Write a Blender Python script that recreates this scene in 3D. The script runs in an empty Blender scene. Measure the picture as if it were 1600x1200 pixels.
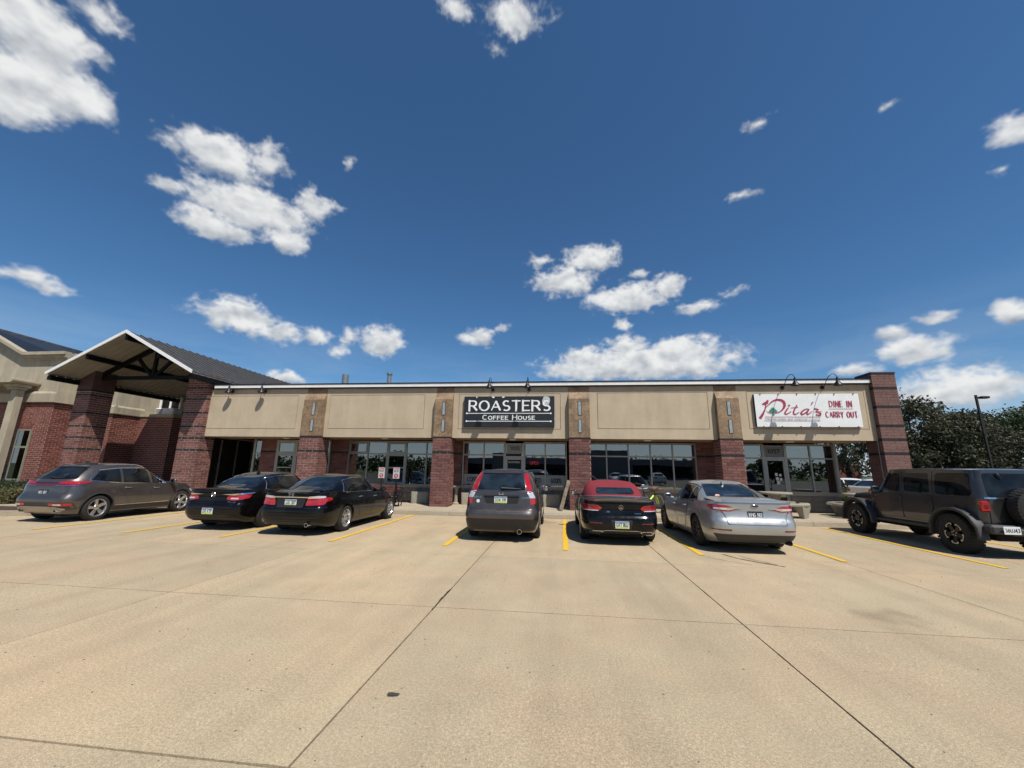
import bpy, bmesh, math, random
import numpy as np
from mathutils import Vector, Matrix, noise
from mathutils.bvhtree import BVHTree
R = math.radians
S = bpy.context.scene
COL = S.collection
rnd = random.Random(7)

# ------------------------------------------------------------------ camera
cam = bpy.data.cameras.new('camera'); cam.sensor_fit = 'HORIZONTAL'; cam.sensor_width = 36
cam.lens = 626.6 * 36 / 1600; cam.clip_start = .05; cam.clip_end = 3000
co = bpy.data.objects.new('camera', cam); COL.objects.link(co)
pit, yaw, rol = R(12.04), R(6.75), R(.912)
cy, sy = math.cos(yaw), math.sin(yaw)
f0, r0, u0 = Vector((-sy, cy, 0)), Vector((cy, sy, 0)), Vector((0, 0, 1))
fw = math.cos(pit) * f0 + math.sin(pit) * u0
up = -math.sin(pit) * f0 + math.cos(pit) * u0
r2 = math.cos(rol) * r0 + math.sin(rol) * up
u2 = -math.sin(rol) * r0 + math.cos(rol) * up
M = Matrix((r2, u2, -fw)).transposed().to_4x4(); M.translation = (0, 0, 1.65)
co.matrix_world = M
S.camera = co
S.render.engine = 'CYCLES'
S.cycles.max_bounces = 8; S.cycles.transparent_max_bounces = 12; S.cycles.caustics_reflective = False; S.cycles.caustics_refractive = False
S.view_settings.view_transform = 'Standard'; S.view_settings.look = 'None'
S.view_settings.exposure = 0.2; S.view_settings.gamma = 1; S.view_settings.use_curve_mapping = False

# ------------------------------------------------------------------ sun
SUN = Vector((.39, -.49, 1)).normalized()
sl = bpy.data.lights.new('sun', 'SUN'); sl.energy = 4.6; sl.angle = R(.53); sl.color = (1, .955, .88)
so = bpy.data.objects.new('sun', sl); COL.objects.link(so); so.location = (15, -20, 40)
so.rotation_euler = SUN.to_track_quat('Z', 'Y').to_euler()

# ------------------------------------------------------------------ sky with clouds
def build_world():
    w = bpy.data.worlds.new('World'); S.world = w; w.use_nodes = True
    nt = w.node_tree; N = nt.nodes; L = nt.links; N.clear()
    out = N.new('ShaderNodeOutputWorld'); bg = N.new('ShaderNodeBackground')
    sky = N.new('ShaderNodeTexSky'); sky.sky_type = 'NISHITA'; sky.sun_disc = False
    sky.sun_elevation = math.asin(SUN.z); sky.sun_rotation = math.atan2(SUN.x, SUN.y)
    sky.altitude = 200; sky.air_density = 1.0; sky.dust_density = .15; sky.ozone_density = 3.0
    SKYK = .079
    tc = N.new('ShaderNodeTexCoord')
    def vm(op, a, b=None, c=None):
        n = N.new('ShaderNodeVectorMath'); n.operation = op
        for i, v in enumerate((a, b, c)):
            if v is None: continue
            if isinstance(v, (tuple, list)): n.inputs[i].default_value = v
            else: L.new(v, n.inputs[i])
        return n.outputs['Value'] if op in ('LENGTH', 'DOT_PRODUCT') else n.outputs[0]
    def mt(op, a, b=None, c=None, clamp=False):
        n = N.new('ShaderNodeMath'); n.operation = op; n.use_clamp = clamp
        for i, v in enumerate((a, b, c)):
            if v is None: continue
            if isinstance(v, (int, float)): n.inputs[i].default_value = v
            else: L.new(v, n.inputs[i])
        return n.outputs[0]
    def ns(vec, sc, det, rough, dist=0):
        n = N.new('ShaderNodeTexNoise'); n.inputs['Scale'].default_value = sc; n.inputs['Detail'].default_value = det
        n.inputs['Roughness'].default_value = rough; n.inputs['Distortion'].default_value = dist; L.new(vec, n.inputs['Vector'])
        return n.outputs['Fac']
    def mr(v, a, b, c=0., d=1., t='SMOOTHSTEP'):
        n = N.new('ShaderNodeMapRange'); n.interpolation_type = t
        L.new(v, n.inputs[0])
        for i, q in enumerate((a, b, c, d)): n.inputs[i + 1].default_value = q
        return n.outputs[0]
    d = vm('NORMALIZE', tc.outputs['Generated'])
    sep = N.new('ShaderNodeSeparateXYZ'); L.new(d, sep.inputs[0])
    az = mt('ARCTAN2', sep.outputs[0], sep.outputs[1]); el = mt('ARCSINE', sep.outputs[2])
        # cumulus: a coverage map worked out below from noise, laid over the upper hemisphere
    iw, ih = 3600, 900
    A_, E_ = np.meshgrid((np.arange(iw) + .5) / iw * 2 * np.pi - np.pi, (np.arange(ih) + .5) / ih * np.pi / 2)
    al, sh = cloud_field(A_.ravel(), E_.ravel())
    px = np.ones((iw * ih, 4), np.float32); px[:, 0] = al; px[:, 1] = sh; px[:, 2] = 0
    img = bpy.data.images.new('cloud_map', iw, ih, alpha=False, float_buffer=True); img.colorspace_settings.name = 'Non-Color'; img.pixels.foreach_set(px.ravel()); img.update()
    ti = N.new('ShaderNodeTexImage'); ti.image = img; ti.interpolation = 'Cubic'; ti.extension = 'EXTEND'
    uv = N.new('ShaderNodeCombineXYZ'); L.new(mt('MULTIPLY_ADD', az, 1 / (2 * math.pi), .5), uv.inputs[0]); L.new(mt('MULTIPLY', el, 2 / math.pi), uv.inputs[1]); L.new(uv.outputs[0], ti.inputs['Vector'])
    sp = N.new('ShaderNodeSeparateColor'); L.new(ti.outputs['Color'], sp.inputs[0]); alpha = sp.outputs[0]; bright = sp.outputs[1]
    # thin cirrus veil close to the horizon
    veil = mr(el, .02, .36, 1., 0.)
    vn = ns(vm('MULTIPLY', d, (2.2, 2.2, 9)), 1.6, 6, .55, .5)
    veil = mt('MULTIPLY', veil, mr(vn, .34, .72, .04, .50))
    haze = mr(el, -.02, .17, .85, 0.)
    cr = N.new('ShaderNodeMix'); cr.data_type = 'RGBA'; cr.inputs['A'].default_value = (.24, .285, .345, 1); cr.inputs['B'].default_value = (.76, .765, .76, 1)
    L.new(mr(bright, .3, 1., t='LINEAR'), cr.inputs['Factor'])
    scl = N.new('ShaderNodeVectorMath'); scl.operation = 'SCALE'; L.new(cr.outputs['Result'], scl.inputs[0]); scl.inputs['Scale'].default_value = .98
    sk = N.new('ShaderNodeVectorMath'); sk.operation = 'SCALE'; L.new(sky.outputs[0], sk.inputs[0]); sk.inputs['Scale'].default_value = SKYK
    tint = vm('MULTIPLY', sk.outputs[0], (.57, .89, 1.09))
    m1 = N.new('ShaderNodeMix'); m1.data_type = 'RGBA'; L.new(veil, m1.inputs['Factor']); L.new(tint, m1.inputs['A']); m1.inputs['B'].default_value = (.44, .52, .61, 1)
    mh = N.new('ShaderNodeMix'); mh.data_type = 'RGBA'; L.new(haze, mh.inputs['Factor']); L.new(m1.outputs['Result'], mh.inputs['A']); mh.inputs['B'].default_value = (.54, .61, .69, 1); m1 = mh
    m2 = N.new('ShaderNodeMix'); m2.data_type = 'RGBA'; L.new(mt('MULTIPLY', alpha, .97), m2.inputs['Factor']); L.new(m1.outputs['Result'], m2.inputs['A']); L.new(scl.outputs[0], m2.inputs['B'])
    L.new(m2.outputs['Result'], bg.inputs['Color']); bg.inputs['Strength'].default_value = 1.0
    L.new(bg.outputs[0], out.inputs[0])
CLOUDS = [(-1.097, 0.623, 0.082, 0.071, 1.5), (-1.047, 0.572, 0.067, 0.054, 1.5), (-1.105, 0.542, 0.054, 0.065, 1.5), (-1.045, 0.696, 0.042, 0.026, 0.8), (-0.817, 0.582, 0.106, 0.044, 1.1), (-0.894, 0.505, 0.037, 0.019, 0.8), (-0.736, 0.607, 0.049, 0.036, 1), (-0.751, 0.512, 0.141, 0.057, 1.5), (-0.818, 0.462, 0.072, 0.04, 1.3), (-0.688, 0.473, 0.065, 0.036, 1.2), (-0.633, 0.559, 0.055, 0.035, 0.9), (-1.024, 0.284, 0.047, 0.018, 0.8), (-0.742, 0.301, 0.092, 0.041, 1.2), (-0.674, 0.281, 0.076, 0.028, 1), (-0.597, 0.284, 0.045, 0.023, 0.8), (-0.445, 0.29, 0.055, 0.045, 1.2), (-0.522, 0.295, 0.026, 0.02, 0.7), (-0.54, 0.258, 0.025, 0.015, 0.8), (-0.206, 0.32, 0.051, 0.029, 1.1), (-0.145, 0.348, 0.019, 0.011, 0.5), (0.024, 0.455, 0.101, 0.041, 1.2), (0.092, 0.505, 0.081, 0.036, 1.2), (-0.045, 0.507, 0.04, 0.02, 0.5), (0.185, 0.405, 0.116, 0.041, 1.3), (0.278, 0.424, 0.047, 0.036, 1.2), (0.338, 0.366, 0.06, 0.018, 0.8), (0.164, 0.347, 0.027, 0.017, 0.9), (0.212, 0.455, 0.025, 0.011, 0.5), (0.2, 0.25, 0.254, 0.059, 1.6), (0.093, 0.274, 0.109, 0.039, 1.3), (0.289, 0.27, 0.129, 0.04, 1.3), (0.045, 0.241, 0.11, 0.029, 1.1), (0.18, 0.297, 0.079, 0.028, 1.1), (0.692, 0.22, 0.057, 0.033, 1.4), (0.719, 0.268, 0.033, 0.016, 1.1), (0.671, 0.251, 0.035, 0.02, 0.9), (0.854, 0.513, 0.031, 0.025, 1.3), (0.81, 0.251, 0.026, 0.027, 1.3), (0.734, 0.141, 0.124, 0.041, 1.0), (0.609, 0.193, 0.042, 0.014, 0.8), (-0.126, 0.948, 0.111, 0.034, 0.75), (-0.313, 0.951, 0.058, 0.02, 0.8), (-0.184, 0.901, 0.027, 0.011, 0.4), (0.512, 0.69, 0.034, 0.011, 0.5), (0.459, 0.573, 0.035, 0.012, 0.55), (-0.56, 0.658, 0.019, 0.021, 0.75), (-0.64, 0.186, 0.048, 0.019, 1.3), (0.719, 0.624, 0.014, 0.007, 0.3), (0.831, 0.466, 0.01, 0.007, 0.4), (-0.907, 0.593, 0.015, 0.009, 0.3), (0.408, 0.388, 0.03, 0.011, 0.4)]
CLOUDS += [(2.157, 0.481, 0.112, 0.06, 1.28), (1.536, 0.109, 0.177, 0.043, 1.04), (-1.399, 0.429, 0.177, 0.054, 1.28), (1.842, 0.544, 0.182, 0.056, 1.34), (-2.566, 0.145, 0.166, 0.06, 1.08), (1.412, 0.706, 0.126, 0.066, 1.43), (-2.412, 0.745, 0.115, 0.07, 1.17), (-1.615, 0.715, 0.074, 0.037, 1.03), (-1.507, 0.405, 0.148, 0.045, 1.2), (2.689, 0.346, 0.142, 0.059, 1.44), (-2.528, 0.75, 0.18, 0.08, 1.3), (1.887, 0.702, 0.195, 0.075, 1.24), (-2.413, 0.248, 0.176, 0.059, 1.07), (1.528, 0.698, 0.199, 0.034, 1.38), (2.778, 0.206, 0.101, 0.068, 1.42), (1.459, 0.53, 0.066, 0.066, 1.1)]
def cloud_field(az, el):
    """coverage and brightness of the cumulus in a direction (azimuth from +Y towards +X, elevation)"""
    rs = np.random.RandomState(11); perm = rs.permutation(256); perm = np.concatenate([perm, perm, perm]); gr = rs.normal(size=(256, 3)); gr /= np.linalg.norm(gr, axis=1)[:, None]
    def perlin(p):
        i = np.floor(p).astype(np.int64); f = p - i; u = f * f * f * (f * (f * 6 - 15) + 10); i &= 255; out = 0
        for cx in (0, 1):
            for cy_ in (0, 1):
                for cz in (0, 1):
                    g = gr[perm[perm[perm[(i[:, 0] + cx) & 255] + ((i[:, 1] + cy_) & 255)] + ((i[:, 2] + cz) & 255)]]
                    w = (u[:, 0] if cx else 1 - u[:, 0]) * (u[:, 1] if cy_ else 1 - u[:, 1]) * (u[:, 2] if cz else 1 - u[:, 2])
                    out = out + w * (g[:, 0] * (f[:, 0] - cx) + g[:, 1] * (f[:, 1] - cy_) + g[:, 2] * (f[:, 2] - cz))
        return out
    def fbm(p, n, k=.55, bill=False):
        a, s, t = 1., 0., 0.
        for o in range(n):
            v = perlin(p * 2. ** o + 17.3 * o); s = s + a * ((np.abs(v) * 2.2 - .45) if bill else v); t += a; a *= k
        return s / t
    def mask(az, el):
        best = np.full(az.shape, -2.); num = np.zeros(az.shape); den = np.full(az.shape, 1e-4)
        for (a, e, rx, ry, w) in CLOUDS:
            dx = (az - a) / (rx * .95); dy = (el - e) / (ry * .98); dy = np.where(dy < 0, dy * 1.25, dy)
            v = w * (1 - np.sqrt(dx * dx + dy * dy)); best = np.maximum(best, v); g = np.maximum(v, 0) ** 2; num += g * dy; den += g
        return best, num / den
    best = np.full(az.shape, -2.)
    for (a, e, rx, ry, w) in CLOUDS:   # coarse pass, only round each cloud
        k = np.abs(az - a) < rx * 1.9
        if az.ndim == 1 and k.any(): q = np.nonzero(k)[0]; q = q[np.abs(el[q] - e) < ry * 1.9]; best[q] = np.maximum(best[q], w * (1 - np.sqrt(((az[q] - a) / (rx * .95)) ** 2 + ((el[q] - e) / (ry * .98)) ** 2)))
    alpha = np.zeros(az.shape); shade = np.ones(az.shape); near = best > -.75
    a, e = az[near], el[near]; c = np.cos(e); D = np.stack([np.sin(a) * c, np.cos(a) * c, np.sin(e) * 1.15], 1)
    wv = np.stack([fbm(D * 14 + 3, 4), fbm(D * 14 + 9, 4), fbm(D * 14 + 27, 4)], 1)
    a2, e2 = a + .030 * wv[:, 0], e + .022 * wv[:, 1]
    b, side = mask(a2, e2); Dw = D + .022 * wv
    puff = fbm(Dw * 13, 6, .56, True); wisp = fbm(Dw * np.array([30, 30, 42]) + 5, 6, .62); fine = fbm(Dw * 70 + 2, 4, .6)
    dens = 1.55 * b - 1.15 * puff + 1.5 * wisp + 0.8 * fine + .04
    t = np.clip((dens + .04) / 1.25, 0, 1); alpha[near] = t * t * (3 - 2 * t)
    # lit from above and behind: bright upper sides, greyer flat undersides, soft modelling inside
    up = fbm(D * np.array([16, 16, 20]), 4, .5, True) - fbm((D + np.array([.010, -.006, .022])) * np.array([16, 16, 20]), 4, .5, True)
    sh = .80 + .28 * side + .5 * up + .06 * (1 - np.clip(dens / 1.6, 0, 1)) + .10 * wisp
    shade[near] = np.clip(sh, .28, 1)
    return alpha, shade
build_world()

# ------------------------------------------------------------------ helpers
class MB:
    def __init__(s): s.v = []; s.f = []; s.m = []
    def add(s, vs, fs, mi=0):
        o = len(s.v); s.v += [tuple(v) for v in vs]
        for f in fs: s.f.append([i + o for i in f]); s.m.append(mi)
        return s
    def box(s, x0, x1, y0, y1, z0, z1, mi=0, mat=None):
        vs = [Vector((x, y, z)) for z in (z0, z1) for y in (y0, y1) for x in (x0, x1)]
        if mat is not None: vs = [mat @ v for v in vs]
        return s.add(vs, [(0, 2, 3, 1), (4, 5, 7, 6), (0, 1, 5, 4), (2, 6, 7, 3), (0, 4, 6, 2), (1, 3, 7, 5)], mi)
    def bbox(s, x0, x1, y0, y1, z0, z1, b=.01, mi=0, mat=None, seg=1):
        bm = bmesh.new(); bmesh.ops.create_cube(bm, size=1)
        for v in bm.verts: v.co = Vector(((x0 + x1) / 2 + v.co.x * (x1 - x0), (y0 + y1) / 2 + v.co.y * (y1 - y0), (z0 + z1) / 2 + v.co.z * (z1 - z0)))
        bmesh.ops.bevel(bm, geom=list(bm.edges), offset=min(b, .45 * min(x1 - x0, y1 - y0, z1 - z0)), segments=seg, profile=.5, affect='EDGES')
        return s.bm(bm, mi, mat)
    def bm(s, bm, mi=0, mat=None):
        bm.verts.index_update()
        vs = [(mat @ v.co) if mat is not None else v.co.copy() for v in bm.verts]
        fs = [[v.index for v in f.verts] for f in bm.faces]
        bm.free(); return s.add(vs, fs, mi)
    def prism(s, pts, a0, a1, axis='y', mi=0, mat=None):
        # polygon of 2D points extruded along axis
        n = len(pts); vs = []
        for a in (a0, a1):
            for (p, q) in pts:
                v = Vector((p, a, q)) if axis == 'y' else (Vector((a, p, q)) if axis == 'x' else Vector((p, q, a)))
                vs.append(mat @ v if mat is not None else v)
        fs = [list(range(n)), list(range(2 * n - 1, n - 1, -1))] + [[i, i + n, (i + 1) % n + n, (i + 1) % n] for i in range(n)]
        return s.add(vs, fs, mi)
    def tube(s, pts, r, n=8, mi=0, caps=True):
        pts = [Vector(p) for p in pts]; rings = []
        rs = r if isinstance(r, (list, tuple)) else [r] * len(pts)
        prev = None
        for i, p in enumerate(pts):
            d = (pts[min(i + 1, len(pts) - 1)] - pts[max(i - 1, 0)])
            d = d.normalized() if d.length > 1e-9 else Vector((0, 0, 1))
            if prev is None: a = d.orthogonal().normalized()
            else:
                a = prev - d * prev.dot(d); a = a.normalized() if a.length > 1e-6 else d.orthogonal().normalized()
            prev = a; b = d.cross(a)
            rings.append([p + (a * math.cos(t) + b * math.sin(t)) * rs[i] for t in [2 * math.pi * k / n for k in range(n)]])
        vs = [v for rg in rings for v in rg]; fs = []
        for i in range(len(pts) - 1):
            for k in range(n): fs.append((i * n + k, i * n + (k + 1) % n, (i + 1) * n + (k + 1) % n, (i + 1) * n + k))
        if caps: fs += [list(range(n - 1, -1, -1)), list(range((len(pts) - 1) * n, len(pts) * n))]
        return s.add(vs, fs, mi)
    def lathe(s, prof, n=24, mat=None, mi=0, a0=0, a1=2 * math.pi, close=False):
        # profile (r, h) revolved about local z
        full = abs(a1 - a0 - 2 * math.pi) < 1e-6; m = n if full else n + 1
        vs = []
        for k in range(m):
            t = a0 + (a1 - a0) * k / n
            for (r, h) in prof:
                v = Vector((r * math.cos(t), r * math.sin(t), h)); vs.append(mat @ v if mat is not None else v)
        P = len(prof); fs = []
        for k in range(n):
            k2 = (k + 1) % m
            for i in range(P - 1 if not close else P):
                j = (i + 1) % P
                fs.append((k * P + i, k2 * P + i, k2 * P + j, k * P + j))
        if not full and close: fs += [list(range(P)), list(range(n * P + P - 1, n * P - 1, -1))]
        return s.add(vs, fs, mi)
    def ribbon(s, pts, plane, off, widths, mi=0, frame=None, depth=0):
        # flat stroke of varying width: pts 2D, frame(a, b, off) -> 3D
        P = [Vector((p[0], p[1])) for p in pts]; n = len(P)
        L_, R_ = [], []
        for i in range(n):
            if i == 0: d = P[1] - P[0]
            elif i == n - 1: d = P[-1] - P[-2]
            else: d = (P[i] - P[i - 1]).normalized() + (P[i + 1] - P[i]).normalized()
            d = d.normalized() if d.length > 1e-9 else Vector((1, 0)); nn = Vector((-d.y, d.x)) * widths[i] / 2
            if 0 < i < n - 1:
                c = max(.5, (P[i] - P[i - 1]).normalized().dot(d)); nn = nn / c
            L_.append(P[i] + nn); R_.append(P[i] - nn)
        vs = [frame(a.x, a.y, off) for a in L_] + [frame(a.x, a.y, off) for a in R_]
        fs = [(i, i + 1, n + i + 1, n + i) for i in range(n - 1)]
        return s.add(vs, fs, mi)
    def build(s, name, mat, parent=None, smooth=False, world=True, angle=35):
        me = bpy.data.meshes.new(name)
        vs = s.v
        if parent is not None and world:
            o = ORG.get(parent.name, Vector((0, 0, 0)))
            vs = [(v[0] - o.x, v[1] - o.y, v[2] - o.z) for v in vs]
        me.from_pydata(vs, [], s.f)
        for m in (mat if isinstance(mat, (list, tuple)) else [mat]): me.materials.append(m)
        if any(s.m): me.polygons.foreach_set('material_index', s.m)
        if smooth:
            me.shade_smooth(); me.set_sharp_from_angle(angle=R(angle))
        me.update()
        ob = bpy.data.objects.new(name, me); COL.objects.link(ob)
        if parent is not None:
            ob.parent = parent; ORG[ob.name] = ORG.get(parent.name, Vector((0, 0, 0)))
        return ob
ORG = {}
def thing(name, label, cat, loc=(0, 0, 0), rz=0, group=None):
    o = bpy.data.objects.new(name, None); COL.objects.link(o); o.empty_display_size = .2
    o.location = loc; o.rotation_euler = (0, 0, rz); ORG[o.name] = Vector(loc)
    tag(o, label, cat, group); return o
def tag(o, label=None, cat=None, group=None, kind=None):
    for k, v in (('label', label), ('category', cat), ('group', group), ('kind', kind)):
        if v: o[k] = v
    return o
def copy_tree(o, parent=None):
    c = o.copy(); COL.objects.link(c)
    if parent is not None: c.parent = parent
    for ch in list(o.children): copy_tree(ch, c)
    return c

# ------------------------------------------------------------------ materials
MATS = {}
def newmat(name):
    m = bpy.data.materials.new(name); m.use_nodes = True; nt = m.node_tree
    return m, nt, nt.nodes['Principled BSDF']
def nd(nt, t, **kw):
    n = nt.nodes.new(t)
    for k, v in kw.items(): setattr(n, k, v)
    return n
def noise_tex(nt, scale, detail=5, rough=.55, coord='pos', stretch=None):
    n = nd(nt, 'ShaderNodeTexNoise'); n.inputs['Scale'].default_value = scale; n.inputs['Detail'].default_value = detail; n.inputs['Roughness'].default_value = rough
    if coord == 'pos': src = nd(nt, 'ShaderNodeNewGeometry').outputs['Position']
    else: src = nd(nt, 'ShaderNodeTexCoord').outputs['Object']
    if stretch:
        mp = nd(nt, 'ShaderNodeVectorMath', operation='MULTIPLY'); mp.inputs[1].default_value = stretch; nt.links.new(src, mp.inputs[0]); src = mp.outputs[0]
    nt.links.new(src, n.inputs['Vector']); return n.outputs['Fac']
def ramp(nt, v, a, b, c0, c1):
    m = nd(nt, 'ShaderNodeMapRange', interpolation_type='SMOOTHSTEP'); nt.links.new(v, m.inputs[0]); m.inputs[1].default_value = a; m.inputs[2].default_value = b
    x = nd(nt, 'ShaderNodeMix', data_type='RGBA'); nt.links.new(m.outputs[0], x.inputs['Factor'])
    for k, c in (('A', c0), ('B', c1)):
        if isinstance(c, (tuple, list)): x.inputs[k].default_value = (*c[:3], 1)
        else: nt.links.new(c, x.inputs[k])
    return x.outputs['Result']
def bump(nt, bs, v, strength=.3, dist=.01):
    b = nd(nt, 'ShaderNodeBump'); b.inputs['Strength'].default_value = strength; b.inputs['Distance'].default_value = dist
    nt.links.new(v, b.inputs['Height']); nt.links.new(b.outputs[0], bs.inputs['Normal'])
def simple(name, col, rough=.6, metal=0, var=.12, scale=4, bmp=0, bscale=60, coat=0, spec=.5, emit=None, estr=0, coord='pos'):
    if name in MATS: return MATS[name]
    m, nt, bs = newmat(name)
    bs.inputs['Roughness'].default_value = rough; bs.inputs['Metallic'].default_value = metal; bs.inputs['Coat Weight'].default_value = coat
    bs.inputs['Coat Roughness'].default_value = .03; bs.inputs['Specular IOR Level'].default_value = spec
    if var:
        v = noise_tex(nt, scale, 6, .6, coord)
        nt.links.new(ramp(nt, v, .3, .7, [c * (1 - var) for c in col], [min(1, c * (1 + var)) for c in col]), bs.inputs['Base Color'])
    else: bs.inputs['Base Color'].default_value = (*col, 1)
    if bmp: bump(nt, bs, noise_tex(nt, bscale, 4, .6, coord), bmp, .01)
    if emit: bs.inputs['Emission Color'].default_value = (*emit, 1); bs.inputs['Emission Strength'].default_value = estr
    MATS[name] = m; return m
def brick_mat(name, cols, rough=.85):
    m, nt, bs = newmat(name); bs.inputs['Roughness'].default_value = rough; bs.inputs['Specular IOR Level'].default_value = .25
    oi = nd(nt, 'ShaderNodeObjectInfo'); ge = nd(nt, 'ShaderNodeNewGeometry')
    a = nd(nt, 'ShaderNodeMath', operation='ADD'); nt.links.new(oi.outputs['Random'], a.inputs[0]); nt.links.new(ge.outputs['Random Per Island'], a.inputs[1])
    fr = nd(nt, 'ShaderNodeMath', operation='FRACT'); nt.links.new(a.outputs[0], fr.inputs[0])
    cr = nd(nt, 'ShaderNodeValToRGB'); nt.links.new(fr.outputs[0], cr.inputs[0])
    el = cr.color_ramp.elements
    while len(el) < len(cols): el.new(.5)
    for i, c in enumerate(cols): el[i].position = i / (len(cols) - 1); el[i].color = (*c, 1)
    v = noise_tex(nt, 22, 6, .65)
    mx = nd(nt, 'ShaderNodeMix', data_type='RGBA', blend_type='MULTIPLY'); mx.inputs['Factor'].default_value = 1
    nt.links.new(cr.outputs[0], mx.inputs['A']); nt.links.new(ramp(nt, v, .25, .75, (.72, .7, .7), (1.18, 1.18, 1.18)), mx.inputs['B'])
    st = noise_tex(nt, 1.1, 4, .6, stretch=(1, 1, .35))
    mx2 = nd(nt, 'ShaderNodeMix', data_type='RGBA', blend_type='MULTIPLY'); mx2.inputs['Factor'].default_value = 1
    nt.links.new(mx.outputs['Result'], mx2.inputs['A']); nt.links.new(ramp(nt, st, .3, .7, (.86, .85, .85), (1.08, 1.08, 1.08)), mx2.inputs['B'])
    nt.links.new(mx2.outputs['Result'], bs.inputs['Base Color']); bump(nt, bs, noise_tex(nt, 90, 4, .7), .4, .006)
    return m
def paint(name, col, metal=.0, rough=.25, flake=0, coat=1.0):
    if name in MATS: return MATS[name]
    m, nt, bs = newmat(name); bs.inputs['Metallic'].default_value = metal; bs.inputs['Coat Weight'].default_value = coat; bs.inputs['Coat Roughness'].default_value = .02; bs.inputs['Coat IOR'].default_value = 1.42 if metal else 1.33; bs.inputs['Specular IOR Level'].default_value = .5 if metal else .18
    dirt = noise_tex(nt, 7, 5, .65, 'obj'); big = noise_tex(nt, 1.6, 4, .6, 'obj')
    nt.links.new(ramp(nt, big, .35, .75, [c * .95 for c in col], [c * 1.04 + .006 for c in col]), bs.inputs['Base Color'])
    rr = nd(nt, 'ShaderNodeMapRange'); nt.links.new(dirt, rr.inputs[0]); rr.inputs[1].default_value = .3; rr.inputs[2].default_value = .8; rr.inputs[3].default_value = rough; rr.inputs[4].default_value = rough + .14
    nt.links.new(rr.outputs[0], bs.inputs['Roughness'])
    bump(nt, bs, noise_tex(nt, 2.2, 2, .5, 'obj'), .006, .02)
    MATS[name] = m; return m
def stucco(name, col, streak=.12):
    m, nt, bs = newmat(name); bs.inputs['Roughness'].default_value = .92; bs.inputs['Specular IOR Level'].default_value = .2
    a = noise_tex(nt, 1.1, 5, .6); b = noise_tex(nt, 3.2, 5, .6, stretch=(1, 1, .15)); c = noise_tex(nt, 70, 4, .7)
    c0 = ramp(nt, a, .3, .72, [k * .92 for k in col], [k * 1.06 for k in col])
    mx = nd(nt, 'ShaderNodeMix', data_type='RGBA', blend_type='MULTIPLY'); mx.inputs['Factor'].default_value = 1
    nt.links.new(c0, mx.inputs['A']); nt.links.new(ramp(nt, b, .35, .7, (1 - streak, 1 - streak, 1 - streak), (1.03, 1.03, 1.03)), mx.inputs['B'])
    mx2 = nd(nt, 'ShaderNodeMix', data_type='RGBA', blend_type='MULTIPLY'); mx2.inputs['Factor'].default_value = 1
    nt.links.new(mx.outputs['Result'], mx2.inputs['A']); nt.links.new(ramp(nt, c, .3, .7, (.88, .88, .88), (1.08, 1.08, 1.08)), mx2.inputs['B'])
    nt.links.new(mx2.outputs['Result'], bs.inputs['Base Color']); bump(nt, bs, c, .55, .006); return m
def concrete_mat(name, col, lot=True):
    m, nt, bs = newmat(name); bs.inputs['Roughness'].default_value = .9; bs.inputs['Specular IOR Level'].default_value = .2
    big = noise_tex(nt, .33, 6, .62); mid = noise_tex(nt, 1.3, 7, .68); fine = noise_tex(nt, 48, 6, .75); agg = noise_tex(nt, 170, 3, .6)
    hue = noise_tex(nt, .55, 7, .66)
    c = ramp(nt, big, .32, .7, [k * v for k, v in zip(col, (.93, .94, .95))], [k * 1.03 for k in col])
    def mul(a, b):
        mx = nd(nt, 'ShaderNodeMix', data_type='RGBA', blend_type='MULTIPLY'); mx.inputs['Factor'].default_value = 1
        nt.links.new(a, mx.inputs['A']); nt.links.new(b, mx.inputs['B']); return mx.outputs['Result']
    c = mul(c, ramp(nt, mid, .3, .72, (.935, .94, .94), (1.03, 1.03, 1.03)))
    c = mul(c, ramp(nt, hue, .38, .62, (.955, .988, .98), (1.02, .988, .975)))
    c = mul(c, ramp(nt, fine, .3, .75, (.72, .72, .71), (1.18, 1.18, 1.18)))
    c = mul(c, ramp(nt, agg, .35, .7, (.66, .65, .64), (1.23, 1.23, 1.22)))
    pk = noise_tex(nt, 26, 2, .5); c = mul(c, ramp(nt, pk, .245, .27, (.55, .53, .5), (1, 1, 1)))
    if lot:
        tr = noise_tex(nt, 1.0, 5, .6, stretch=(1.6, .12, 1)); c = mul(c, ramp(nt, tr, .3, .6, (.9, .9, .9), (1.02, 1.02, 1.02)))
        oil = noise_tex(nt, .62, 4, .5); c = mul(c, ramp(nt, oil, .26, .36, (.74, .73, .73), (1, 1, 1)))
        oi = nd(nt, 'ShaderNodeObjectInfo'); c = mul(c, ramp(nt, oi.outputs['Random'], 0, 1, (.93, .94, .95), (1.035, 1.03, 1.02)))
    nt.links.new(c, bs.inputs['Base Color']); bump(nt, bs, agg, .5, .004); return m

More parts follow.
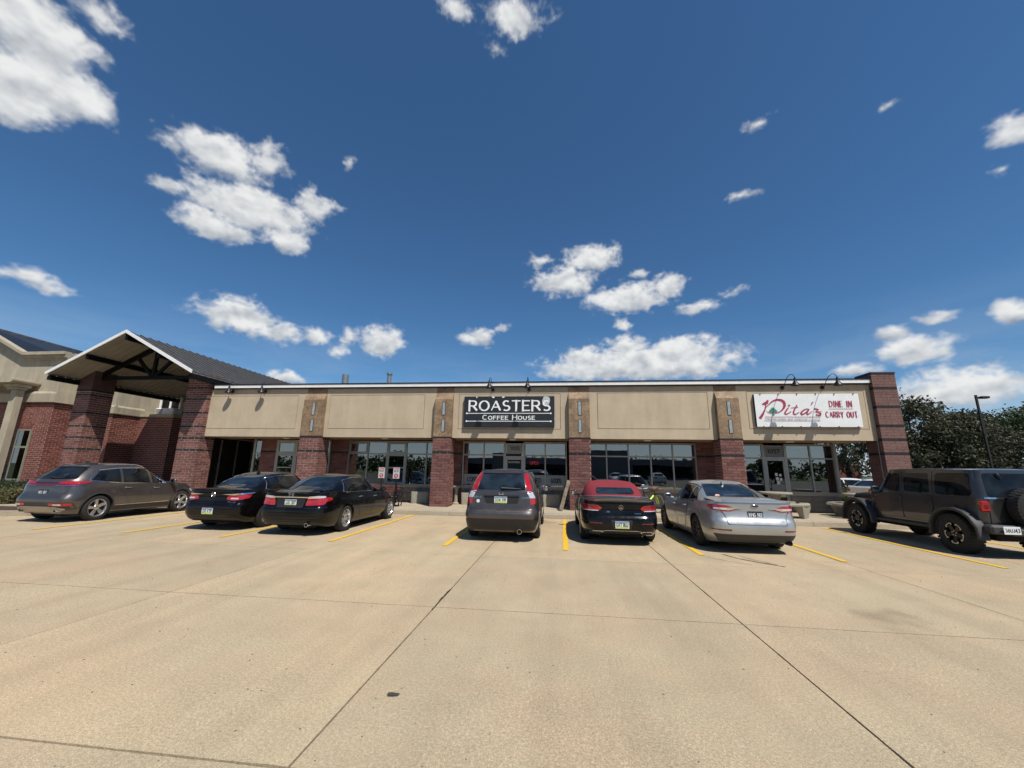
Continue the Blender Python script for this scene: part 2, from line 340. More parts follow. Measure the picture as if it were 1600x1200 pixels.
m_lot = concrete_mat('lot_concrete', (.545, .425, .283))
m_walk = concrete_mat('walk_concrete', (.52, .43, .32), False)
m_kerb = concrete_mat('kerb_concrete', (.46, .385, .29), False)
m_joint = simple('joint_tar', (.045, .038, .03), .9, var=.5, scale=14)
m_yellow = None
m_brick = brick_mat('mall_brick', [(0.116, 0.052, 0.046), (0.200, 0.088, 0.074), (0.172, 0.074, 0.063), (0.251, 0.119, 0.100), (0.144, 0.068, 0.063), (0.219, 0.100, 0.082), (0.186, 0.086, 0.077)])
m_tbrick = brick_mat('end_pillar_brick', [(.165, .095, .082), (.19, .11, .095), (.175, .10, .088), (.155, .088, .078)])
m_bandb = brick_mat('dark_brick', [(.022, .021, .023), (.034, .032, .034), (.028, .027, .03)])
m_rbrick = brick_mat('red_brick', [(.14, .045, .036), (.19, .062, .048), (.165, .052, .04), (.22, .078, .06), (.12, .042, .036)])
m_mortar = simple('mortar', (.42, .30, .235), .95, var=.15, scale=9, bmp=.3)
m_mortar_d = simple('mortar_grey', (.17, .11, .09), .95, var=.15, scale=9, bmp=.3)
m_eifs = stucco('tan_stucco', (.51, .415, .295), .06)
m_eifs_l = stucco('beige_stucco', (.42, .365, .27), .16)
m_pil = None
m_coping = simple('white_metal', (.78, .77, .74), .35, .0, var=.05)
m_blackm = simple('black_metal', (.012, .012, .013), .42, .3, var=.2, bmp=.02)
m_steel = simple('dark_steel', (.006, .0055, .0055), .6, 0, var=.2, spec=.15)
m_alum = simple('grey_aluminium', (.30, .285, .26), .38, .55, var=.08)
m_alum_w = simple('pale_frame', (.36, .35, .325), .45, .1, var=.05)
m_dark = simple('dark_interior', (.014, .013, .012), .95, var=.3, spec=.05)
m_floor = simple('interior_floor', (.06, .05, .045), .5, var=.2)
m_white = simple('white_paint', (.80, .79, .76), .5, var=.04)
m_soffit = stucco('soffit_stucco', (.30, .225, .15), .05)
m_black = simple('black_plastic', (.012, .012, .013), .5, var=.15)
m_rubber = simple('tyre_rubber', (.016, .0155, .015), .85, var=.25, scale=20, bmp=.2, coord='obj')
m_trim = simple('grey_plastic', (.035, .035, .036), .6, var=.12)
m_chrome = simple('chrome', (.72, .72, .73), .12, 1., var=.04)
m_alloy = simple('alloy', (.52, .52, .53), .3, .85, var=.06)
m_alloy_d = simple('dark_alloy', (.03, .03, .032), .4, .6, var=.1)
m_brake = simple('brake_steel', (.05, .047, .044), .6, .5, var=.2)
m_redl = simple('red_lens', (.36, .008, .012), .1, 0, var=.15, scale=25, coat=1, coord='obj')
m_redd = simple('dark_red_lens', (.14, .005, .008), .15, 0, var=.1, coat=1, coord='obj')
m_clear = simple('clear_lens', (.62, .60, .60), .12, .3, var=.15, scale=30, coat=1, coord='obj')
m_plate = simple('plate_white', (.66, .68, .68), .45, var=.05)
m_plateg = simple('plate_green_band', (.45, .55, .12), .5, var=.2, scale=40)
m_ink = simple('plate_ink', (.02, .025, .045), .5, var=0)
m_well = simple('wheel_well', (.008, .008, .008), .95, var=.1)
m_wood = simple('weathered_wood', (.21, .165, .115), .85, var=.4, scale=7, bmp=.3)
m_bench = simple('stained_wood', (.13, .045, .03), .6, var=.3, scale=8)
m_table = concrete_mat('precast_concrete', (.40, .36, .29), False)
m_block = stucco('split_face_block', (.24, .205, .165), .1)
m_leaf_hedge = None

def car_glass(name, tint=(.004, .0055, .007), rough=.02):
    m, nt, bs = newmat(name); bs.inputs['Roughness'].default_value = rough; bs.inputs['Specular IOR Level'].default_value = .28; bs.inputs['IOR'].default_value = 1.5
    v = noise_tex(nt, 2.6, 3, .5, 'obj'); nt.links.new(ramp(nt, v, .35, .68, tint, [c * 2.6 + .004 for c in tint]), bs.inputs['Base Color'])
    return m
m_cglass = car_glass('car_glass'); m_cglass_b = car_glass('car_glass_blue', (.006, .010, .015))
def store_glass():
    m, nt, bs = newmat('store_glass'); nt.nodes.remove(bs)
    out = nt.nodes['Material Output']; tr = nd(nt, 'ShaderNodeBsdfTransparent'); gl = nd(nt, 'ShaderNodeBsdfGlossy'); mx = nd(nt, 'ShaderNodeMixShader')
    tr.inputs[0].default_value = (.33, .33, .32, 1); gl.inputs['Roughness'].default_value = .006; gl.inputs[0].default_value = (.95, .95, .93, 1)
    lw = nd(nt, 'ShaderNodeFresnel'); lw.inputs[0].default_value = 1.5
    mr = nd(nt, 'ShaderNodeMapRange'); nt.links.new(lw.outputs[0], mr.inputs[0]); mr.inputs[1].default_value = .04; mr.inputs[2].default_value = 1; mr.inputs[3].default_value = .25; mr.inputs[4].default_value = 1
    v = noise_tex(nt, .8, 2, .5); b = nd(nt, 'ShaderNodeBump'); b.inputs['Strength'].default_value = .035; b.inputs['Distance'].default_value = .05; nt.links.new(v, b.inputs['Height']); nt.links.new(b.outputs[0], gl.inputs['Normal'])
    nt.links.new(mr.outputs[0], mx.inputs[0]); nt.links.new(tr.outputs[0], mx.inputs[1]); nt.links.new(gl.outputs[0], mx.inputs[2]); nt.links.new(mx.outputs[0], out.inputs[0]); return m
m_sglass = store_glass()
def yellow():
    m, nt, bs = newmat('yellow_line_paint'); bs.inputs['Roughness'].default_value = .7
    v = noise_tex(nt, 16, 7, .75); w = noise_tex(nt, 2.2, 4, .6)
    a = nd(nt, 'ShaderNodeMath', operation='MULTIPLY_ADD'); nt.links.new(w, a.inputs[0]); a.inputs[1].default_value = .45; nt.links.new(v, a.inputs[2])
    nt.links.new(ramp(nt, a.outputs[0], .42, .56, (.34, .26, .15), (.70, .42, .025)), bs.inputs['Base Color']); bump(nt, bs, noise_tex(nt, 170, 3, .6), .4, .004); return m
m_yellow = yellow()
def rustic():
    m, nt, bs = newmat('copper_stucco'); bs.inputs['Roughness'].default_value = .7
    v = noise_tex(nt, 2.2, 7, .7); w = noise_tex(nt, 12, 6, .7)
    c = ramp(nt, v, .35, .68, (.18, .12, .07), (.33, .225, .13))
    mx = nd(nt, 'ShaderNodeMix', data_type='RGBA', blend_type='MULTIPLY'); mx.inputs['Factor'].default_value = 1; nt.links.new(c, mx.inputs['A']); nt.links.new(ramp(nt, w, .3, .7, (.72, .7, .68), (1.2, 1.2, 1.2)), mx.inputs['B'])
    nt.links.new(mx.outputs['Result'], bs.inputs['Base Color']); bump(nt, bs, w, .5, .01); return m
m_pil = rustic()
def leafmat(name, cols, trans=.25):
    m, nt, bs = newmat(name); bs.inputs['Roughness'].default_value = .55; bs.inputs['Specular IOR Level'].default_value = .35
    ge = nd(nt, 'ShaderNodeNewGeometry'); cr = nd(nt, 'ShaderNodeValToRGB'); nt.links.new(ge.outputs['Random Per Island'], cr.inputs[0])
    el = cr.color_ramp.elements
    while len(el) < len(cols): el.new(.5)
    for i, c in enumerate(cols): el[i].position = i / (len(cols) - 1); el[i].color = (*c, 1)
    nt.links.new(cr.outputs[0], bs.inputs['Base Color'])
    tl = nd(nt, 'ShaderNodeBsdfTranslucent'); nt.links.new(cr.outputs[0], tl.inputs[0]); mx = nd(nt, 'ShaderNodeMixShader'); mx.inputs[0].default_value = trans
    out = nt.nodes['Material Output']; nt.links.new(bs.outputs[0], mx.inputs[1]); nt.links.new(tl.outputs[0], mx.inputs[2]); nt.links.new(mx.outputs[0], out.inputs[0]); return m
m_lg = leafmat('green_leaves', [(.028, .045, .016), (.05, .075, .025), (.07, .10, .035)])
m_lb = leafmat('bronze_leaves', [(.036, .034, .02), (.068, .058, .034), (.055, .075, .032), (.10, .09, .056)])
m_lh = leafmat('hedge_leaves', [(.014, .03, .008), (.03, .055, .014), (.045, .07, .02)])
m_lt = leafmat('dry_leaves', [(.16, .12, .05), (.20, .17, .08), (.08, .11, .035)])
m_bark = simple('bark', (.06, .045, .035), .95, var=.4, scale=6, bmp=.6, bscale=25)
m_mulch = simple('mulch', (.055, .03, .02), .95, var=.5, scale=18, bmp=1, bscale=30)
m_grass = simple('grass_ground', (.05, .075, .025), .95, var=.4, scale=2, bmp=.6)
m_asph = simple('asphalt', (.06, .058, .055), .9, var=.2, scale=1.5, bmp=.3)

# ------------------------------------------------------------------ stroke lettering
def arc(cx, cy, rx, ry, a0, a1, n=10):
    return [(cx + rx * math.cos(R(a0 + (a1 - a0) * i / n)), cy + ry * math.sin(R(a0 + (a1 - a0) * i / n))) for i in range(n + 1)]
G = {  # letter: (width, strokes)
 'A': (1.0, [[(0, 0), (.5, 1)], [(.5, 1), (1, 0)], [(.2, .35), (.8, .35)]]),
 'B': (.75, [[(0, 0), (0, 1)], [(0, 1)] + arc(.45, .76, .25, .24, 90, -90) + [(0, .52)], [(.45, .52)] + arc(.47, .26, .28, .26, 90, -90) + [(0, 0)]]),
 'C': (.95, [arc(.5, .5, .5, .5, 50, 310, 18)]),
 'D': (.9, [[(0, 0), (0, 1)], [(0, 1), (.4, 1)] + arc(.4, .5, .5, .5, 90, -90, 14) + [(0, 0)]]),
 'E': (.75, [[(0, 0), (0, 1)], [(0, 1), (.72, 1)], [(0, .52), (.6, .52)], [(0, 0), (.75, 0)]]),
 'F': (.72, [[(0, 0), (0, 1)], [(0, 1), (.72, 1)], [(0, .5), (.6, .5)]]),
 'G': (.98, [arc(.5, .5, .5, .5, 50, 330, 18) + [(.95, .45)], [(.6, .45), (.98, .45)]]),
 'H': (.95, [[(0, 0), (0, 1)], [(.95, 0), (.95, 1)], [(0, .52), (.95, .52)]]),
 'I': (.2, [[(.1, 0), (.1, 1)]]),
 'J': (.55, [[(.5, 1), (.5, .28)] + arc(.25, .26, .25, .26, 0, -170, 8)]),
 'K': (.85, [[(0, 0), (0, 1)], [(0, .4), (.75, 1)], [(.3, .62), (.85, 0)]]),
 'L': (.7, [[(0, 1), (0, 0)], [(0, 0), (.7, 0)]]),
 'M': (1.05, [[(0, 0), (0, 1)], [(0, 1), (.52, .2)], [(.52, .2), (1.05, 1)], [(1.05, 1), (1.05, 0)]]),
 'N': (.9, [[(0, 0), (0, 1)], [(0, 1), (.9, 0)], [(.9, 0), (.9, 1)]]),
 'O': (1.05, [arc(.52, .5, .52, .5, 90, 450, 24)]),
 'P': (.75, [[(0, 0), (0, 1)], [(0, 1)] + arc(.45, .74, .28, .26, 90, -90) + [(0, .48)]]),
 'R': (.88, [[(0, 0), (0, 1)], [(0, 1)] + arc(.48, .74, .28, .26, 90, -90) + [(0, .48)], [(.42, .48), (.88, 0)]]),
 'S': (.75, [arc(.38, .74, .32, .26, 40, 270, 12) + arc(.38, .25, .36, .25, 90, -140, 12)[1:]]),
 'T': (.9, [[(.45, 0), (.45, 1)], [(0, 1), (.9, 1)]]),
 'U': (.9, [[(0, 1), (0, .4)] + arc(.43, .4, .43, .4, 180, 360, 12) + [(.86, 1)]]),
 'V': (.9, [[(0, 1), (.45, 0)], [(.45, 0), (.9, 1)]]),
 'W': (1.2, [[(0, 1), (.3, 0)], [(.3, 0), (.6, 1)], [(.6, 1), (.9, 0)], [(.9, 0), (1.2, 1)]]),
 'X': (.85, [[(0, 1), (.85, 0)], [(0, 0), (.85, 1)]]), 'Q': (1.05, [arc(.52, .5, .52, .5, 90, 450, 24), [(.6, .3), (1, -.05)]]),
 'Y': (.9, [[(0, 1), (.45, .45)], [(.9, 1), (.45, .45)], [(.45, .45), (.45, 0)]]),
 'Z': (.8, [[(0, 1), (.8, 1)], [(.8, 1), (0, 0)], [(0, 0), (.8, 0)]]),
 '0': (.7, [arc(.35, .5, .35, .5, 90, 450, 20)]), '1': (.4, [[(.22, 0), (.22, 1)], [(.22, 1), (.02, .8)]]),
 '2': (.7, [arc(.34, .7, .33, .3, 160, -30, 10) + [(0, 0)], [(0, 0), (.7, 0)]]), '3': (.68, [arc(.32, .74, .3, .26, 150, -90, 10), arc(.32, .25, .34, .25, 90, -150, 10)]),
 '4': (.75, [[(.55, 0), (.55, 1)], [(.55, 1), (0, .3)], [(0, .3), (.75, .3)]]), '5': (.68, [[(.62, 1), (.1, 1)], [(.1, 1), (.05, .55)], [(.05, .55)] + arc(.32, .32, .34, .32, 110, -150, 12)]),
 '6': (.7, [[(.55, 1), (.08, .5)], arc(.35, .3, .33, .3, 90, 450, 16)]), '7': (.68, [[(0, 1), (.68, 1)], [(.68, 1), (.2, 0)]]),
 '8': (.7, [arc(.35, .75, .29, .25, 90, 450, 16), arc(.35, .25, .35, .25, 90, 450, 16)]), '9': (.7, [arc(.35, .7, .33, .3, 90, 450, 16), [(.67, .65), (.3, 0)]]),
 'i': (.2, [[(.1, 0), (.1, .62)], [(.1, .8), (.1, .88)]]), '-': (.4, [[(0, .45), (.4, .45)]]), '.': (.2, [[(.05, .02), (.15, .02)]]), "'": (.2, [[(.1, 1), (.06, .75)]]),
 'e': (.62, [[(.04, .34), (.58, .34)], arc(.31, .33, .29, .31, 5, 310, 14)]), 'd': (.62, [[(.58, 0), (.58, 1)], arc(.3, .31, .28, .31, 0, 360, 14)]), 't': (.4, [[(.2, 0), (.2, .95)], [(0, .64), (.4, .64)]]),
 'r': (.4, [[(.05, 0), (.05, .64)], arc(.24, .42, .19, .22, 170, 60, 6)]), 'a': (.6, [[(.56, 0), (.56, .64)], arc(.28, .31, .28, .31, 0, 360, 14)]), 'n': (.56, [[(.05, 0), (.05, .64)], arc(.28, .4, .23, .24, 180, 0, 8) + [(.51, 0)]]),
 'c': (.55, [arc(.3, .31, .29, .31, 50, 310, 12)]), 'm': (.85, [[(.05, 0), (.05, .64)], arc(.24, .42, .19, .22, 180, 0, 8) + [(.43, 0)], arc(.62, .42, .19, .22, 180, 0, 8) + [(.81, 0)]]),
 's': (.5, [arc(.25, .47, .2, .16, 40, 270, 8) + arc(.25, .16, .22, .16, 90, -140, 8)[1:]]), 'u': (.56, [[(.05, .64), (.05, .25)] + arc(.28, .24, .23, .24, 180, 360, 8) + [(.51, .64)]]),
}
def letters(mb, text, x0, x1, z0, z1, frame, w=.12, gap=.28, thin=None, serif=0, space=.45, small=.78, mi=0, lift=0, caps=False):
    """text laid out between x0..x1 (cap height z0..z1); lower-case typed with ~ for small caps"""
    tot = 0; items = []
    for ch in text:
        if ch == ' ': items.append((None, space)); tot += space + gap; continue
        sc = 1
        if ch == ch.lower() and ch.isalpha() and (caps or ch not in G): ch = ch.upper(); sc = small
        items.append((ch, G[ch][0] * sc, sc)); tot += G[ch][0] * sc + gap
    tot -= gap; H = z1 - z0; kx = (x1 - x0) / tot; x = 0; k = 0
    for it in items:
        if it[0]:
            sc = it[2]
            for st in G[it[0]][1]:
                pts = [(x0 + (x + p[0] * sc) * kx, z0 + p[1] * sc * H) for p in st]
                d = Vector(pts[-1]) - Vector(pts[0]); wd = w * H
                if thin is not None and len(st) == 2:
                    if abs(d.x) > abs(d.y) * 1.2 or (it[0] in 'AVNM' and st[0][0] < st[1][0] and st[0][1] < st[1][1]): wd = thin * H
                if len(pts) > 2 and thin is not None:
                    ws = []
                    for i in range(len(pts)):
                        a = Vector(pts[min(i + 1, len(pts) - 1)]) - Vector(pts[max(i - 1, 0)]); a = a.normalized() if a.length > 0 else Vector((0, 1))
                        ws.append((thin + (w - thin) * abs(a.y)) * H)
                else: ws = [wd] * len(pts)
                if len(st) == 2:  # extend ends a touch for square corners
                    e = d.normalized() * wd * .5; pts = [tuple(Vector(pts[0]) - e), tuple(Vector(pts[1]) + e)] if abs(d.x) < 1e-6 or abs(d.y) < 1e-6 else pts
                mb.ribbon(pts, None, lift + k * .00025, ws, mi, frame); k += 1
                if serif and len(st) == 2 and abs(d.y) > .3 * H and abs(d.x) < .1 * abs(d.y):
                    for q in pts:
                        zz = z0 + (0.02 * H if q[1] < (z0 + z1) / 2 else sc * H - .02 * H)
                        mb.ribbon([(q[0] - serif * H, zz), (q[0] + serif * H, zz)], None, lift + k * .00025, [.06 * H] * 2, mi, frame); k += 1
        x += it[1] + gap
    return mb
def yframe(y):   # faces -Y
    return lambda a, b, o: (a, y - o, b)

# ------------------------------------------------------------------ brickwork
BRICK_MESH = {}
def brick_mesh(L, D, H, mat):
    key = (round(L, 3), round(D, 3), round(H, 3), mat.name)
    if key not in BRICK_MESH:
        me = bpy.data.meshes.new('brick'); b = .004; x, y, z = L / 2, D / 2, H / 2
        mb = MB(); mb.bbox(-x, x, -y, y, -z, z, b)
        me.from_pydata(mb.v, [], mb.f); me.materials.append(mat); BRICK_MESH[key] = me
    return BRICK_MESH[key]
def courses(u0, u1, z0, z1, L, H, J, bands=(), bandL=None):
    """yield (u_a, u_b, z_a, z_b, dark) for a running bond"""
    n = max(1, round((z1 - z0) / H)); h = (z1 - z0) / n
    bset = set(int((b - z0) / h) for b in bands)
    for i in range(n):
        dark = i in bset; l = (bandL or L) if dark else L
        off = (l / 2 if i % 2 else 0); u = u0 - off
        while u < u1 - .01:
            a, b = max(u, u0), min(u + l, u1)
            if b - a > .05: yield (a + (J / 2 if a > u0 else -.004), b - (J / 2 if b < u1 else -.004), z0 + i * h + J / 2, z0 + (i + 1) * h - J / 2, dark)
            u += l
def wall_bricks(mb, axis, at, sgn, u0, u1, z0, z1, L, H, J, bands=(), jit=.0025, proud=.006, bandL=None, dark_index=1):
    for (a, b, c, d, dk) in courses(u0, u1, z0, z1, L, H, J, bands, bandL):
        o = proud + rnd.uniform(-jit, jit); lo, hi = (at, at + sgn * o) if sgn > 0 else (at + sgn * o, at)
        if axis == 'y': mb.box(a, b, lo, hi, c, d, dark_index if dk else 0)
        else: mb.box(lo, hi, a, b, c, d, dark_index if dk else 0)
def brick_objs(parent, at, u0, u1, z0, z1, L, H, J, bands, bandL=None, limit=999, prefix='brick'):
    n = 0
    for (a, b, c, d, dk) in courses(u0, u1, z0, z1, L, H, J, bands, bandL):
        me = brick_mesh(b - a, .03, d - c, m_bandb if dk else m_brick)
        o = bpy.data.objects.new('dark_brick' if dk else 'brick', me); COL.objects.link(o); o.parent = parent
        g = ORG.get(parent.name, Vector()); o.location = Vector(((a + b) / 2, at + .015 - .007 + rnd.uniform(-.002, .002), (c + d) / 2)) - g; n += 1
    return n

# ================================================================== SETTING
def struct(name, mb, mat, **k):
    o = mb.build(name, mat, **k); o['kind'] = 'structure'; return o
# terrain sheet to the horizon
mb = MB(); mb.add([(-900, -900, -.12), (900, -900, -.12), (900, 900, -.12), (-900, 900, -.12)], [(0, 1, 2, 3)]); struct('ground', mb, m_grass)
mb = MB(); mb.add([(-70, -60, -.10), (70, -60, -.10), (70, 70, -.10), (-70, 70, -.10)], [(0, 1, 2, 3)]); struct('road', mb, m_asph)
# the lot: concrete slabs with open joints
JX = [-5.12 - 3.55 * k for k in range(8, 0, -1)] + [-5.12, -1.52, 2.02, 5.42] + [5.42 + 3.52 * k for k in range(1, 9)]
JY = [-12.4, -9.4, -6.4, -3.4, -.5, 2.48, 5.20, 8.20, 11.3, 14.62]
lot = MB(); lot.add([(-36, -12.5, -.035), (36, -12.5, -.035), (36, 40, -.035), (-36, 40, -.035)], [(0, 1, 2, 3)])
lot = struct('parking_lot', lot, m_joint)
def slab(x0, x1, y0, y1, z, parent, name, mat, j=.009, th=.05, fine=1, jj=None):
    ja, jb, jc, jd = jj or (j, j, j, j)
    nx = max(2, int((x1 - x0) / (.22 / fine))); ny = max(2, int((y1 - y0) / (.22 / fine)))
    vs, fs = [], []
    def dz(x, y): return .004 * noise.noise(Vector((x * .5, y * .5, 0)))
    for jy in range(ny + 1):
        for ix in range(nx + 1):
            x = x0 + ja + (x1 - x0 - ja - jb) * ix / nx; y = y0 + jc + (y1 - y0 - jc - jd) * jy / ny
            k = noise.noise(Vector((x * 4, y * 4, 1))) * .005 + (.006 * max(0, noise.noise(Vector((x * 9, y * 9, 5)))))
            if ix == 0: x += abs(k)
            if ix == nx: x -= abs(k)
            if jy == 0: y += abs(k)
            if jy == ny: y -= abs(k)
            vs.append((x, y, z + dz(x, y)))
    W = nx + 1
    for jy in range(ny):
        for ix in range(nx): fs.append((jy * W + ix, jy * W + ix + 1, (jy + 1) * W + ix + 1, (jy + 1) * W + ix))
    bd = [i for i in range(W)] + [(k + 1) * W - 1 for k in range(1, ny + 1)] + [ny * W + i for i in range(nx - 1, -1, -1)] + [k * W for k in range(ny - 1, 0, -1)]
    o = len(vs); vs += [(vs[i][0], vs[i][1], vs[i][2] - th) for i in bd]; n = len(bd)
    for i in range(n): fs.append((bd[i], o + i, o + (i + 1) % n, bd[(i + 1) % n]))
    mb = MB(); mb.add(vs, fs); return mb.build(name, mat, parent)
for i in range(len(JX) - 1):
    for k in range(len(JY) - 1):
        if JY[k] < -1 and abs(JX[i]) > 12: continue
        y1 = JY[k + 1]
        if JX[i] < -16.2 and y1 > 11.4: y1 = 11.28
        jx = lambda v: .0075 if abs(v + 1.52) < .1 or abs(v - 2.02) < .1 else (.0045 if v > 0 else .0022); jy_ = lambda v: {5.2: .0065, 2.48: .0085, 8.2: .003}.get(v, .003)
        slab(JX[i], JX[i + 1], JY[k], y1, 0, lot, 'concrete_slab', m_lot, jj=(jx(JX[i]), jx(JX[i + 1]), jy_(JY[k]), jy_(JY[k + 1])), fine=2 if JY[k] in (-.5, 2.48) and abs(JX[i]) < 6 else 1)
for i, x in enumerate((14.0, 17.55, 21.1, 24.6)):
    for k, y in enumerate((14.62, 18.2, 21.8, 25.4)): slab(x, x + 3.53, y, y + 3.56, 0, lot, 'concrete_slab', m_lot)
# painted stall lines
def stripe(x0, y0, x1, y1, w=.115):
    mb = MB(); n = 26; vs = []
    d = Vector((x1 - x0, y1 - y0)); d2 = d.normalized(); nn = Vector((-d2.y, d2.x))
    for i in range(n + 1):
        c = Vector((x0, y0)) + d * (i / n)
        for s in (-1, 1):
            q = c + nn * s * (w / 2 + .004 * noise.noise(Vector((c.x * 3, c.y * 6, s)))); vs.append((q.x, q.y, .0085 + .004 * noise.noise(Vector((q.x * .5, q.y * .5, 0)))))
    fs = [(2 * i, 2 * i + 1, 2 * i + 3, 2 * i + 2) for i in range(n)]
    mb.add(vs, fs); return mb.build('painted_stripe', m_yellow, lot)
for x0, y0, y1 in ((-13.05, 9.1, 13.9), (-10.5, 9.1, 14.3), (-7.85, 9.05, 14.4), (-5.15, 9.05, 14.55), (-2.5, 9.05, 14.5), (.12, 9.05, 14.55), (2.88, 9.1, 14.5), (5.5, 9.0, 14.3), (8.2, 8.95, 14.3), (10.95, 9.0, 14.3)):
    stripe(x0, y0, x0 + (-.04 if x0 < 0 else .05), y1)
# a tar repair across the right-hand stall and a dark blot near the camera
def crackline(pts, w, name='tar_seam'):
    mb = MB(); P = []
    for (a, b) in zip(pts[:-1], pts[1:]):
        for t in range(8): P.append(Vector(a).lerp(Vector(b), t / 8) + Vector((rnd.uniform(-.007, .007), rnd.uniform(-.007, .007))))
    P.append(Vector(pts[-1]))
    mb.ribbon(P, None, 0, [w * rnd.uniform(.5, 1.4) for _ in P], 0, lambda a, b, o: (a, b, .0065 + .004 * noise.noise(Vector((a * .5, b * .5, 0)))))
    return mb.build(name, m_joint, lot)
crackline([(3.35, 9.3), (3.5, 8.9), (3.75, 8.6), (4.05, 8.3)], .03); crackline([(3.62, 9.2), (3.75, 8.8), (4.0, 8.45)], .015)
crackline([(2.9, 9.0), (3.2, 8.6), (3.5, 8.35)], .012); crackline([(-1.52, 6.0), (-1.53, 5.6), (-1.52, 5.2), (-1.52, 5.1)], .014)
mb = MB(); mb.add([(-1.25 + .034 * math.cos(a) * (1 + .5 * noise.noise(Vector((math.cos(a) * 2, math.sin(a) * 2, 3)))) + (.022 if math.cos(a) > .8 else 0), 3.27 + .028 * math.sin(a) * (1 + .6 * noise.noise(Vector((math.cos(a) * 3, math.sin(a) * 3, 8)))), .0075) for a in [2 * math.pi * i / 26 for i in range(26)]], [list(range(26))]); mb.build('tar_blot', m_joint, lot)
mb = MB(); mb.add([(x + .004 * math.cos(a), y + s * math.sin(a), .0072) for (x, y, s) in ((0, 0, 0),) for a in (0, 1, 2)], [(0, 1, 2)])
# grit and leaf scraps lying on the slabs
mb = MB()
for i in range(420):
    y = 2.0 + 11 * rnd.random() ** 1.6; x = rnd.uniform(-1, 1) * (1.5 + y * 1.1); r_ = rnd.uniform(.003, .008) * (1 + .06 * y); a = rnd.uniform(0, 6.28); z = .004 * noise.noise(Vector((x * .5, y * .5, 0)))
    P = [(x + r_ * rnd.uniform(.7, 1.5) * math.cos(a + k * 1.57), y + r_ * rnd.uniform(.6, 1.2) * math.sin(a + k * 1.57), z + .0005) for k in range(4)]
    mb.add(P + [(x, y, z + r_ * .7)], [(0, 1, 4), (1, 2, 4), (2, 3, 4), (3, 0, 4)])
tag(mb.build('gravel', simple('grit', (.10, .08, .06), .9, var=.5, scale=3)), 'fine grit and leaf scraps scattered over the concrete lot', 'gravel', None, 'stuff')
# kerb and sidewalk in front of the shops
mb = MB(); x = -16.0
kerb = MB(); kerb.box(-15.9, 13.95, 14.70, 14.80, -.03, .02); kerb = struct('kerb', kerb, m_kerb)
while x < 13.9:
    mb = MB(); w = min(3.02, 14.0 - x)
    mb.prism([(14.64, -.03), (14.665, .135), (14.70, .152), (14.84, .152), (14.84, -.03)], x + .006, x + w - .006, 'x'); mb.build('kerb_stone', m_kerb, kerb); x += 3.02
swk = MB(); swk.box(-15.95, 14, 14.86, 18.3, -.03, .10); swk = struct('sidewalk', swk, m_joint)
x = -15.95
while x < 13.9:
    for y0, y1 in ((14.85, 16.35), (16.35, 18.15)): slab(x, min(x + 1.51, 14.0), y0, y1, .155, swk, 'paving_slab', m_walk, j=.006)
    x += 1.51
# planted island with kerb and walkway on the far left
isl = MB(); isl.prism([(-50, 11.2), (-17.3, 11.2), (-16.75, 11.38), (-16.45, 11.75), (-16.35, 12.3), (-16.35, 14.6), (-16.0, 15.4), (-16.0, 30), (-50, 30)], -.03, .10, 'z'); isl = struct('walkway', isl, m_walk)
ko = [(-50, 11.05), (-17.3, 11.05), (-16.68, 11.22), (-16.32, 11.66), (-16.2, 12.3), (-16.2, 14.64)]; ki = [(-50, 11.2), (-17.3, 11.2), (-16.75, 11.36), (-16.44, 11.75), (-16.34, 12.3), (-16.34, 14.64)]
mb = MB(); mb.prism(ko + ki[::-1], -.03, .15, 'z'); mb.build('kerb_edge', m_kerb, isl)
mb = MB(); mb.prism(ki + [(-17.1, 14.64), (-17.1, 12.9), (-17.5, 12.4), (-50, 12.4)], .09, .135, 'z'); mb.build('mulch_bed', m_mulch, isl)
mb = MB(); mb.box(-50, -22.9, 16.6, 18.0, .09, .14); mb.build('planting_bed', m_mulch, isl)
for x in range(0, 12): slab(-34 + x * 1.5, -32.5 + x * 1.5, 12.45, 14.3, .15, isl, 'paving_slab', m_walk, j=.006)

# ================================================================== STRIP MALL
YF, YP, YS = 16.4, 16.2, 17.9          # fascia, pillar front, storefront
Z0 = .155
PIL = [(-16.9, -15.8), (-11.08, -10.15), (-5.17, -4.42), (.40, 1.24), (6.10, 6.93)]
TOW = (11.74, 12.55)
ZB = 2.90                               # underside of the fascia
mall = thing('strip_mall', 'long low brick and tan stucco row of shops behind the parked cars', 'shop building', (-2, 17.9, 0))
# roof, back and side walls, interior shell
mb = MB(); mb.box(-15.75, 12.5, 16.62, 34, 4.85, 5.02); mb.box(-15.75, 12.5, 33.8, 34.0, .1, 4.85); mb.build('roof', m_blackm, mall)
mb = MB(); mb.box(-15.78, -15.55, 24.2, 33.8, .1, 4.85); mb.box(11.12, 11.35, 18.05, 33.8, 3.0, 4.85); mb.box(11.12, 11.35, 22.5, 33.8, .1, 3.0); mb.build('side_wall', m_eifs, mall)
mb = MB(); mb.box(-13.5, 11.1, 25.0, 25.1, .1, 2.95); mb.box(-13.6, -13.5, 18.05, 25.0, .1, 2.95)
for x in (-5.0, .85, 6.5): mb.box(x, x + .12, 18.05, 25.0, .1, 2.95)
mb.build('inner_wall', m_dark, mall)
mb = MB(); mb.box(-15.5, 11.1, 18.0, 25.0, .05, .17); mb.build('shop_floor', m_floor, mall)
mb = MB(); mb.box(-16.4, 11.1, 17.98, 25.0, 2.95, 3.05); mb.build('ceiling', m_dark, mall)
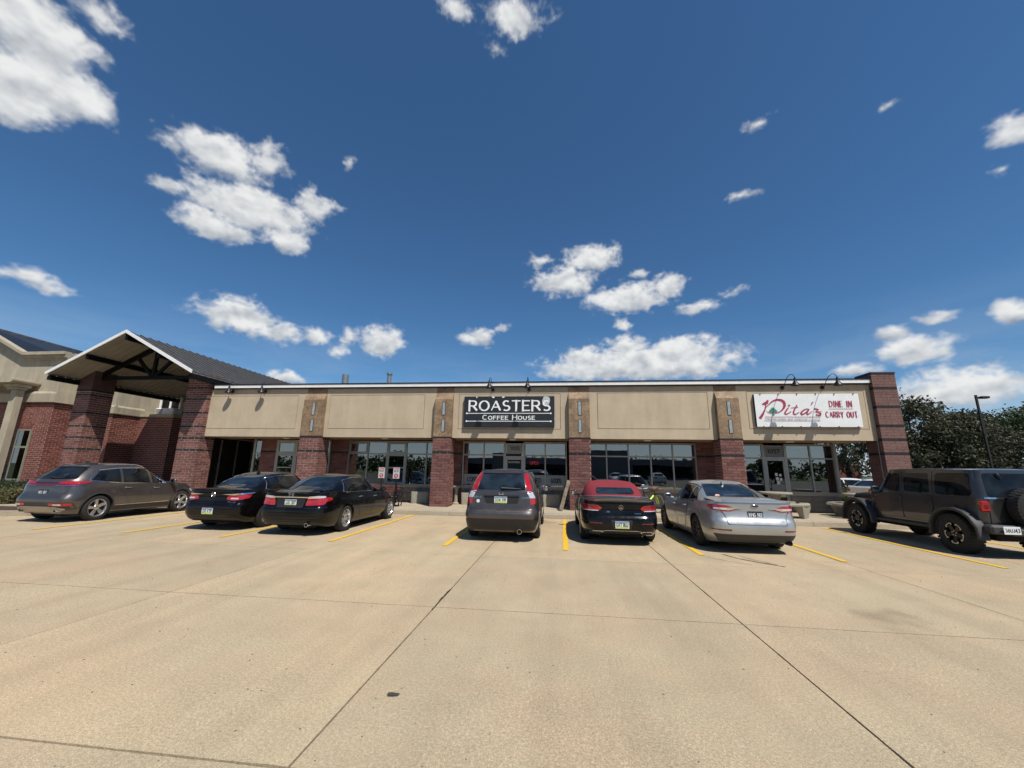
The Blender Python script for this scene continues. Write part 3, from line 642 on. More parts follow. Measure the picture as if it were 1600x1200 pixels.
# fascia panels with a recessed reveal line
GR = [(-15.86, -11.49, 3.24, 4.73), (-9.98, -5.68, 3.26, 4.74), (-4.19, .08, 3.27, 4.76), (1.56, 5.85, 3.30, 4.77), (7.30, 11.52, 3.32, 4.79)]
EDG = [(-15.8 - .5, -11.08), (-10.15, -5.17), (-4.42, .40), (1.24, 6.10), (6.93, 11.74)]
for (a, b), (g0, g1, h0, h1) in zip(EDG, GR):
    if a < -15.8: a = -16.28
    fp = MB(); fp.box(a, b, YF + .02, 16.62, ZB + .002, 5.03)
    fo = fp.build('fascia_panel', m_mortar_d, mall)
    w = .018
    mb = MB(); mb.box(g0 + w if a < g0 else a, g1 - w, YF - .003, YF + .05, h0 + w, h1 - w); mb.build('stucco_panel', m_eifs, fo)
    mb = MB()
    mb.box(a, b, YF, YF + .05, ZB, h0); mb.box(a, b, YF, YF + .05, h1, 5.03)
    if a < g0: mb.box(a, g0, YF, YF + .05, h0 + .0005, h1 - .0005)
    mb.box(g1, b, YF, YF + .05, h0 + .0005, h1 - .0005); mb.build('stucco_border', m_eifs, fo)
# coping: white band with a black edge
mb = MB(); mb.box(-15.6, 11.735, 16.27, 16.72, 5.07, 5.20); mb.build('coping', m_coping, mall)
mb = MB(); mb.box(-15.6, 11.735, 16.25, 16.73, 5.203, 5.245); mb.box(-15.6, 11.735, 16.285, 16.6, 5.03, 5.067); mb.build('coping_edge', m_blackm, mall)
# soffit and lights in it
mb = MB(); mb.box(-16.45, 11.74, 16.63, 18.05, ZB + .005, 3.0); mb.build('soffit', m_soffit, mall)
for x, y in ((-12.4, 17.2), (-7.6, 17.0), (-1.95, 17.1), (3.6, 17.0), (9.1, 17.2)):
    mb = MB(); mb.lathe([(.0, -.02), (.12, -.02), (.15, 0), (.15, .03)], 20, Matrix.Translation((x, y, ZB - .005))); mb.build('soffit_light', m_white, mall, smooth=True)
# brick pillars: individual bricks on three fronts, joined brickwork elsewhere
BL, BH, BJ = .325, .1045, .0175
for k, (a, b) in enumerate(PIL):
    zt = 5.75 if k == 0 else ZB - .03
    mb = MB(); mb.box(a + .01, b - .01, YP + .012, YP + .74, .12, zt); po = mb.build('brick_pillar', m_mortar, mall)
    bands = (2.33,) if k else (2.33, 2.78, 3.28, 3.97, 4.55, 5.1)
    if k in (2, 3, 4): brick_objs(po, YP, a, b, Z0, zt, BL, BH, BJ, bands)
    mb = MB()
    if k not in (2, 3, 4): wall_bricks(mb, 'y', YP + .012, -1, a, b, Z0, zt, BL, BH, BJ, bands)
    wall_bricks(mb, 'x', a + .01, -1, YP + .02, YP + .75, Z0, zt, BL, BH, BJ, bands); wall_bricks(mb, 'x', b - .01, 1, YP + .02, YP + .75, Z0, zt, BL, BH, BJ, bands)
    o = mb.build('brickwork', [m_brick, m_bandb], po); o['kind'] = 'stuff'
    if k:
        mb = MB(); mb.bbox(a - .01, b + .01, YP - .012, YP + .76, ZB - .03, ZB + .035, .008); mb.build('pillar_cap', m_bandb, po)
        # textured pilaster with a sloped head and two glass accents
        mb = MB(); mb.prism([(YP, ZB + .04), (YF - .002, ZB + .04), (YF - .002, 4.80), (YP, 4.5)], a + .004, b - .004, 'x'); px = mb.build('pilaster', m_pil, mall)
        mb = MB(); mb.box(a, b, YF - .01, 16.61, 4.805, 5.028); mb.box(a + .004, b - .004, YF, 16.61, ZB + .04, 4.80); mb.build('pilaster_head', m_pil, px)
        c = (a + b) / 2 + .02
        for z0, z1 in ((3.84, 4.36), (3.14, 3.64)):
            mb = MB(); mb.bbox(c - .075, c + .075, YP - .012, YP + .02, z0 - .02, z1 + .02, .006); ft = mb.build('accent_frame', m_trim, px)
            mb = MB(); mb.box(c - .052, c + .052, YP - .017, YP, z0, z1); mb.build('accent_glass', simple('accent_glass', (.34, .37, .36), .15, .2, var=.15, scale=9), ft)
mb = MB(); a, b = TOW; mb.box(a + .01, b - .01, YP + .012, YP + .80, .12, 5.40); to = mb.build('end_pillar', m_mortar_d, mall)
mb = MB(); bands = (2.42, 2.95, 3.46, 4.09, 4.81)
wall_bricks(mb, 'y', YP + .012, -1, a, b, Z0, 5.40, .42, .1, .009, bands, bandL=.36); wall_bricks(mb, 'x', a + .01, -1, YP + .02, YP + .81, Z0, 5.40, .42, .1, .009, bands, bandL=.36); wall_bricks(mb, 'x', b - .01, 1, YP + .02, YP + .81, Z0, 5.40, .42, .1, .009, bands)
o = mb.build('brickwork', [m_tbrick, m_bandb], to); o['kind'] = 'stuff'
mb = MB(); mb.bbox(a - .02, b + .02, YP - .02, YP + .84, 5.405, 5.47, .008); mb.build('pillar_cap', m_trim, to)
mb = MB(); mb.tube([(a - .03, YP + .2, 2.9), (a - .03, YP + .2, 1.2)], .015, 8); mb.build('conduit', m_alum, to)
# storefronts
def bars(mb, xs, z0, z1, w=.05, y=YS, d=.11):
    for x in xs: mb.box(x - w / 2, x + w / 2, y - .03, y + d - .03, z0, z1)
def storefront(xs, zs, mat, doors=(), sash=(), name='storefront_window'):
    """xs mullion centres, zs = (sill, rail, head)"""
    z0, zr, z1 = zs
    fr = MB(); fr.box(xs[0] - .035, xs[-1] + .035, YS - .028, YS + .078, z1 - .05, z1 + .03)
    so_ = fr.build(name, mat, mall); fr = MB(); fr.box(xs[0] - .035, xs[-1] + .035, YS - .04, YS + .078, z0 - .055, z0); fr.build('sill', mat, so_)
    for x in xs:
        mb = MB(); mb.box(x - .028, x + .028, YS - .03, YS + .08, z0 + .0005, z1 - .0505); mb.build('mullion', mat, so_)
    for i in range(len(xs) - 1):
        a, b = xs[i] + .028, xs[i + 1] - .028
        if i in doors: continue
        mb = MB(); mb.box(a, b, YS - .026, YS + .076, zr - .03, zr + .03); mb.build('rail', mat, so_)
        for p, q in ((z0, zr - .03), (zr + .03, z1 - .05)):
            if i in sash:
                m2 = MB(); m2.box(a + .001, a + .07, YS - .024, YS + .06, p + .001, q - .001); m2.box(b - .07, b - .001, YS - .024, YS + .06, p + .001, q - .001)
                m2.box(a + .07, b - .07, YS - .022, YS + .06, q - .07, q - .001); m2.box(a + .07, b - .07, YS - .022, YS + .06, p + .001, p + .07); m2.build('sash', mat, so_)
                mb = MB(); mb.box(a + .06, b - .06, YS + .012, YS + .022, p + .06, q - .06); mb.build('glass_pane', m_sglass, so_)
            else:
                mb = MB(); mb.box(a - .005, b + .005, YS + .012, YS + .022, p - .005, q + .005); mb.build('glass_pane', m_sglass, so_)
    return so_
def door(a, b, zr, z1, mat, zmid=None, bottom=Z0 + .01):
    dm = MB(); fw_ = .075
    dm.box(a, a + .045, YS - .035, YS + .09, bottom, z1); dm.box(b - .045, b, YS - .035, YS + .09, bottom, z1); dm.box(a + .045, b - .045, YS - .033, YS + .088, zr - .03, zr + .03)
    a, b = a + .047, b - .047
    dm.box(a, a + fw_, YS - .025, YS + .03, bottom + .01, zr - .032); dm.box(b - fw_, b, YS - .025, YS + .03, bottom + .01, zr - .032); dm.box(a + fw_, b - fw_, YS - .023, YS + .028, zr - .13, zr - .033); dm.box(a + fw_, b - fw_, YS - .023, YS + .028, bottom + .01, bottom + .25)
    if zmid: dm.box(a + fw_, b - fw_, YS - .023, YS + .028, zmid - .03, zmid + .03)
    d = dm.build('door', mat, mall)
    mb = MB(); mb.box(a + fw_ - .01, b - fw_ + .01, YS, YS + .01, bottom + .24, zr - .12); mb.box(a, b, YS + .012, YS + .022, zr + .03, z1 - .05); mb.build('glass_pane', m_sglass, d)
    mb = MB(); mb.tube([(a + .11, YS - .09, 1.0), (a + .11, YS - .09, 1.35)], .015); mb.box(a + .1, a + .12, YS - .09, YS - .02, 1.0, 1.03); mb.box(a + .1, a + .12, YS - .09, YS - .02, 1.32, 1.35); mb.build('door_handle', m_blackm, d)
    return d
def kneewall(x0, x1, top=.97, m=None):
    mb = MB(); mb.box(x0, x1, YS + .03, YS + .13, .1, top - .06); kw = mb.build('base_wall', m_mortar_d, mall)
    mb = MB(); x = x0
    while x < x1 - .02:
        e = min(x + 1.2, x1); mb.bbox(x + .003, e - .003, YS - .05, YS + .13, top - .17, top - .06, .008); x = e
    mb.build('sill_cap', m_kerb, kw)
    n = int(round((x1 - x0) / .4)); rows = 3; h = (top - .17 - Z0) / rows
    for r_ in range(rows):
        off = .2 if r_ % 2 else 0; x = x0 - off
        while x < x1 - .02:
            a, b = max(x, x0), min(x + .4, x1)
            if b - a > .06:
                bm = bmesh.new(); nx, nz = 5, 3
                vs = [[bm.verts.new((a + .004 + (b - a - .008) * i / nx, YS + .0 - (.0 if i in (0, nx) or j in (0, nz) else rnd.uniform(.008, .03)), Z0 + r_ * h + .004 + (h - .008) * j / nz)) for i in range(nx + 1)] for j in range(nz + 1)]
                for j in range(nz):
                    for i in range(nx): bm.faces.new((vs[j][i], vs[j][i + 1], vs[j + 1][i + 1], vs[j + 1][i]))
                rim = vs[0][:] + [vs[j][nx] for j in range(1, nz + 1)] + vs[nz][nx - 1::-1] + [vs[j][0] for j in range(nz - 1, 0, -1)]
                bk = [bm.verts.new((v.co.x, YS + .032, v.co.z)) for v in rim]
                for i in range(len(rim)): bm.faces.new((rim[i], bk[i], bk[(i + 1) % len(rim)], rim[(i + 1) % len(rim)]))
                m3 = MB(); m3.bm(bm); m3.build('block', m or m_block, kw)
            x += .4
    return kw
ZS = (.95, 2.27, 2.83)
# bay one: deep dark entry, brick pier, glazed door behind the first pillar
mb = MB(); mb.box(-14.14, -13.37, YS + .012, YS + .5, .12, 2.9); pr_ = mb.build('brick_pier', m_mortar_d, mall)
mb = MB(); wall_bricks(mb, 'y', YS + .012, -1, -14.15, -13.36, Z0, 2.89, BL, BH, BJ, (2.33,)); wall_bricks(mb, 'x', -14.14, -1, YS + .02, YS + .5, Z0, 2.89, BL, BH, BJ, (2.33,)); mb.build('brickwork', [m_brick, m_bandb], pr_)['kind'] = 'stuff'
mb = MB(); mb.box(-14.52, -14.42, YS - .03, YS + .1, Z0, 2.88); mb.box(-14.419, -14.16, YS - .02, YS + .06, 2.2, 2.26); jf = mb.build('entry_frame', m_alum_w, mall)
mb = MB(); mb.box(-14.43, -14.15, YS + .01, YS + .02, Z0, 2.88); mb.build('glass_pane', m_sglass, jf)
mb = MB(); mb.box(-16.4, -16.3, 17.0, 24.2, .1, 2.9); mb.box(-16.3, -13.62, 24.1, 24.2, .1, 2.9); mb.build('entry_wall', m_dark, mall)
for y in (17.9, 18.9, 19.9, 20.9, 22.0):
    mb = MB(); mb.box(-16.31, -16.25, y, y + .05, Z0, 2.85); mb.build('entry_mullion', m_alum, mall)
storefront([-13.31, -12.36, -11.4], (.62, 2.22, 2.83), m_alum_w, sash=(0, 1)); kneewall(-13.36, -10.9, .64)
mb = MB(); mb.box(-13.2, -12.5, YS - .015, YS + .03, 1.56, 1.61); mb.build('meeting_rail', m_alum_w, mall)
# bay two
storefront([-11.35, -10.64], (.62, 2.27, 2.83), m_alum_w)
mb = MB(); mb.box(-10.55, -9.74, YS + .012, YS + .3, .12, 2.9); pr_ = mb.build('brick_pier', m_mortar_d, mall)
mb = MB(); wall_bricks(mb, 'y', YS + .012, -1, -10.56, -9.73, Z0, 2.89, BL, BH, BJ, (2.33,)); wall_bricks(mb, 'x', -9.74, 1, YS + .02, YS + .3, Z0, 2.89, BL, BH, BJ, (2.33,)); mb.build('brickwork', [m_brick, m_bandb], pr_)['kind'] = 'stuff'
storefront([-9.68, -8.76, -7.83, -6.92, -5.97, -5.2], ZS, m_alum, sash=(2,)); kneewall(-9.72, -4.85)
m2 = MB(); m2.box(-9.64, -8.8, YS - .036, YS - .02, 2.72, 2.77); m2.box(-9.64, -8.8, YS - .036, YS - .02, 2.31, 2.36); m2.box(-9.64, -9.58, YS - .036, YS - .02, 2.36, 2.72); m2.box(-8.86, -8.8, YS - .036, YS - .02, 2.36, 2.72); m2.build('transom_sash', m_alum, mall)
mb = MB(); mb.box(-7.76, -6.99, YS - .012, YS + .03, 1.62, 1.68); mb.build('meeting_rail', m_alum, mall)
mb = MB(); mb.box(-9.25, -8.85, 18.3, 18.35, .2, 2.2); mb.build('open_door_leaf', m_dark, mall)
# bay three
mb = MB(); mb.box(-4.83, -4.33, YS + .012, YS + .3, .12, 2.9); pr_ = mb.build('brick_pier', m_mortar_d, mall)
mb = MB(); wall_bricks(mb, 'y', YS + .012, -1, -4.84, -4.32, Z0, 2.89, BL, BH, BJ, (2.33,)); mb.build('brickwork', [m_brick, m_bandb], pr_)['kind'] = 'stuff'
storefront([-4.26, -3.33, -2.415], ZS, m_alum_w); storefront([-1.5, -.6, .31], ZS, m_alum_w); door(-2.385, -1.53, 2.2, 2.83, m_alum_w); kneewall(-4.3, -2.43); kneewall(-1.49, 1.3)
# bay four
storefront([1.12, 2.03, 2.95, 3.87, 4.78, 5.70], ZS, m_alum); kneewall(1.08, 7.4)
mb = MB(); mb.box(5.76, 6.55, YS + .012, YS + .3, .12, 2.9); pr_ = mb.build('brick_pier', m_mortar_d, mall)
mb = MB(); wall_bricks(mb, 'y', YS + .012, -1, 5.75, 6.56, Z0, 2.89, BL, BH, BJ, (2.33,)); mb.build('brickwork', [m_brick, m_bandb], pr_)['kind'] = 'stuff'
# bay five with a glazed return at the corner
storefront([6.6, 7.46, 8.345], ZS, m_alum); door(8.375, 9.22, 2.3, 2.83, m_alum); storefront([9.25, 10.17, 11.05], ZS, m_alum); kneewall(9.26, 11.12)
mb = MB(); mb.box(11.08, 11.17, YS - .035, YS + .09, .97, 2.9); mb.build('corner_post', m_alum_w, mall)
for y in (19.4, 20.9, 22.4):
    mb = MB(); mb.box(11.08, 11.16, y, y + .05, .97, 2.9); mb.build('corner_post', m_alum, mall)
mb = MB(); mb.box(11.115, 11.125, YS + .09, 22.4, .97, 2.83); mb.build('glass_pane', m_sglass, mall)
mb = MB(); mb.box(11.08, 11.2, YS + .131, 22.5, .1, .96); mb.build('return_wall', m_block, mall)
# roof vents
for x, y, r, z, c in ((-12.6, 22, .19, 7.02, 1), (-9.87, 22, .12, 7.1, 0)):
    mb = MB(); mb.lathe([(r, 5.0), (r, z - .12), (r * 1.35, z - .11), (r * 1.35, z), (0, z + .02)] if not c else [(r, 5.0), (r, z), (r * .9, z), (r * .9, z - .1), (0, z - .1)], 20, Matrix.Translation((x, y, 0))); mb.build('vent_pipe', simple('galvanised', (.34, .34, .33), .4, .7), mall, smooth=True)
# lettering that belongs to the glass
def decal(text, x0, x1, z0, z1, mat, name='lettering', y=YS - .002, w=.14, **k):
    mb = MB(); letters(mb, text, x0, x1, z0, z1, yframe(y), w, **k); return mb.build(name, mat, mall)
m_film = simple('frosted_film', (.26, .27, .27), .5, var=.1)
for i, (a, b) in enumerate(((-4.23, -3.36), (-3.30, -2.45), (-1.47, -.63), (-.57, .28))):
    mb = MB(); mb.box(a, b, YS + .004, YS + .008, 1.0, 1.43); mb.build('frosted_band', m_film, mall)
for t, a, b in (('COFFEE', -4.04, -3.4), ('BAKED', -1.3, -.79), ('GOODS', -.36, .08)): decal(t, a, b, 1.12, 1.29, m_ink, y=YS + .001, w=.22)
decal('ROASTERS', -2.2, -1.72, 1.93, 2.0, m_white, y=YS - .03, w=.12); decal('1055', -2.13, -1.75, 2.5, 2.63, m_ink, y=YS - .003, w=.18)
mb = MB(); mb.box(-2.31, -1.6, YS + .006, YS + .009, 2.33, 2.76); mb.build('address_panel', m_film, mall)
mb = MB(); mb.box(8.42, 9.18, YS + .006, YS + .009, 2.34, 2.77); mb.build('address_panel', simple('address_film', (.16, .165, .165), .4, var=.1), mall)
decal('1057', 8.57, 9.02, 2.48, 2.63, m_ink, y=YS - .003, w=.26)
m_paper = simple('paper', (.62, .62, .63), .7, var=.12, scale=8)
mb = MB(); mb.box(9.31, 9.75, YS + .026, YS + .03, 1.18, 1.45); po = mb.build('window_poster', m_paper, mall)
mb = MB(); mb.box(9.36, 9.44, YS + .020, YS + .0255, 1.36, 1.41); mb.box(9.42, 9.52, YS + .020, YS + .0255, 1.2, 1.29); mb.box(9.58, 9.7, YS + .020, YS + .0255, 1.22, 1.27); mb.build('print', m_ink, po)
for (x, z, s) in ((8.8, 1.62, .1), (8.95, 1.6, .08), (8.82, 1.45, .1), (8.96, 1.43, .09), (8.85, 1.3, .12)):
    mb = MB(); mb.box(x - s / 2, x + s / 2, YS - .006, YS - .002, z - s * .6, z + s * .6); mb.build('door_notice', m_paper, mall)
# furniture seen dimly through the glass
m_int = simple('interior_wood', (.14, .09, .055), .6, var=.25); m_intg = simple('interior_grey', (.18, .17, .155), .7, var=.2)
for x, y in ((-3.4, 19.6), (-.6, 19.8), (2.8, 19.6), (4.3, 20.2), (9.9, 19.4)):
    mb = MB(); mb.box(x - .4, x + .4, y - .35, y + .35, .88, .92); mb.box(x - .04, x + .04, y - .04, y + .04, .17, .88); mb.build('inner_table', m_int, mall)
mb = MB(); mb.box(-3.9, -.2, 22.6, 23.2, .17, 1.2); mb.box(7.2, 8.1, 22.4, 23, .17, 1.15); mb.build('counter', m_int, mall)
mb = MB(); mb.box(10.0, 10.25, 19.0, 19.3, .17, 2.95); mb.build('inner_column', m_intg, mall)

# ================================================================== SIGNS AND LAMPS ON THE FASCIA
m_sblk = simple('sign_black', (.016, .019, .021), .45, var=.2, scale=3); m_lett = simple('sign_white', (.80, .80, .78), .5, var=.04)
sg = thing('shop_sign', 'long black shop sign with white capital lettering between two white rules', 'sign', (-2.05, YF, 3.98))
mb = MB(); mb.bbox(-3.93, -.17, 16.27, YF - .004, 3.35, 4.62, .006); mb.build('sign_panel', m_sblk, sg)
F = yframe(16.268); mb = MB()
letters(mb, 'ROASTERS', -3.70, -.36, 4.03, 4.43, F, .20, gap=.3, thin=.12, serif=.10)
mb.build('large_lettering', m_lett, sg)
mb = MB(); letters(mb, 'Coffee House', -3.12, -.97, 3.655, 3.835, F, .20, gap=.32, thin=.14, serif=.08, space=.4, caps=True)
mb.build('small_lettering', m_lett, sg)
mb = MB()
for z in (3.91, 3.585):
    mb.box(-3.8, -.32, 16.262, 16.2685, z - .013, z + .013)
    for x in (-3.8, -.32): mb.lathe([(0, 0), (.036, 0), (.036, .008), (0, .008)], 14, Matrix.Translation((x, 16.2675, z)) @ Matrix.Rotation(R(90), 4, 'X'))
mb.build('rule_lines', m_lett, sg)
def blot(cx, cz, rx, rz, seed, flat=None):
    pts = []
    for i in range(22):
        t = 2 * math.pi * i / 22; k = 1 + .3 * noise.noise(Vector((math.cos(t) * 1.3, math.sin(t) * 1.3, seed))); z = cz + rz * math.sin(t) * k
        if flat is not None: z = min(z, flat)
        pts.append((cx + rx * math.cos(t) * k, z))
    return pts
mb = MB(); mb.prism(blot(-.52, 4.44, .16, .2, 1.5, 4.612), 16.262, 16.269, 'y'); mb.build('peeled_patch', simple('bare_metal', (.46, .47, .47), .5, var=.06), sg)
mb = MB()
for i, (x, w) in enumerate(((-2.7, .06), (-2.28, .05), (-3.4, .025))): mb.prism(blot(x, 4.6, w, .045, i + 3, 4.612), 16.263, 16.269, 'y')
for i, z in enumerate((3.72, 3.4, 3.33)): mb.prism([(-.185 + .012, z), (-.165, z + .06), (-.165, z - .08)], 16.262, 16.269, 'y')
mb.build('paint_chip', m_lett, sg)
# banner
bn = thing('banner_sign', 'white banner with red script lettering, a green tree emblem and DINE IN, CARRY OUT', 'sign', (9.38, YF, 4.0))
bm = bmesh.new(); nx, nz = 64, 22; vs = []
def wrinkle(u, v):
    k = .004 * noise.noise(Vector((u * 7, v * 3, 0))) + .010 * max(0, noise.noise(Vector(((u - 1) * 6 + (v - 1) * 3, (v - 1) * 9 - (u - 1) * 5, 4)))) * max(0, 1 - 3.2 * math.hypot((1 - u) * 1.4, (1 - v) * .9))
    k += .006 * math.exp(-((u - .83) / .012) ** 2) * max(0, v - .72); return k
for j in range(nz + 1):
    vs.append([bm.verts.new((7.525 + 3.7 * i / nx, 16.268 - wrinkle(i / nx, j / nz), 3.395 + 1.265 * j / nz)) for i in range(nx + 1)])
for j in range(nz):
    for i in range(nx): bm.faces.new((vs[j][i], vs[j][i + 1], vs[j + 1][i + 1], vs[j + 1][i]))
mb = MB(); mb.bm(bm); mb.build('banner_sheet', simple('banner_vinyl', (.76, .77, .76), .45, var=.03), bn, smooth=True)
mb = MB(); mb.box(7.53, 11.22, 16.29, YF - .004, 3.40, 4.655); mb.build('sign_box', m_blackm, bn)
m_red = simple('banner_red', (.36, .03, .075), .5, var=.05); m_grn = simple('banner_green', (.05, .22, .14), .5, var=.2, scale=40); m_grey = simple('banner_grey', (.25, .29, .28), .5, var=.1)
F = yframe(16.258); mb = MB()
SC = dict(flag=[(8.01, 4.42, 0.052), (7.97, 4.33, .1), (7.89, 4.28, 0.11), (7.78, 4.26, 0.019)], stem=[(7.92, 4.30, 0.033), (7.90, 4.16, .036), (7.87, 4.06, 0.045), (7.76, 3.86, 0.084), (7.65, 3.71, 0.104)],
 bowl=[(7.87, 4.07, 0.016), (7.95, 4.18, .024), (8.05, 4.27, 0.033), (8.14, 4.35, .045), (8.23, 4.4, 0.058), (8.32, 4.43, .07), (8.41, 4.43, 0.078), (8.50, 4.41, .095), (8.56, 4.36, 0.104), (8.59, 4.29, .1), (8.59, 4.21, 0.091), (8.555, 4.13, .075), (8.5, 4.06, 0.058), (8.44, 4.0, .04), (8.36, 3.95, 0.029), (8.26, 3.915, .02), (8.15, 3.9, 0.016), (8.06, 3.90, .016), (7.98, 3.92, 0.016), (7.91, 4.0, 0.016)],
 i=[(8.72, 4.13, 0.033), (8.66, 4.06, .045), (8.6, 3.98, 0.052), (8.56, 3.91, .055), (8.585, 3.875, 0.045), (8.63, 3.88, 0.039), (8.71, 3.92, .03), (8.8, 3.99, 0.019)], idot=[(8.71, 4.2, 0.05), (8.78, 4.22, 0.05)],
 t=[(9.03, 4.23, 0.033), (8.98, 4.15, .045), (8.92, 4.05, 0.052), (8.87, 3.95, .052), (8.875, 3.885, 0.05), (8.92, 3.86, 0.045), (9.0, 3.90, .03), (9.08, 3.96, 0.019)], tb=[(8.79, 4.11, 0.016), (9.06, 4.15, 0.029)],
 a=[(9.41, 4.08, 0.026), (9.34, 4.075, .03), (9.26, 4.04, 0.039), (9.18, 3.98, .05), (9.13, 3.91, 0.058), (9.16, 3.865, 0.05), (9.23, 3.885, .04), (9.33, 3.96, .033), (9.44, 4.07, 0.039)], a2=[(9.44, 4.07, .045), (9.37, 3.97, .05), (9.335, 3.90, 0.052), (9.36, 3.865, 0.04), (9.43, 3.90, .028), (9.54, 3.99, 0.019)],
 ap=[(9.6, 4.34, 0.052), (9.52, 4.21, 0.013)], z=[(9.6, 4.08, 0.039), (9.66, 4.075, .05), (9.75, 4.055, 0.04), (9.70, 4.0, .035), (9.66, 3.965, 0.026)], zm=[(9.60, 3.955, .012), (9.75, 3.975, .02), (9.88, 3.985, .014)],
 z2=[(9.67, 3.96, 0.026), (9.76, 3.945, .042), (9.82, 3.90, 0.056), (9.81, 3.855, .055), (9.76, 3.83, 0.052), (9.69, 3.845, .042), (9.65, 3.875, 0.035)])
for k, (nm, st) in enumerate(SC.items()): mb.ribbon([q[:2] for q in st], None, k * .0004, [q[2] for q in st], 0, F)
mb.build('script_lettering', m_red, bn)
mb = MB(); letters(mb, 'DINE IN', 10.17, 10.94, 4.16, 4.37, F, .16, gap=.45, thin=.085, serif=.06); letters(mb, 'CARRY OUT', 10.0, 11.08, 3.755, 3.965, F, .16, gap=.45, thin=.085, serif=.06)
mb.box(10.13, 10.97, 16.254, 16.2575, 4.075, 4.085); mb.build('block_lettering', m_red, bn)
mb = MB()
for z, a, b in ((3.775, 7.84, 9.81), (3.625, 7.80, 9.79)): mb.box(a, b, 16.254, 16.2575, z - .005, z + .005)
mb.build('rule_lines', m_red, bn)
mb = MB(); letters(mb, 'Mediterranean and American Cuisine', 7.86, 9.76, 3.665, 3.735, F, .15, gap=.2, space=.35); mb.build('small_lettering', m_grey, bn)
mb = MB()
for k, (z, w, h) in enumerate(((3.96, .2, .07), (4.0, .17, .07), (4.04, .12, .06), (4.08, .08, .05))):
    pts = []
    for i in range(9): pts.append((8.15 - w + 2 * w * i / 8, z - .03 * (1 - abs(i - 4) / 4) + (.02 if i % 2 else -.012)))
    mb.prism(pts + [(8.15 + w * .4, z + h), (8.15 - w * .4, z + h)], 16.2515 - k * .0006, 16.2545 - k * .0006, 'y')
mb.prism([(8.12, 3.83), (8.19, 3.83), (8.17, 3.95), (8.13, 3.95)], 16.2525, 16.2548, 'y'); mb.build('cedar_emblem', m_grn, bn)
mb = MB()
for i in range(6):
    for z in (3.405, 4.65): mb.bbox(7.75 + i * .66 - .02, 7.75 + i * .66 + .02, 16.24, 16.266, z - .015, z + .015, .004)
mb.build('fastener', m_blackm, bn)
# gooseneck lamps
def gooseneck(x, label, k=1.2):
    t = thing('gooseneck_lamp', label, 'lamp', (x, YF, 4.93), 0, 'gooseneck lamps along the fascia')
    mb = MB(); mb.lathe([(0, 0), (.075, 0), (.075, .02), (.05, .05), (0, .055)], 18, Matrix.Translation((x, YF - .002, 4.92)) @ Matrix.Rotation(R(90), 4, 'X')); mb.build('wall_mount', m_blackm, t, smooth=True)
    P = [(x, YF - d * k if d > .05 else YF - .04, z) for d, z in ((.04, 4.92), (.12, 4.96), (.22, 5.10), (.36, 5.25), (.52, 5.31), (.66, 5.27), (.74, 5.17), (.75, 5.08))]
    mb = MB(); mb.tube(P, .012, 8); mb.build('arm', m_blackm, t, smooth=True)
    mb = MB(); mb.lathe([(.028, .20), (.04, .15), (.05, .06), (.075, .02), (.135, -.06), (.15, -.10), (.143, -.10), (.125, -.055), (.05, .02), (0, .04)], 24, Matrix.Translation((x, YF - .75 * k, 4.93))); mb.build('lamp_shade', m_blackm, t, smooth=True)
    mb = MB(); mb.lathe([(0, -.08), (.03, -.07), (.04, -.03), (.02, .02), (0, .03)], 12, Matrix.Translation((x, YF - .75 * k, 4.93))); mb.build('bulb', m_alum_w, t, smooth=True)
for x, l in ((-14.75, 'black gooseneck lamp above the blank left fascia panel, nearer the brick pillar'), (-13.15, 'black gooseneck lamp above the blank left fascia panel, nearer the tan pilaster'),
             (-2.75, 'black gooseneck lamp over the first half of the black shop sign'), (-1.22, 'black gooseneck lamp over the second half of the black shop sign'),
             (8.65, 'black gooseneck lamp over the red script on the white banner'), (10.09, 'black gooseneck lamp over the DINE IN end of the white banner')): gooseneck(x, l, .34 if x < -10 else 1.2)
# neon signs hang inside the glass
m_neon = simple('neon_red', (.5, .02, .03), .4, var=0, emit=(1, .05, .07), estr=4.0)
ns_ = thing('neon_sign', 'red neon OPEN sign behind the coffee house window', 'neon sign', (-1.1, YS + .08, 1.95))
mb = MB(); letters(mb, 'OPEN', -1.27, -.91, 1.88, 2.01, yframe(YS + .05), .1, gap=.22); mb.build('neon_lettering', m_neon, ns_)
mb = MB(); mb.box(-1.3, -.88, YS + .07, YS + .08, 1.86, 2.03); mb.build('backing', m_dark, ns_)
ns_ = thing('neon_sign', 'dim red neon OPEN sign running downwards beside the last pillar', 'neon sign', (7.36, YS + .08, 2.15))
fr = lambda a, b, o: (7.36 + (b - .0), YS + .05 - o, 2.15 - a)
mb = MB(); letters(mb, 'OPEN', -.22, .22, -.06, .08, fr, .12, gap=.25); mb.build('neon_lettering', simple('neon_dim', (.4, .03, .04), .4, var=0, emit=(1, .05, .07), estr=.35), ns_)
mb = MB(); mb.box(7.28, 7.46, YS + .07, YS + .08, 1.9, 2.4); mb.build('backing', m_dark, ns_)

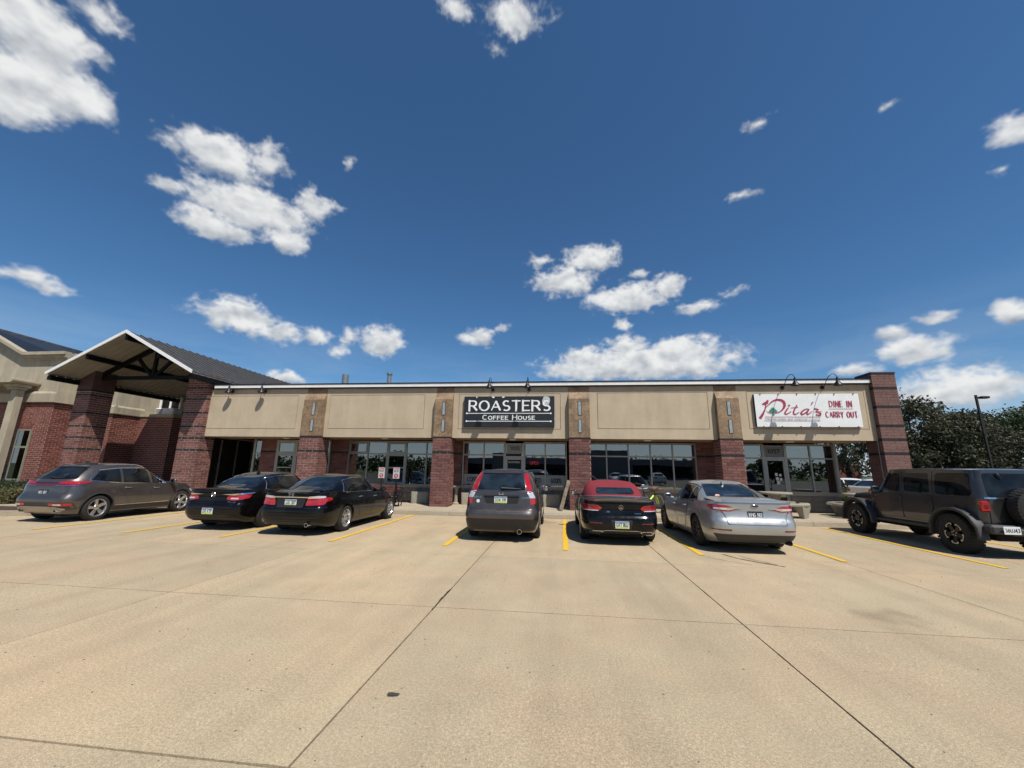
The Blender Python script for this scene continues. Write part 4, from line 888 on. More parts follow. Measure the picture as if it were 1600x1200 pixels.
# ================================================================== VEHICLES
def pchip(ctrl):
    X = np.array([c[0] for c in ctrl], float); Y = np.array([c[1] for c in ctrl], float)
    if len(X) == 1: return lambda x: np.full_like(np.asarray(x, float), Y[0])
    h = np.diff(X); d = np.diff(Y) / h; m = np.zeros_like(X); m[0], m[-1] = d[0], d[-1]
    for i in range(1, len(X) - 1):
        if d[i - 1] * d[i] > 0:
            w1, w2 = 2 * h[i] + h[i - 1], h[i] + 2 * h[i - 1]; m[i] = (w1 + w2) / (w1 / d[i - 1] + w2 / d[i])
    def f(x):
        x = np.clip(np.asarray(x, float), X[0], X[-1]); i = np.clip(np.searchsorted(X, x) - 1, 0, len(X) - 2)
        t = (x - X[i]) / h[i]; return (2*t**3-3*t**2+1)*Y[i] + (t**3-2*t**2+t)*h[i]*m[i] + (-2*t**3+3*t**2)*Y[i+1] + (t**3-t**2)*h[i]*m[i+1]
    return f
def fn(c): return pchip([(0, c)]) if isinstance(c, (int, float)) else pchip(c)
def pod(xr, xf, w, nr, nf, zl, zh, crown, T=16, N=200, K=9, creases=(), spine=.5, xc=None, crownp=2.0, under=True):
    """closed shell: outline superellipses stacked over t, capped with a crowned top"""
    xr, xf, w, zl, zh, crown = map(fn, (xr, xf, w, zl, zh, crown))
    ts = np.linspace(0, 1, T); x_c = xc if xc is not None else float((xr(.5) + xf(.5)) / 2)
    ph = np.linspace(0, 2 * np.pi, 6001)
    def outline(t, ph):
        c, s_ = np.cos(ph), np.sin(ph); n = np.where(c < 0, nr, nf); a = np.where(c < 0, x_c - xr(t), xf(t) - x_c)
        return x_c + np.sign(c) * a * np.abs(c) ** (2 / n), np.sign(s_) * w(t) * np.abs(s_) ** (2 / n)
    X, Y = outline(.5, ph); al = np.concatenate([[0], np.cumsum(np.hypot(np.diff(X), np.diff(Y)))])
    half = N // 2; q = np.interp(np.linspace(0, al[3000], half + 1), al[:3001], ph[:3001])
    phs = np.concatenate([q, 2 * np.pi - q[-2:0:-1]]); N = len(phs)
    vs, rings = [], []
    for t in ts:
        X, Y = outline(t, phs); Zl, Zh = zl(X), zh(X); Z = Zl + (Zh - Zl) * t
        for (zc, A, sg, x0, x1) in creases:
            zcx = fn(zc)(X); msk = np.clip((X - x0) / .3, 0, 1) * np.clip((x1 - X) / .3, 0, 1)
            Y = Y * (1 + A * np.exp(-((Z - zcx) / sg) ** 2) * msk)
        rings.append(np.stack([X, Y, Z], 1))
    top = rings[-1]; xa, xb = float(xr(1)) + spine, float(xf(1)) - spine
    if xa > xb: xa = xb = (xa + xb) / 2
    for k in range(1, K + 1):
        s_ = (k / K); s_ = s_ ** 1.25
        X = top[:, 0] * (1 - s_) + np.clip(top[:, 0], xa, xb) * s_; Y = top[:, 1] * (1 - s_)
        Z = zh(X) + crown(X) * (1 - (1 - s_) ** crownp); rings.append(np.stack([X, Y, Z], 1))
    bot = []
    b = rings[0]; xa, xb = float(xr(0)) + spine, float(xf(0)) - spine
    for s_ in (1., .5):
        X = b[:, 0] * (1 - s_) + np.clip(b[:, 0], xa, xb) * s_; bot.append(np.stack([X, b[:, 1] * (1 - s_), b[:, 2] - .0 * s_], 1))
    rings = bot + rings; V = np.concatenate(rings); F = []
    for r_ in range(len(rings) - 1):
        o, o2 = r_ * N, (r_ + 1) * N
        for j in range(N):
            j2 = (j + 1) % N; F.append((o + j, o + j2, o2 + j2, o2 + j))
    bm = bmesh.new(); bv = [bm.verts.new(v) for v in V.tolist()]
    for f in F: bm.faces.new([bv[i] for i in f])
    bmesh.ops.remove_doubles(bm, verts=bm.verts, dist=1e-4)
    bmesh.ops.dissolve_degenerate(bm, edges=bm.edges, dist=1e-5)
    bmesh.ops.recalc_face_normals(bm, faces=bm.faces)
    return bm
def rpoly(pts, r=.03, seg=4):
    """round the corners of a polygon; r may be one value or one per corner"""
    n = len(pts); out = []
    for i in range(n):
        p, a, b = Vector(pts[i]), Vector(pts[i - 1]), Vector(pts[(i + 1) % n]); rr = r[i] if isinstance(r, (list, tuple)) else r
        l1, l2 = (a - p).length, (b - p).length; d = min(rr, l1 * .45, l2 * .45)
        if d < 1e-4: out.append(tuple(p)); continue
        p1, p2 = p + (a - p).normalized() * d, p + (b - p).normalized() * d
        for k in range(seg + 1):
            t = k / seg; out.append(tuple(p1 * (1 - t) ** 2 + p * 2 * t * (1 - t) + p2 * t * t))
    return out
VIEWS = {'rear': (lambda a, b: Vector((-6, a, b)), Vector((1, 0, 0))), 'front': (lambda a, b: Vector((6, a, b)), Vector((-1, 0, 0))),
         'left': (lambda a, b: Vector((a, 4, b)), Vector((0, -1, 0))), 'right': (lambda a, b: Vector((a, -4, b)), Vector((0, 1, 0))), 'top': (lambda a, b: Vector((a, b, 5)), Vector((0, 0, -1)))}
class Car:
    def __init__(s, name, label, cat, L, x, y, rz=0, group='cars parked facing the shops'):
        s.root = thing(name, label, cat, (0, 0, 0), 0, group); s.L = L; s.pos = (x, y); s.rz = rz; s.ymax = 9; s.bms = []; s.r = s.root
    def shell(s, bm): s.bms.append(bm.copy()); return bm
    def bvh(s):
        vs, fs, o = [], [], 0
        for bm in s.bms:
            bm.verts.index_update(); vs += [v.co.copy() for v in bm.verts]; fs += [[v.index + o for v in f.verts] for f in bm.faces]; o += len(bm.verts)
        s.tree = BVHTree.FromPolygons(vs, fs)
    def body(s, bm, mat, axles, r, name='body', inset=.56):
        mb = MB(); mb.bm(bm); ob = mb.build(name, [mat, m_well], s.r, smooth=True, angle=40)
        cm = MB()
        for ax in axles:
            for sg in (-1, 1):
                y0, y1 = (inset, 1.4) if sg > 0 else (-1.4, -inset)
                cm.lathe([(0, 0), (r, 0), (r, y1 - y0), (0, y1 - y0)], 48, Matrix.Translation((ax, y1, r - .055)) @ Matrix.Rotation(R(90), 4, 'X'))
        bmc = bmesh.new(); vv = [bmc.verts.new(v) for v in cm.v]
        for f in cm.f:
            try: bmc.faces.new([vv[i] for i in f])
            except ValueError: pass
        bmesh.ops.remove_doubles(bmc, verts=bmc.verts, dist=1e-5); bmesh.ops.dissolve_degenerate(bmc, edges=bmc.edges, dist=1e-6); bmesh.ops.recalc_face_normals(bmc, faces=bmc.faces)
        cme = bpy.data.meshes.new('cut'); bmc.to_mesh(cme); bmc.free(); cme.materials.append(m_well); co_ = bpy.data.objects.new('cut', cme); COL.objects.link(co_)
        md = ob.modifiers.new('b', 'BOOLEAN'); md.object = co_; md.operation = 'DIFFERENCE'; md.solver = 'EXACT'; md.material_mode = 'TRANSFER'
        bpy.context.view_layer.update(); dg = bpy.context.evaluated_depsgraph_get(); me = bpy.data.meshes.new_from_object(ob.evaluated_get(dg))
        ob.modifiers.clear(); ob.data = me; bpy.data.objects.remove(co_)
        me.shade_smooth(); me.set_sharp_from_angle(angle=R(40)); s.bodyob = ob; return ob
    def patch(s, name, mat, pts, view='rear', off=.004, g=.05, parent=None, mirror=False, back=.006, r=None):
        if view == 'rear': pts = [(max(-s.ymax, min(s.ymax, a)), b) for a, b in pts]
        if r is not None: pts = rpoly(pts, r)
        org, dr = VIEWS[view]; bm = bmesh.new()
        f = bm.faces.new([bm.verts.new((p[0], p[1], 0)) for p in pts])
        for ax in (0, 1):
            lo, hi = min(p[ax] for p in pts), max(p[ax] for p in pts); n = int((hi - lo) / g); no = Vector((1, 0, 0)) if ax == 0 else Vector((0, 1, 0))
            for k in range(1, n + 1):
                c = lo + (hi - lo) * k / (n + 1)
                bmesh.ops.bisect_plane(bm, geom=list(bm.verts) + list(bm.edges) + list(bm.faces), plane_co=no * c, plane_no=no)
        for v in bm.verts:
            h, nrm, i, d = s.tree.ray_cast(org(v.co.x, v.co.y), dr)
            if h is None: h, nrm, i, d = s.tree.find_nearest(org(v.co.x, v.co.y) + dr * 5)
            if nrm.dot(dr) > 0: nrm = -nrm
            v.co = h + nrm * off; v.normal = nrm
        bd = [e for e in bm.edges if e.is_boundary]
        ex = bmesh.ops.extrude_edge_only(bm, edges=bd)['geom']
        for v in ex:
            if isinstance(v, bmesh.types.BMVert):
                h, nrm, i, d = s.tree.find_nearest(v.co)
                if nrm.dot(dr) > 0: nrm = -nrm
                v.co = h - nrm * back
        bmesh.ops.recalc_face_normals(bm, faces=bm.faces)
        cn = Vector((0, 0, 0)); big = max(bm.faces, key=lambda f: f.calc_area())
        if big.normal.dot(dr) > 0: bmesh.ops.reverse_faces(bm, faces=bm.faces)
        mb = MB(); mb.bm(bm); o = mb.build(name, mat, parent or s.r, smooth=True, angle=50)
        if mirror:
            if view in ('left', 'right'): s.patch(name, mat, pts, 'right' if view == 'left' else 'left', off, g, parent, False, back)
            else: s.patch(name, mat, [(-p[0], p[1]) for p in pts][::-1], view, off, g, parent, False, back)
        return o
    def line(s, name, mat, pts, view, r=.005, off=.001, parent=None, mirror=False, closed=False, sub=8, n=6):
        org, dr = VIEWS[view]; P = []; q = list(pts) + ([pts[0]] if closed else [])
        for a, b in zip(q[:-1], q[1:]):
            for k in range(sub): P.append((a[0] + (b[0] - a[0]) * k / sub, a[1] + (b[1] - a[1]) * k / sub))
        P.append(q[-1]); W = []
        for a, b in P:
            h, nrm, i, d = s.tree.ray_cast(org(a, b), dr)
            if h is None: h, nrm, i, d = s.tree.find_nearest(org(a, b) + dr * 5)
            if nrm.dot(dr) > 0: nrm = -nrm
            W.append(h + nrm * off)
        mb = MB(); mb.tube(W, r, n); o = mb.build(name, mat, parent or s.r, smooth=True)
        if mirror:
            if view in ('left', 'right'): s.line(name, mat, pts, 'right' if view == 'left' else 'left', r, off, parent, False, closed, sub, n)
            else: s.line(name, mat, [(-p[0], p[1]) for p in pts], view, r, off, parent, False, closed, sub, n)
        return o
    def at(s, view, a, b):
        org, dr = VIEWS[view]; h, nrm, i, d = s.tree.ray_cast(org(a, b), dr)
        if h is None: h, nrm, i, d = s.tree.find_nearest(org(a, b) + dr * 5)
        return h
    def wheels(s, axles, r, track, tw=.225, rim=.215, style='five', mat=m_alloy):
        """wheel > rim, brake_disc; local axis y, outer face at +y"""
        X = Matrix.Rotation(R(-90), 4, 'X')
        mb = MB(); h = tw / 2
        mb.lathe([(rim + .004, h - .015), (rim + .02, h), (r - .045, h), (r - .012, h - .02), (r, h - .045), (r, -h + .045), (r - .012, -h + .02), (r - .045, -h), (rim + .02, -h), (rim, -h + .02)], 48, X)
        me = mb
        dk = 1 if style == 'offroad' else 0; rm = MB(); rm.lathe([(rim + .006, h - .004), (rim - .008, h - .006), (rim - .02, h - .03), (rim - .03, -h + .05)], 48, X, dk)
        rm.lathe([(0, h - .022), (.032, h - .022), (.055, h - .032), (.06, h - .06)], 24, X, dk)
        def spoke(a, w0, w1, r0, r1, mi=0, z=0, rake=0):
            m = X @ Matrix.Rotation(a, 4, 'Z')
            z0, z1 = h - .034 - z, h - .014 - z
            vs = [(r0, -w0, z0 - .03), (r0, w0, z0 - .03), (r1, w1 + rake, z1 - .035), (r1, -w1 + rake, z1 - .035), (r0, -w0 * .75, z0), (r0, w0 * .75, z0), (r1, w1 * .8 + rake, z1 - .004), (r1, -w1 * .8 + rake, z1 - .004)]
            rm.add([m @ Vector(v) for v in vs], [(0, 3, 2, 1), (4, 5, 6, 7), (0, 1, 5, 4), (2, 3, 7, 6), (1, 2, 6, 5), (3, 0, 4, 7)], mi)
        if style == 'five':
            for k in range(5): spoke(2 * math.pi * k / 5 + .3, .038, .052, .04, rim - .012)
        elif style == 'ten':
            for k in range(10): spoke(2 * math.pi * k / 10, .018, .02, .04, rim - .012)
        elif style == 'split':
            for k in range(5):
                for q in (-1, 1): spoke(2 * math.pi * k / 5 + q * .13, .02, .016, .045, rim - .012, rake=q * .022)
        elif style == 'seven':
            for k in range(7): spoke(2 * math.pi * k / 7 + .2, .026, .036, .04, rim - .012)
        elif style == 'dark':
            for k in range(5):
                for q in (-1, 1): spoke(2 * math.pi * k / 5 + q * .16, .022, .022, .045, rim - .012, rake=q * .03)
        elif style == 'offroad':
            for k in range(5):
                spoke(2 * math.pi * k / 5, .05, .05, .05, rim - .05, 1)
                a = 2 * math.pi * k / 5
                m = X @ Matrix.Rotation(a, 4, 'Z')
                for q in (-1, 1):
                    pts = [(rim - .018, q * .05), (rim - .018, q * .075), (rim - .055, q * .082), (rim - .07, q * .06), (rim - .05, q * .052)]
                    vs = [m @ Vector((p, t, h - .012)) for p, t in pts] + [m @ Vector((p, t, h - .04)) for p, t in pts]
                    rm.add(vs, [(0, 1, 2, 3, 4) if q > 0 else (4, 3, 2, 1, 0)] + [(i, (i + 1) % 5, 5 + (i + 1) % 5, 5 + i) for i in range(5)], 0)
                pts = [(rim - .012 + .0, t) for t in (-.07, 0, .07)]
                rm.add([m @ Vector((rim - .012 - abs(t) * .12, t, h - .01)) for _, t in pts] + [m @ Vector((rim - .03 - abs(t) * .12, t, h - .01)) for _, t in pts], [(0, 1, 4, 3), (1, 2, 5, 4)], 0)
                rm.lathe([(0, h - .018), (.012, h - .018), (.012, h - .03)], 8, X @ Matrix.Translation((.05 * math.cos(a + .6), .05 * math.sin(a + .6), 0)), 0)
        bk = MB(); bk.lathe([(0, h - .10), (rim * .72, h - .10), (rim * .72, h - .115), (rim - .025, -h + .05), (0, -h + .05)], 32, X)
        first = None
        for ax in axles:
            for sg in (1, -1):
                rz = 0 if sg > 0 else math.pi
                if first is None:
                    w = me.build('wheel', m_rubber, s.r, smooth=True, angle=40); ri = rm.build('rim', [mat, m_alloy_d], w, smooth=True, angle=30); b2 = bk.build('brake_disc', m_brake, w, smooth=True, angle=30); first = w
                    if style == 'offroad':
                        tm = MB()
                        for k in range(36):
                            for q in (-1, 1):
                                m = X @ Matrix.Rotation(2 * math.pi * (k + (.5 if q > 0 else 0)) / 36, 4, 'Z'); tm.box(r - .05, r + .004, -.022, .022, q * h * .45 - .05 + q * .03, q * h * .45 + .05 + q * .03, 0, m)
                        tm.build('tread', m_rubber, w)['kind'] = 'stuff'
                else: w = copy_tree(first, s.r)
                w.location = (ax, sg * (track / 2), r); w.rotation_euler = (0, rng_w.uniform(-1, 1), rz)
    def handle(s, view, x, z, mat, l=.1):
        p = s.at(view, x, z); sg = 1 if view == 'left' else -1
        mb = MB(); y = p.y; mb.bbox(x - l, x + l, min(y - .01 * sg, y + .032 * sg), max(y - .01 * sg, y + .032 * sg), z - .014, z + .014, .01); mb.build('door_handle', mat, s.cur_door if getattr(s, 'cur_door', None) else s.r, smooth=True)
    def mirror_(s, x, z, y, mat, w=.2, hgt=.15):
        for sg in (1, -1):
            bm = bmesh.new(); bmesh.ops.create_uvsphere(bm, u_segments=16, v_segments=10, radius=1)
            for v in bm.verts:
                c = v.co; c.x = c.x * .085 if c.x > 0 else c.x * .03; c.y *= w / 2; c.z = (abs(c.z) ** .7) * (1 if c.z > 0 else -1) * hgt / 2
            mb = MB(); mb.bm(bm, 0, Matrix.Translation((x, sg * (y + w * .5), z))); mb.bbox(x - .02, x + .04, min(sg * (y - .06), sg * (y + .05)), max(sg * (y - .06), sg * (y + .05)), z - .07, z - .02, .008); mo = mb.build('side_mirror', mat, s.r, smooth=True)
            mb = MB(); yc = sg * (y + w * .5); mb.bbox(x - .036, x - .027, yc - w * .38, yc + w * .38, z - hgt * .36, z + hgt * .36, .003); mb.build('mirror_glass', simple('mirror_glass', (.5, .53, .55), .05, 1, var=0), mo)
    def plate(s, y, z, text, w=.305, h=.152, style='white', x=None, tilt=0, view='rear', depth=.0):
        p = s.at('rear', y, z); xx = (p.x if x is None else x) - .008 - depth
        m = Matrix.Translation((xx, y, z)) @ Matrix.Rotation(tilt, 4, 'Y')
        F = lambda a, b, o: m @ Vector((-o, -a, b))
        mb = MB(); mb.bbox(-.004, .006, -w / 2, w / 2, -h / 2, h / 2, .002, 0, m); pl = mb.build('licence_plate', m_plate if style != 'black' else m_ink, s.r)
        if style == 'white':
            mb = MB(); mb.box(-.0048, -.004, -w / 2 + .004, w / 2 - .004, -h / 2 + .004, -h / 2 + .04, 0, m); mb.build('plate_band', m_plateg, pl)
            mb = MB(); mb.box(-.0048, -.004, -w / 2 + .004, w / 2 - .004, h / 2 - .035, h / 2 - .004, 0, m); mb.build('plate_header', simple('plate_header', (.16, .25, .30), .5, var=.3, scale=60, coord='obj'), pl)
        mb = MB(); letters(mb, text, -w * .42, w * .42, -h * .2, h * .24, lambda a, b, o: F(a, b, o + .0055), .17, gap=.3, space=.3); mb.build('plate_number', m_plate if style == 'black' else m_ink, pl)
        if style == 'black':
            mb = MB(); mb.lathe([(0, 0), (.014, 0), (.014, .002)], 10, m @ Matrix.Translation((-.0045, w * .4, -h * .3)) @ Matrix.Rotation(R(-90), 4, 'Y')); mb.build('plate_sticker', m_yellow2, pl)
        return pl
    def text(s, name, mat, t, y0, y1, z0, z1, view='rear', w=.16, off=.006):
        # raised letters following the tail
        pts = s.at('rear', (y0 + y1) / 2, (z0 + z1) / 2); xx = pts.x
        mb = MB(); letters(mb, t, -y1 if False else -max(y0, y1), -min(y0, y1), z0, z1, lambda a, b, o: Vector((s.at('rear', -a, b).x - off - o, -a, b)), w, gap=.3); return mb.build(name, mat, s.r)
    def ring(s, name, mat, y, z, r0, r1, off=.008, n=24):
        p = s.at('rear', y, z); mb = MB(); mb.lathe([(r0, 0), (r1, 0), (r1 - (r1 - r0) * .3, .006), (r0 + (r1 - r0) * .3, .006)], n, Matrix.Translation((p.x - off + .006, y, z)) @ Matrix.Rotation(R(-90), 4, 'Y'), close=True); return mb.build(name, mat, s.r, smooth=True)
    def done(s):
        s.root.location = (*s.pos, 0); s.root.rotation_euler = (0, 0, R(90) + s.rz); return s.root
rng_w = random.Random(5)
m_yellow2 = simple('sticker_yellow', (.6, .45, .04), .5, var=0)
def offset_x(prof, L, front=False): return [(t, (-L / 2 + d) if not front else (L / 2 - d)) for t, d in prof]
def std_car(c, P):
    """lower body + cabin from a dictionary of profiles, wheels, glass, doors; car-specific tails follow"""
    L, W = P['L'], P['W']; c.ymax = W / 2 * .93; ra = -L / 2 + P['roh']; fa = ra + P['wb']; c.ra, c.fa = ra, fa
    low = pod(offset_x(P['tail'], L), offset_x(P['nose'], L, True), [(t, k * W / 2) for t, k in P['wid']], P.get('nr', 8), P.get('nf', 3.6), P.get('zl', .2), P['zsh'], P['crown'], T=26, N=260, creases=P.get('creases', ()))
    c.shell(low)
    cab = pod(P['cr'], P['cf'], P['cw'], P.get('cnr', 4), P.get('cnf', 3.2), P['czl'], P['czh'], P['ccrown'], T=14, N=160, K=10, spine=P.get('cspine', .55))
    c.shell(cab); c.bvh(); mat = P['mat']
    c.body(low, mat, (ra, fa), P['r'] + P.get('gap', .05))
    mb = MB(); mb.bm(cab); mb.build('roof', P.get('roofmat', mat), c.r, smooth=True, angle=45)
    c.wheels((ra, fa), P['r'], W - P.get('tw', .225) - P.get('inset', .035), P.get('tw', .225), P.get('rim', .22), P['wheel'], P.get('wmat', m_alloy))
    # underbody
    mb = MB(); mb.bbox(-L / 2 + .35, L / 2 - .4, -.5, .5, .16, .34, .03); mb.build('underbody', m_well, c.r)
    # glass
    for pts in P['side_glass']: c.patch('side_window', P.get('glass', m_cglass), pts, 'left', .004, .06, mirror=True, r=.025)
    c.patch('windscreen', P.get('glass', m_cglass), P['windscreen'], 'front', .004, .06, r=.05)
    c.patch('rear_window', P.get('rglass', P.get('glass', m_cglass)), P['rear_glass'], 'rear', .004, .05, r=P.get('rgr', .05))
    # doors
    for pts, hx, hz in P['doors']:
        for v in ('left', 'right'):
            c.cur_door = c.patch('door', mat, pts, v, .0035, .08, r=.04)
            if P.get('seam'): c.line('door_seam', m_black, rpoly(pts, .04), v, .0035, .002, parent=c.cur_door, closed=True, sub=2)
            c.handle(v, hx, hz, P.get('hmat', mat))
    c.cur_door = None
    if P.get('dlo'): c.line('window_trim', P.get('dlomat', m_chrome), rpoly(P['dlo'], .06, 6), 'left', .012, .003, mirror=True, closed=True, sub=3)
    c.mirror_(P['mir'][0], P['mir'][1], P['mir'][2], P.get('mirmat', mat))
    c.patch('headlamp', m_clear, P.get('head', [(.42, .62), (.8, .68), (.8, .8), (.5, .74)]), 'front', .004, .06, mirror=True, r=.03)
    c.patch('grille', m_black, P.get('grille', [(-.4, .42), (.4, .42), (.42, .66), (-.42, .66)]), 'front', .004, .08, r=.04)
    return low

m_silver = paint('silver_paint', (.43, .438, .43), .65, .32); m_blk1 = paint('black_paint', (.003, .003, .0035), 0, .10, coat=.55); m_blk2 = paint('black_pearl_paint', (.004, .003, .0035), .0, .10, coat=.55)
m_taupe = paint('taupe_paint', (.125, .112, .105), .75, .30); m_bronze = paint('bronze_grey_paint', (.095, .080, .073), .7, .30); m_jeep = paint('granite_paint', (.045, .045, .047), .5, .3)
m_softtop = simple('red_fabric', (.19, .014, .022), .85, var=.12, scale=9, bmp=.3, bscale=200, coord='obj')

# ---- bronze-grey compact SUV in front of the coffee house
def suv_bronze():
    L = 4.55; c = Car('parked_suv', 'bronze grey SUV with tall red and white tail lights, parked before the coffee house', 'car', L, -1.385, 11.92, R(.3))
    P = dict(L=L, W=1.82, roh=.98, wb=2.62, r=.345, mat=m_bronze, wheel='seven', rim=.22, nr=9,
      tail=[(0, .16), (.1, .07), (.2, .03), (.38, .0), (.5, .02), (.53, .09), (.6, .12), (.85, .14), (1, .16)], nose=[(0, .25), (.2, .06), (.5, 0), (.75, .08), (1, .35)],
      wid=[(0, .90), (.12, .955), (.3, .985), (.55, 1.0), (.8, .985), (1, .955)], zl=[(-2.3, .25), (-1.8, .2), (1.6, .2), (2.3, .24)],
      zsh=[(-2.3, 1.14), (-1.2, 1.11), (0, 1.06), (1.0, 1.03), (1.6, .98), (2.0, .88), (2.3, .75)], crown=[(-2.3, .02), (.8, .03), (1.3, .07), (2.3, .05)],
      cr=[(0, -2.10), (.3, -2.06), (.7, -1.9), (.9, -1.78), (1, -1.7)], cf=[(0, 1.2), (.5, .72), (.85, .38), (1, .2)], cw=[(0, .865), (.4, .80), (.8, .70), (1, .62)], cnr=6.5, cnf=3.4,
      czl=[(-2.3, 1.08), (-1.2, 1.06), (0, 1.02), (1.2, .99)], czh=[(-2.1, 1.565), (-1.6, 1.595), (-.6, 1.615), (.3, 1.59), (1.2, 1.55)], ccrown=.062, cspine=.5,
      side_glass=[[(.98, 1.07), (.25, 1.09), (.22, 1.47), (.42, 1.46)], [(.14, 1.09), (-.72, 1.12), (-.72, 1.49), (.12, 1.49)], [(-.84, 1.13), (-1.55, 1.2), (-1.35, 1.47), (-.84, 1.49)]],
      windscreen=[(-.70, 1.08), (.70, 1.08), (.58, 1.5), (-.58, 1.5)], rear_glass=[(-.585, 1.17), (.585, 1.17), (.50, 1.525), (-.50, 1.525)], rglass=m_cglass_b,
      doors=[([(1.12, .38), (1.1, 1.03), (.16, 1.05), (.16, .32), (1.0, .32)], .3, .93), ([(.13, .32), (.13, 1.05), (-.78, 1.07), (-.82, .9), (-.45, .34)], -.6, .96)], mir=(.78, 1.1, .86), hmat=m_bronze, dlomat=m_black)
    std_car(c, P)
    # tailgate, lamps, bumper
    c.patch('tailgate', m_bronze, [(-.70, .735), (.70, .735), (.735, .9), (.70, 1.13), (-.70, 1.13), (-.735, .9)], 'rear', .006, .06, r=.05)
    c.patch('roof_spoiler', m_bronze, [(-.5, 1.535), (.5, 1.535), (.49, 1.61), (-.49, 1.61)], 'rear', .03, .06, r=.03)
    for sg in (1, -1):
        q = lambda pts: [(sg * a, b) for a, b in pts]
        t = c.patch('tail_light', m_redl, q([(.60, 1.16), (.735, 1.14), (.60, 1.55), (.515, 1.55), (.56, 1.36)]), 'rear', .012, .04, r=.015)
        c.patch('reverse_lens', m_clear, q([(.605, 1.15), (.74, 1.13), (.80, .99), (.675, .99)]), 'rear', .014, .04, parent=t, r=.012)
        c.patch('brake_lens', m_redl, q([(.675, .98), (.802, .98), (.815, .86), (.69, .84)]), 'rear', .012, .04, parent=t, r=.012)
        c.patch('bumper_reflector', m_redl, q([(.52, .475), (.76, .475), (.765, .505), (.52, .505)]), 'rear', .006, .05, r=.008)
    o = c.patch('plate_recess', m_black, [(-.40, .86), (.36, .86), (.42, 1.03), (-.44, 1.03)], 'rear', .009, .06, r=.04)
    c.patch('garnish', m_bronze, [(-.44, 1.03), (.42, 1.03), (.43, 1.11), (-.45, 1.11)], 'rear', .022, .06, r=.02); c.patch('garnish_shade', m_black, [(-.43, 1.022), (.41, 1.022), (.41, 1.05), (-.43, 1.05)], 'rear', .03, .06, r=.01)
    c.plate(.01, .945, '104 IW', depth=.008)
    c.patch('bumper_cover', m_bronze, [(-.84, .54), (.84, .54), (.83, .70), (-.83, .70)], 'rear', .012, .06, r=.05)
    c.patch('lower_bumper', m_black, [(-.80, .27), (.80, .27), (.86, .52), (-.86, .52)], 'rear', .01, .06, r=.05)
    c.patch('gate_latch', m_black, [(-.09, .70), (.09, .70), (.09, .745), (-.09, .745)], 'rear', .012, .05, r=.01)
    for k, zz in enumerate((1.07,)):
        p = c.at('rear', 0, 1.07); mb = MB(); letters(mb, 'H', -.042, .042, 1.035, 1.105, lambda a, b, o: Vector((p.x - .032 - o, -a, b)), .22); mb.tube([(p.x - .03, .06, 1.03), (p.x - .03, .07, 1.11), (p.x - .03, -.07, 1.11), (p.x - .03, -.06, 1.03), (p.x - .03, .06, 1.03)], .005, 6); mb.build('maker_emblem', m_chrome, c.r)
    c.text('model_lettering', m_chrome, 'CR-V', .66, .48, .985, 1.02, w=.2); c.text('drive_lettering', m_chrome, 'AWD', -.5, -.66, .985, 1.015, w=.2)
    mb = MB(); p = c.at('rear', .55, .93); mb.lathe([(0, 0), (.04, 0), (.04, .003), (0, .003)], 18, Matrix.Translation((p.x - .012, .55, .91)) @ Matrix.Rotation(R(-90), 4, 'Y')); mb.build('round_sticker', m_plate, c.r)
    mb = MB(); a = c.at('rear', -.02, 1.18); b = c.at('rear', -.38, 1.2); mb.tube([(a.x - .02, -.02, 1.17), (a.x - .03, -.0, 1.215), (b.x - .03, -.30, 1.205), (b.x - .02, -.46, 1.2)], [.02, .028, .016, .008], 8); mb.build('wiper', m_black, c.r, smooth=True)
    mb = MB(); mb.lathe([(.0, .03), (.046, .03)], 18, Matrix.Translation((-L / 2 + .03, -.45, .25)) @ Matrix.Rotation(R(90), 4, 'Y'), 1); mb.lathe([(.046, .03), (.048, 0), (.055, 0), (.055, .2)], 20, Matrix.Translation((-L / 2 + .03, -.45, .25)) @ Matrix.Rotation(R(90), 4, 'Y')); mb.build('exhaust_pipe', [m_chrome, m_well], c.r, smooth=True)
    mb = MB(); mb.tube([(-.62, -.0, 0), (-.62, 0, 0.001)], .001); 
    for sg in (1, -1): c.line('roof_rail', m_black, [(-1.5, sg * .6), (-.6, sg * .62), (.1, sg * .58)], 'top', .014, .012)
    c.patch('wheel_arch_trim', m_trim, [(c.ra + .44 * math.cos(R(a)), .345 + .44 * math.sin(R(a))) for a in range(0, 181, 12)] + [(c.ra + .395 * math.cos(R(a)), .345 + .395 * math.sin(R(a))) for a in range(180, -1, -12)], 'left', .008, .2, mirror=True)
    return c.done()
suv_bronze()

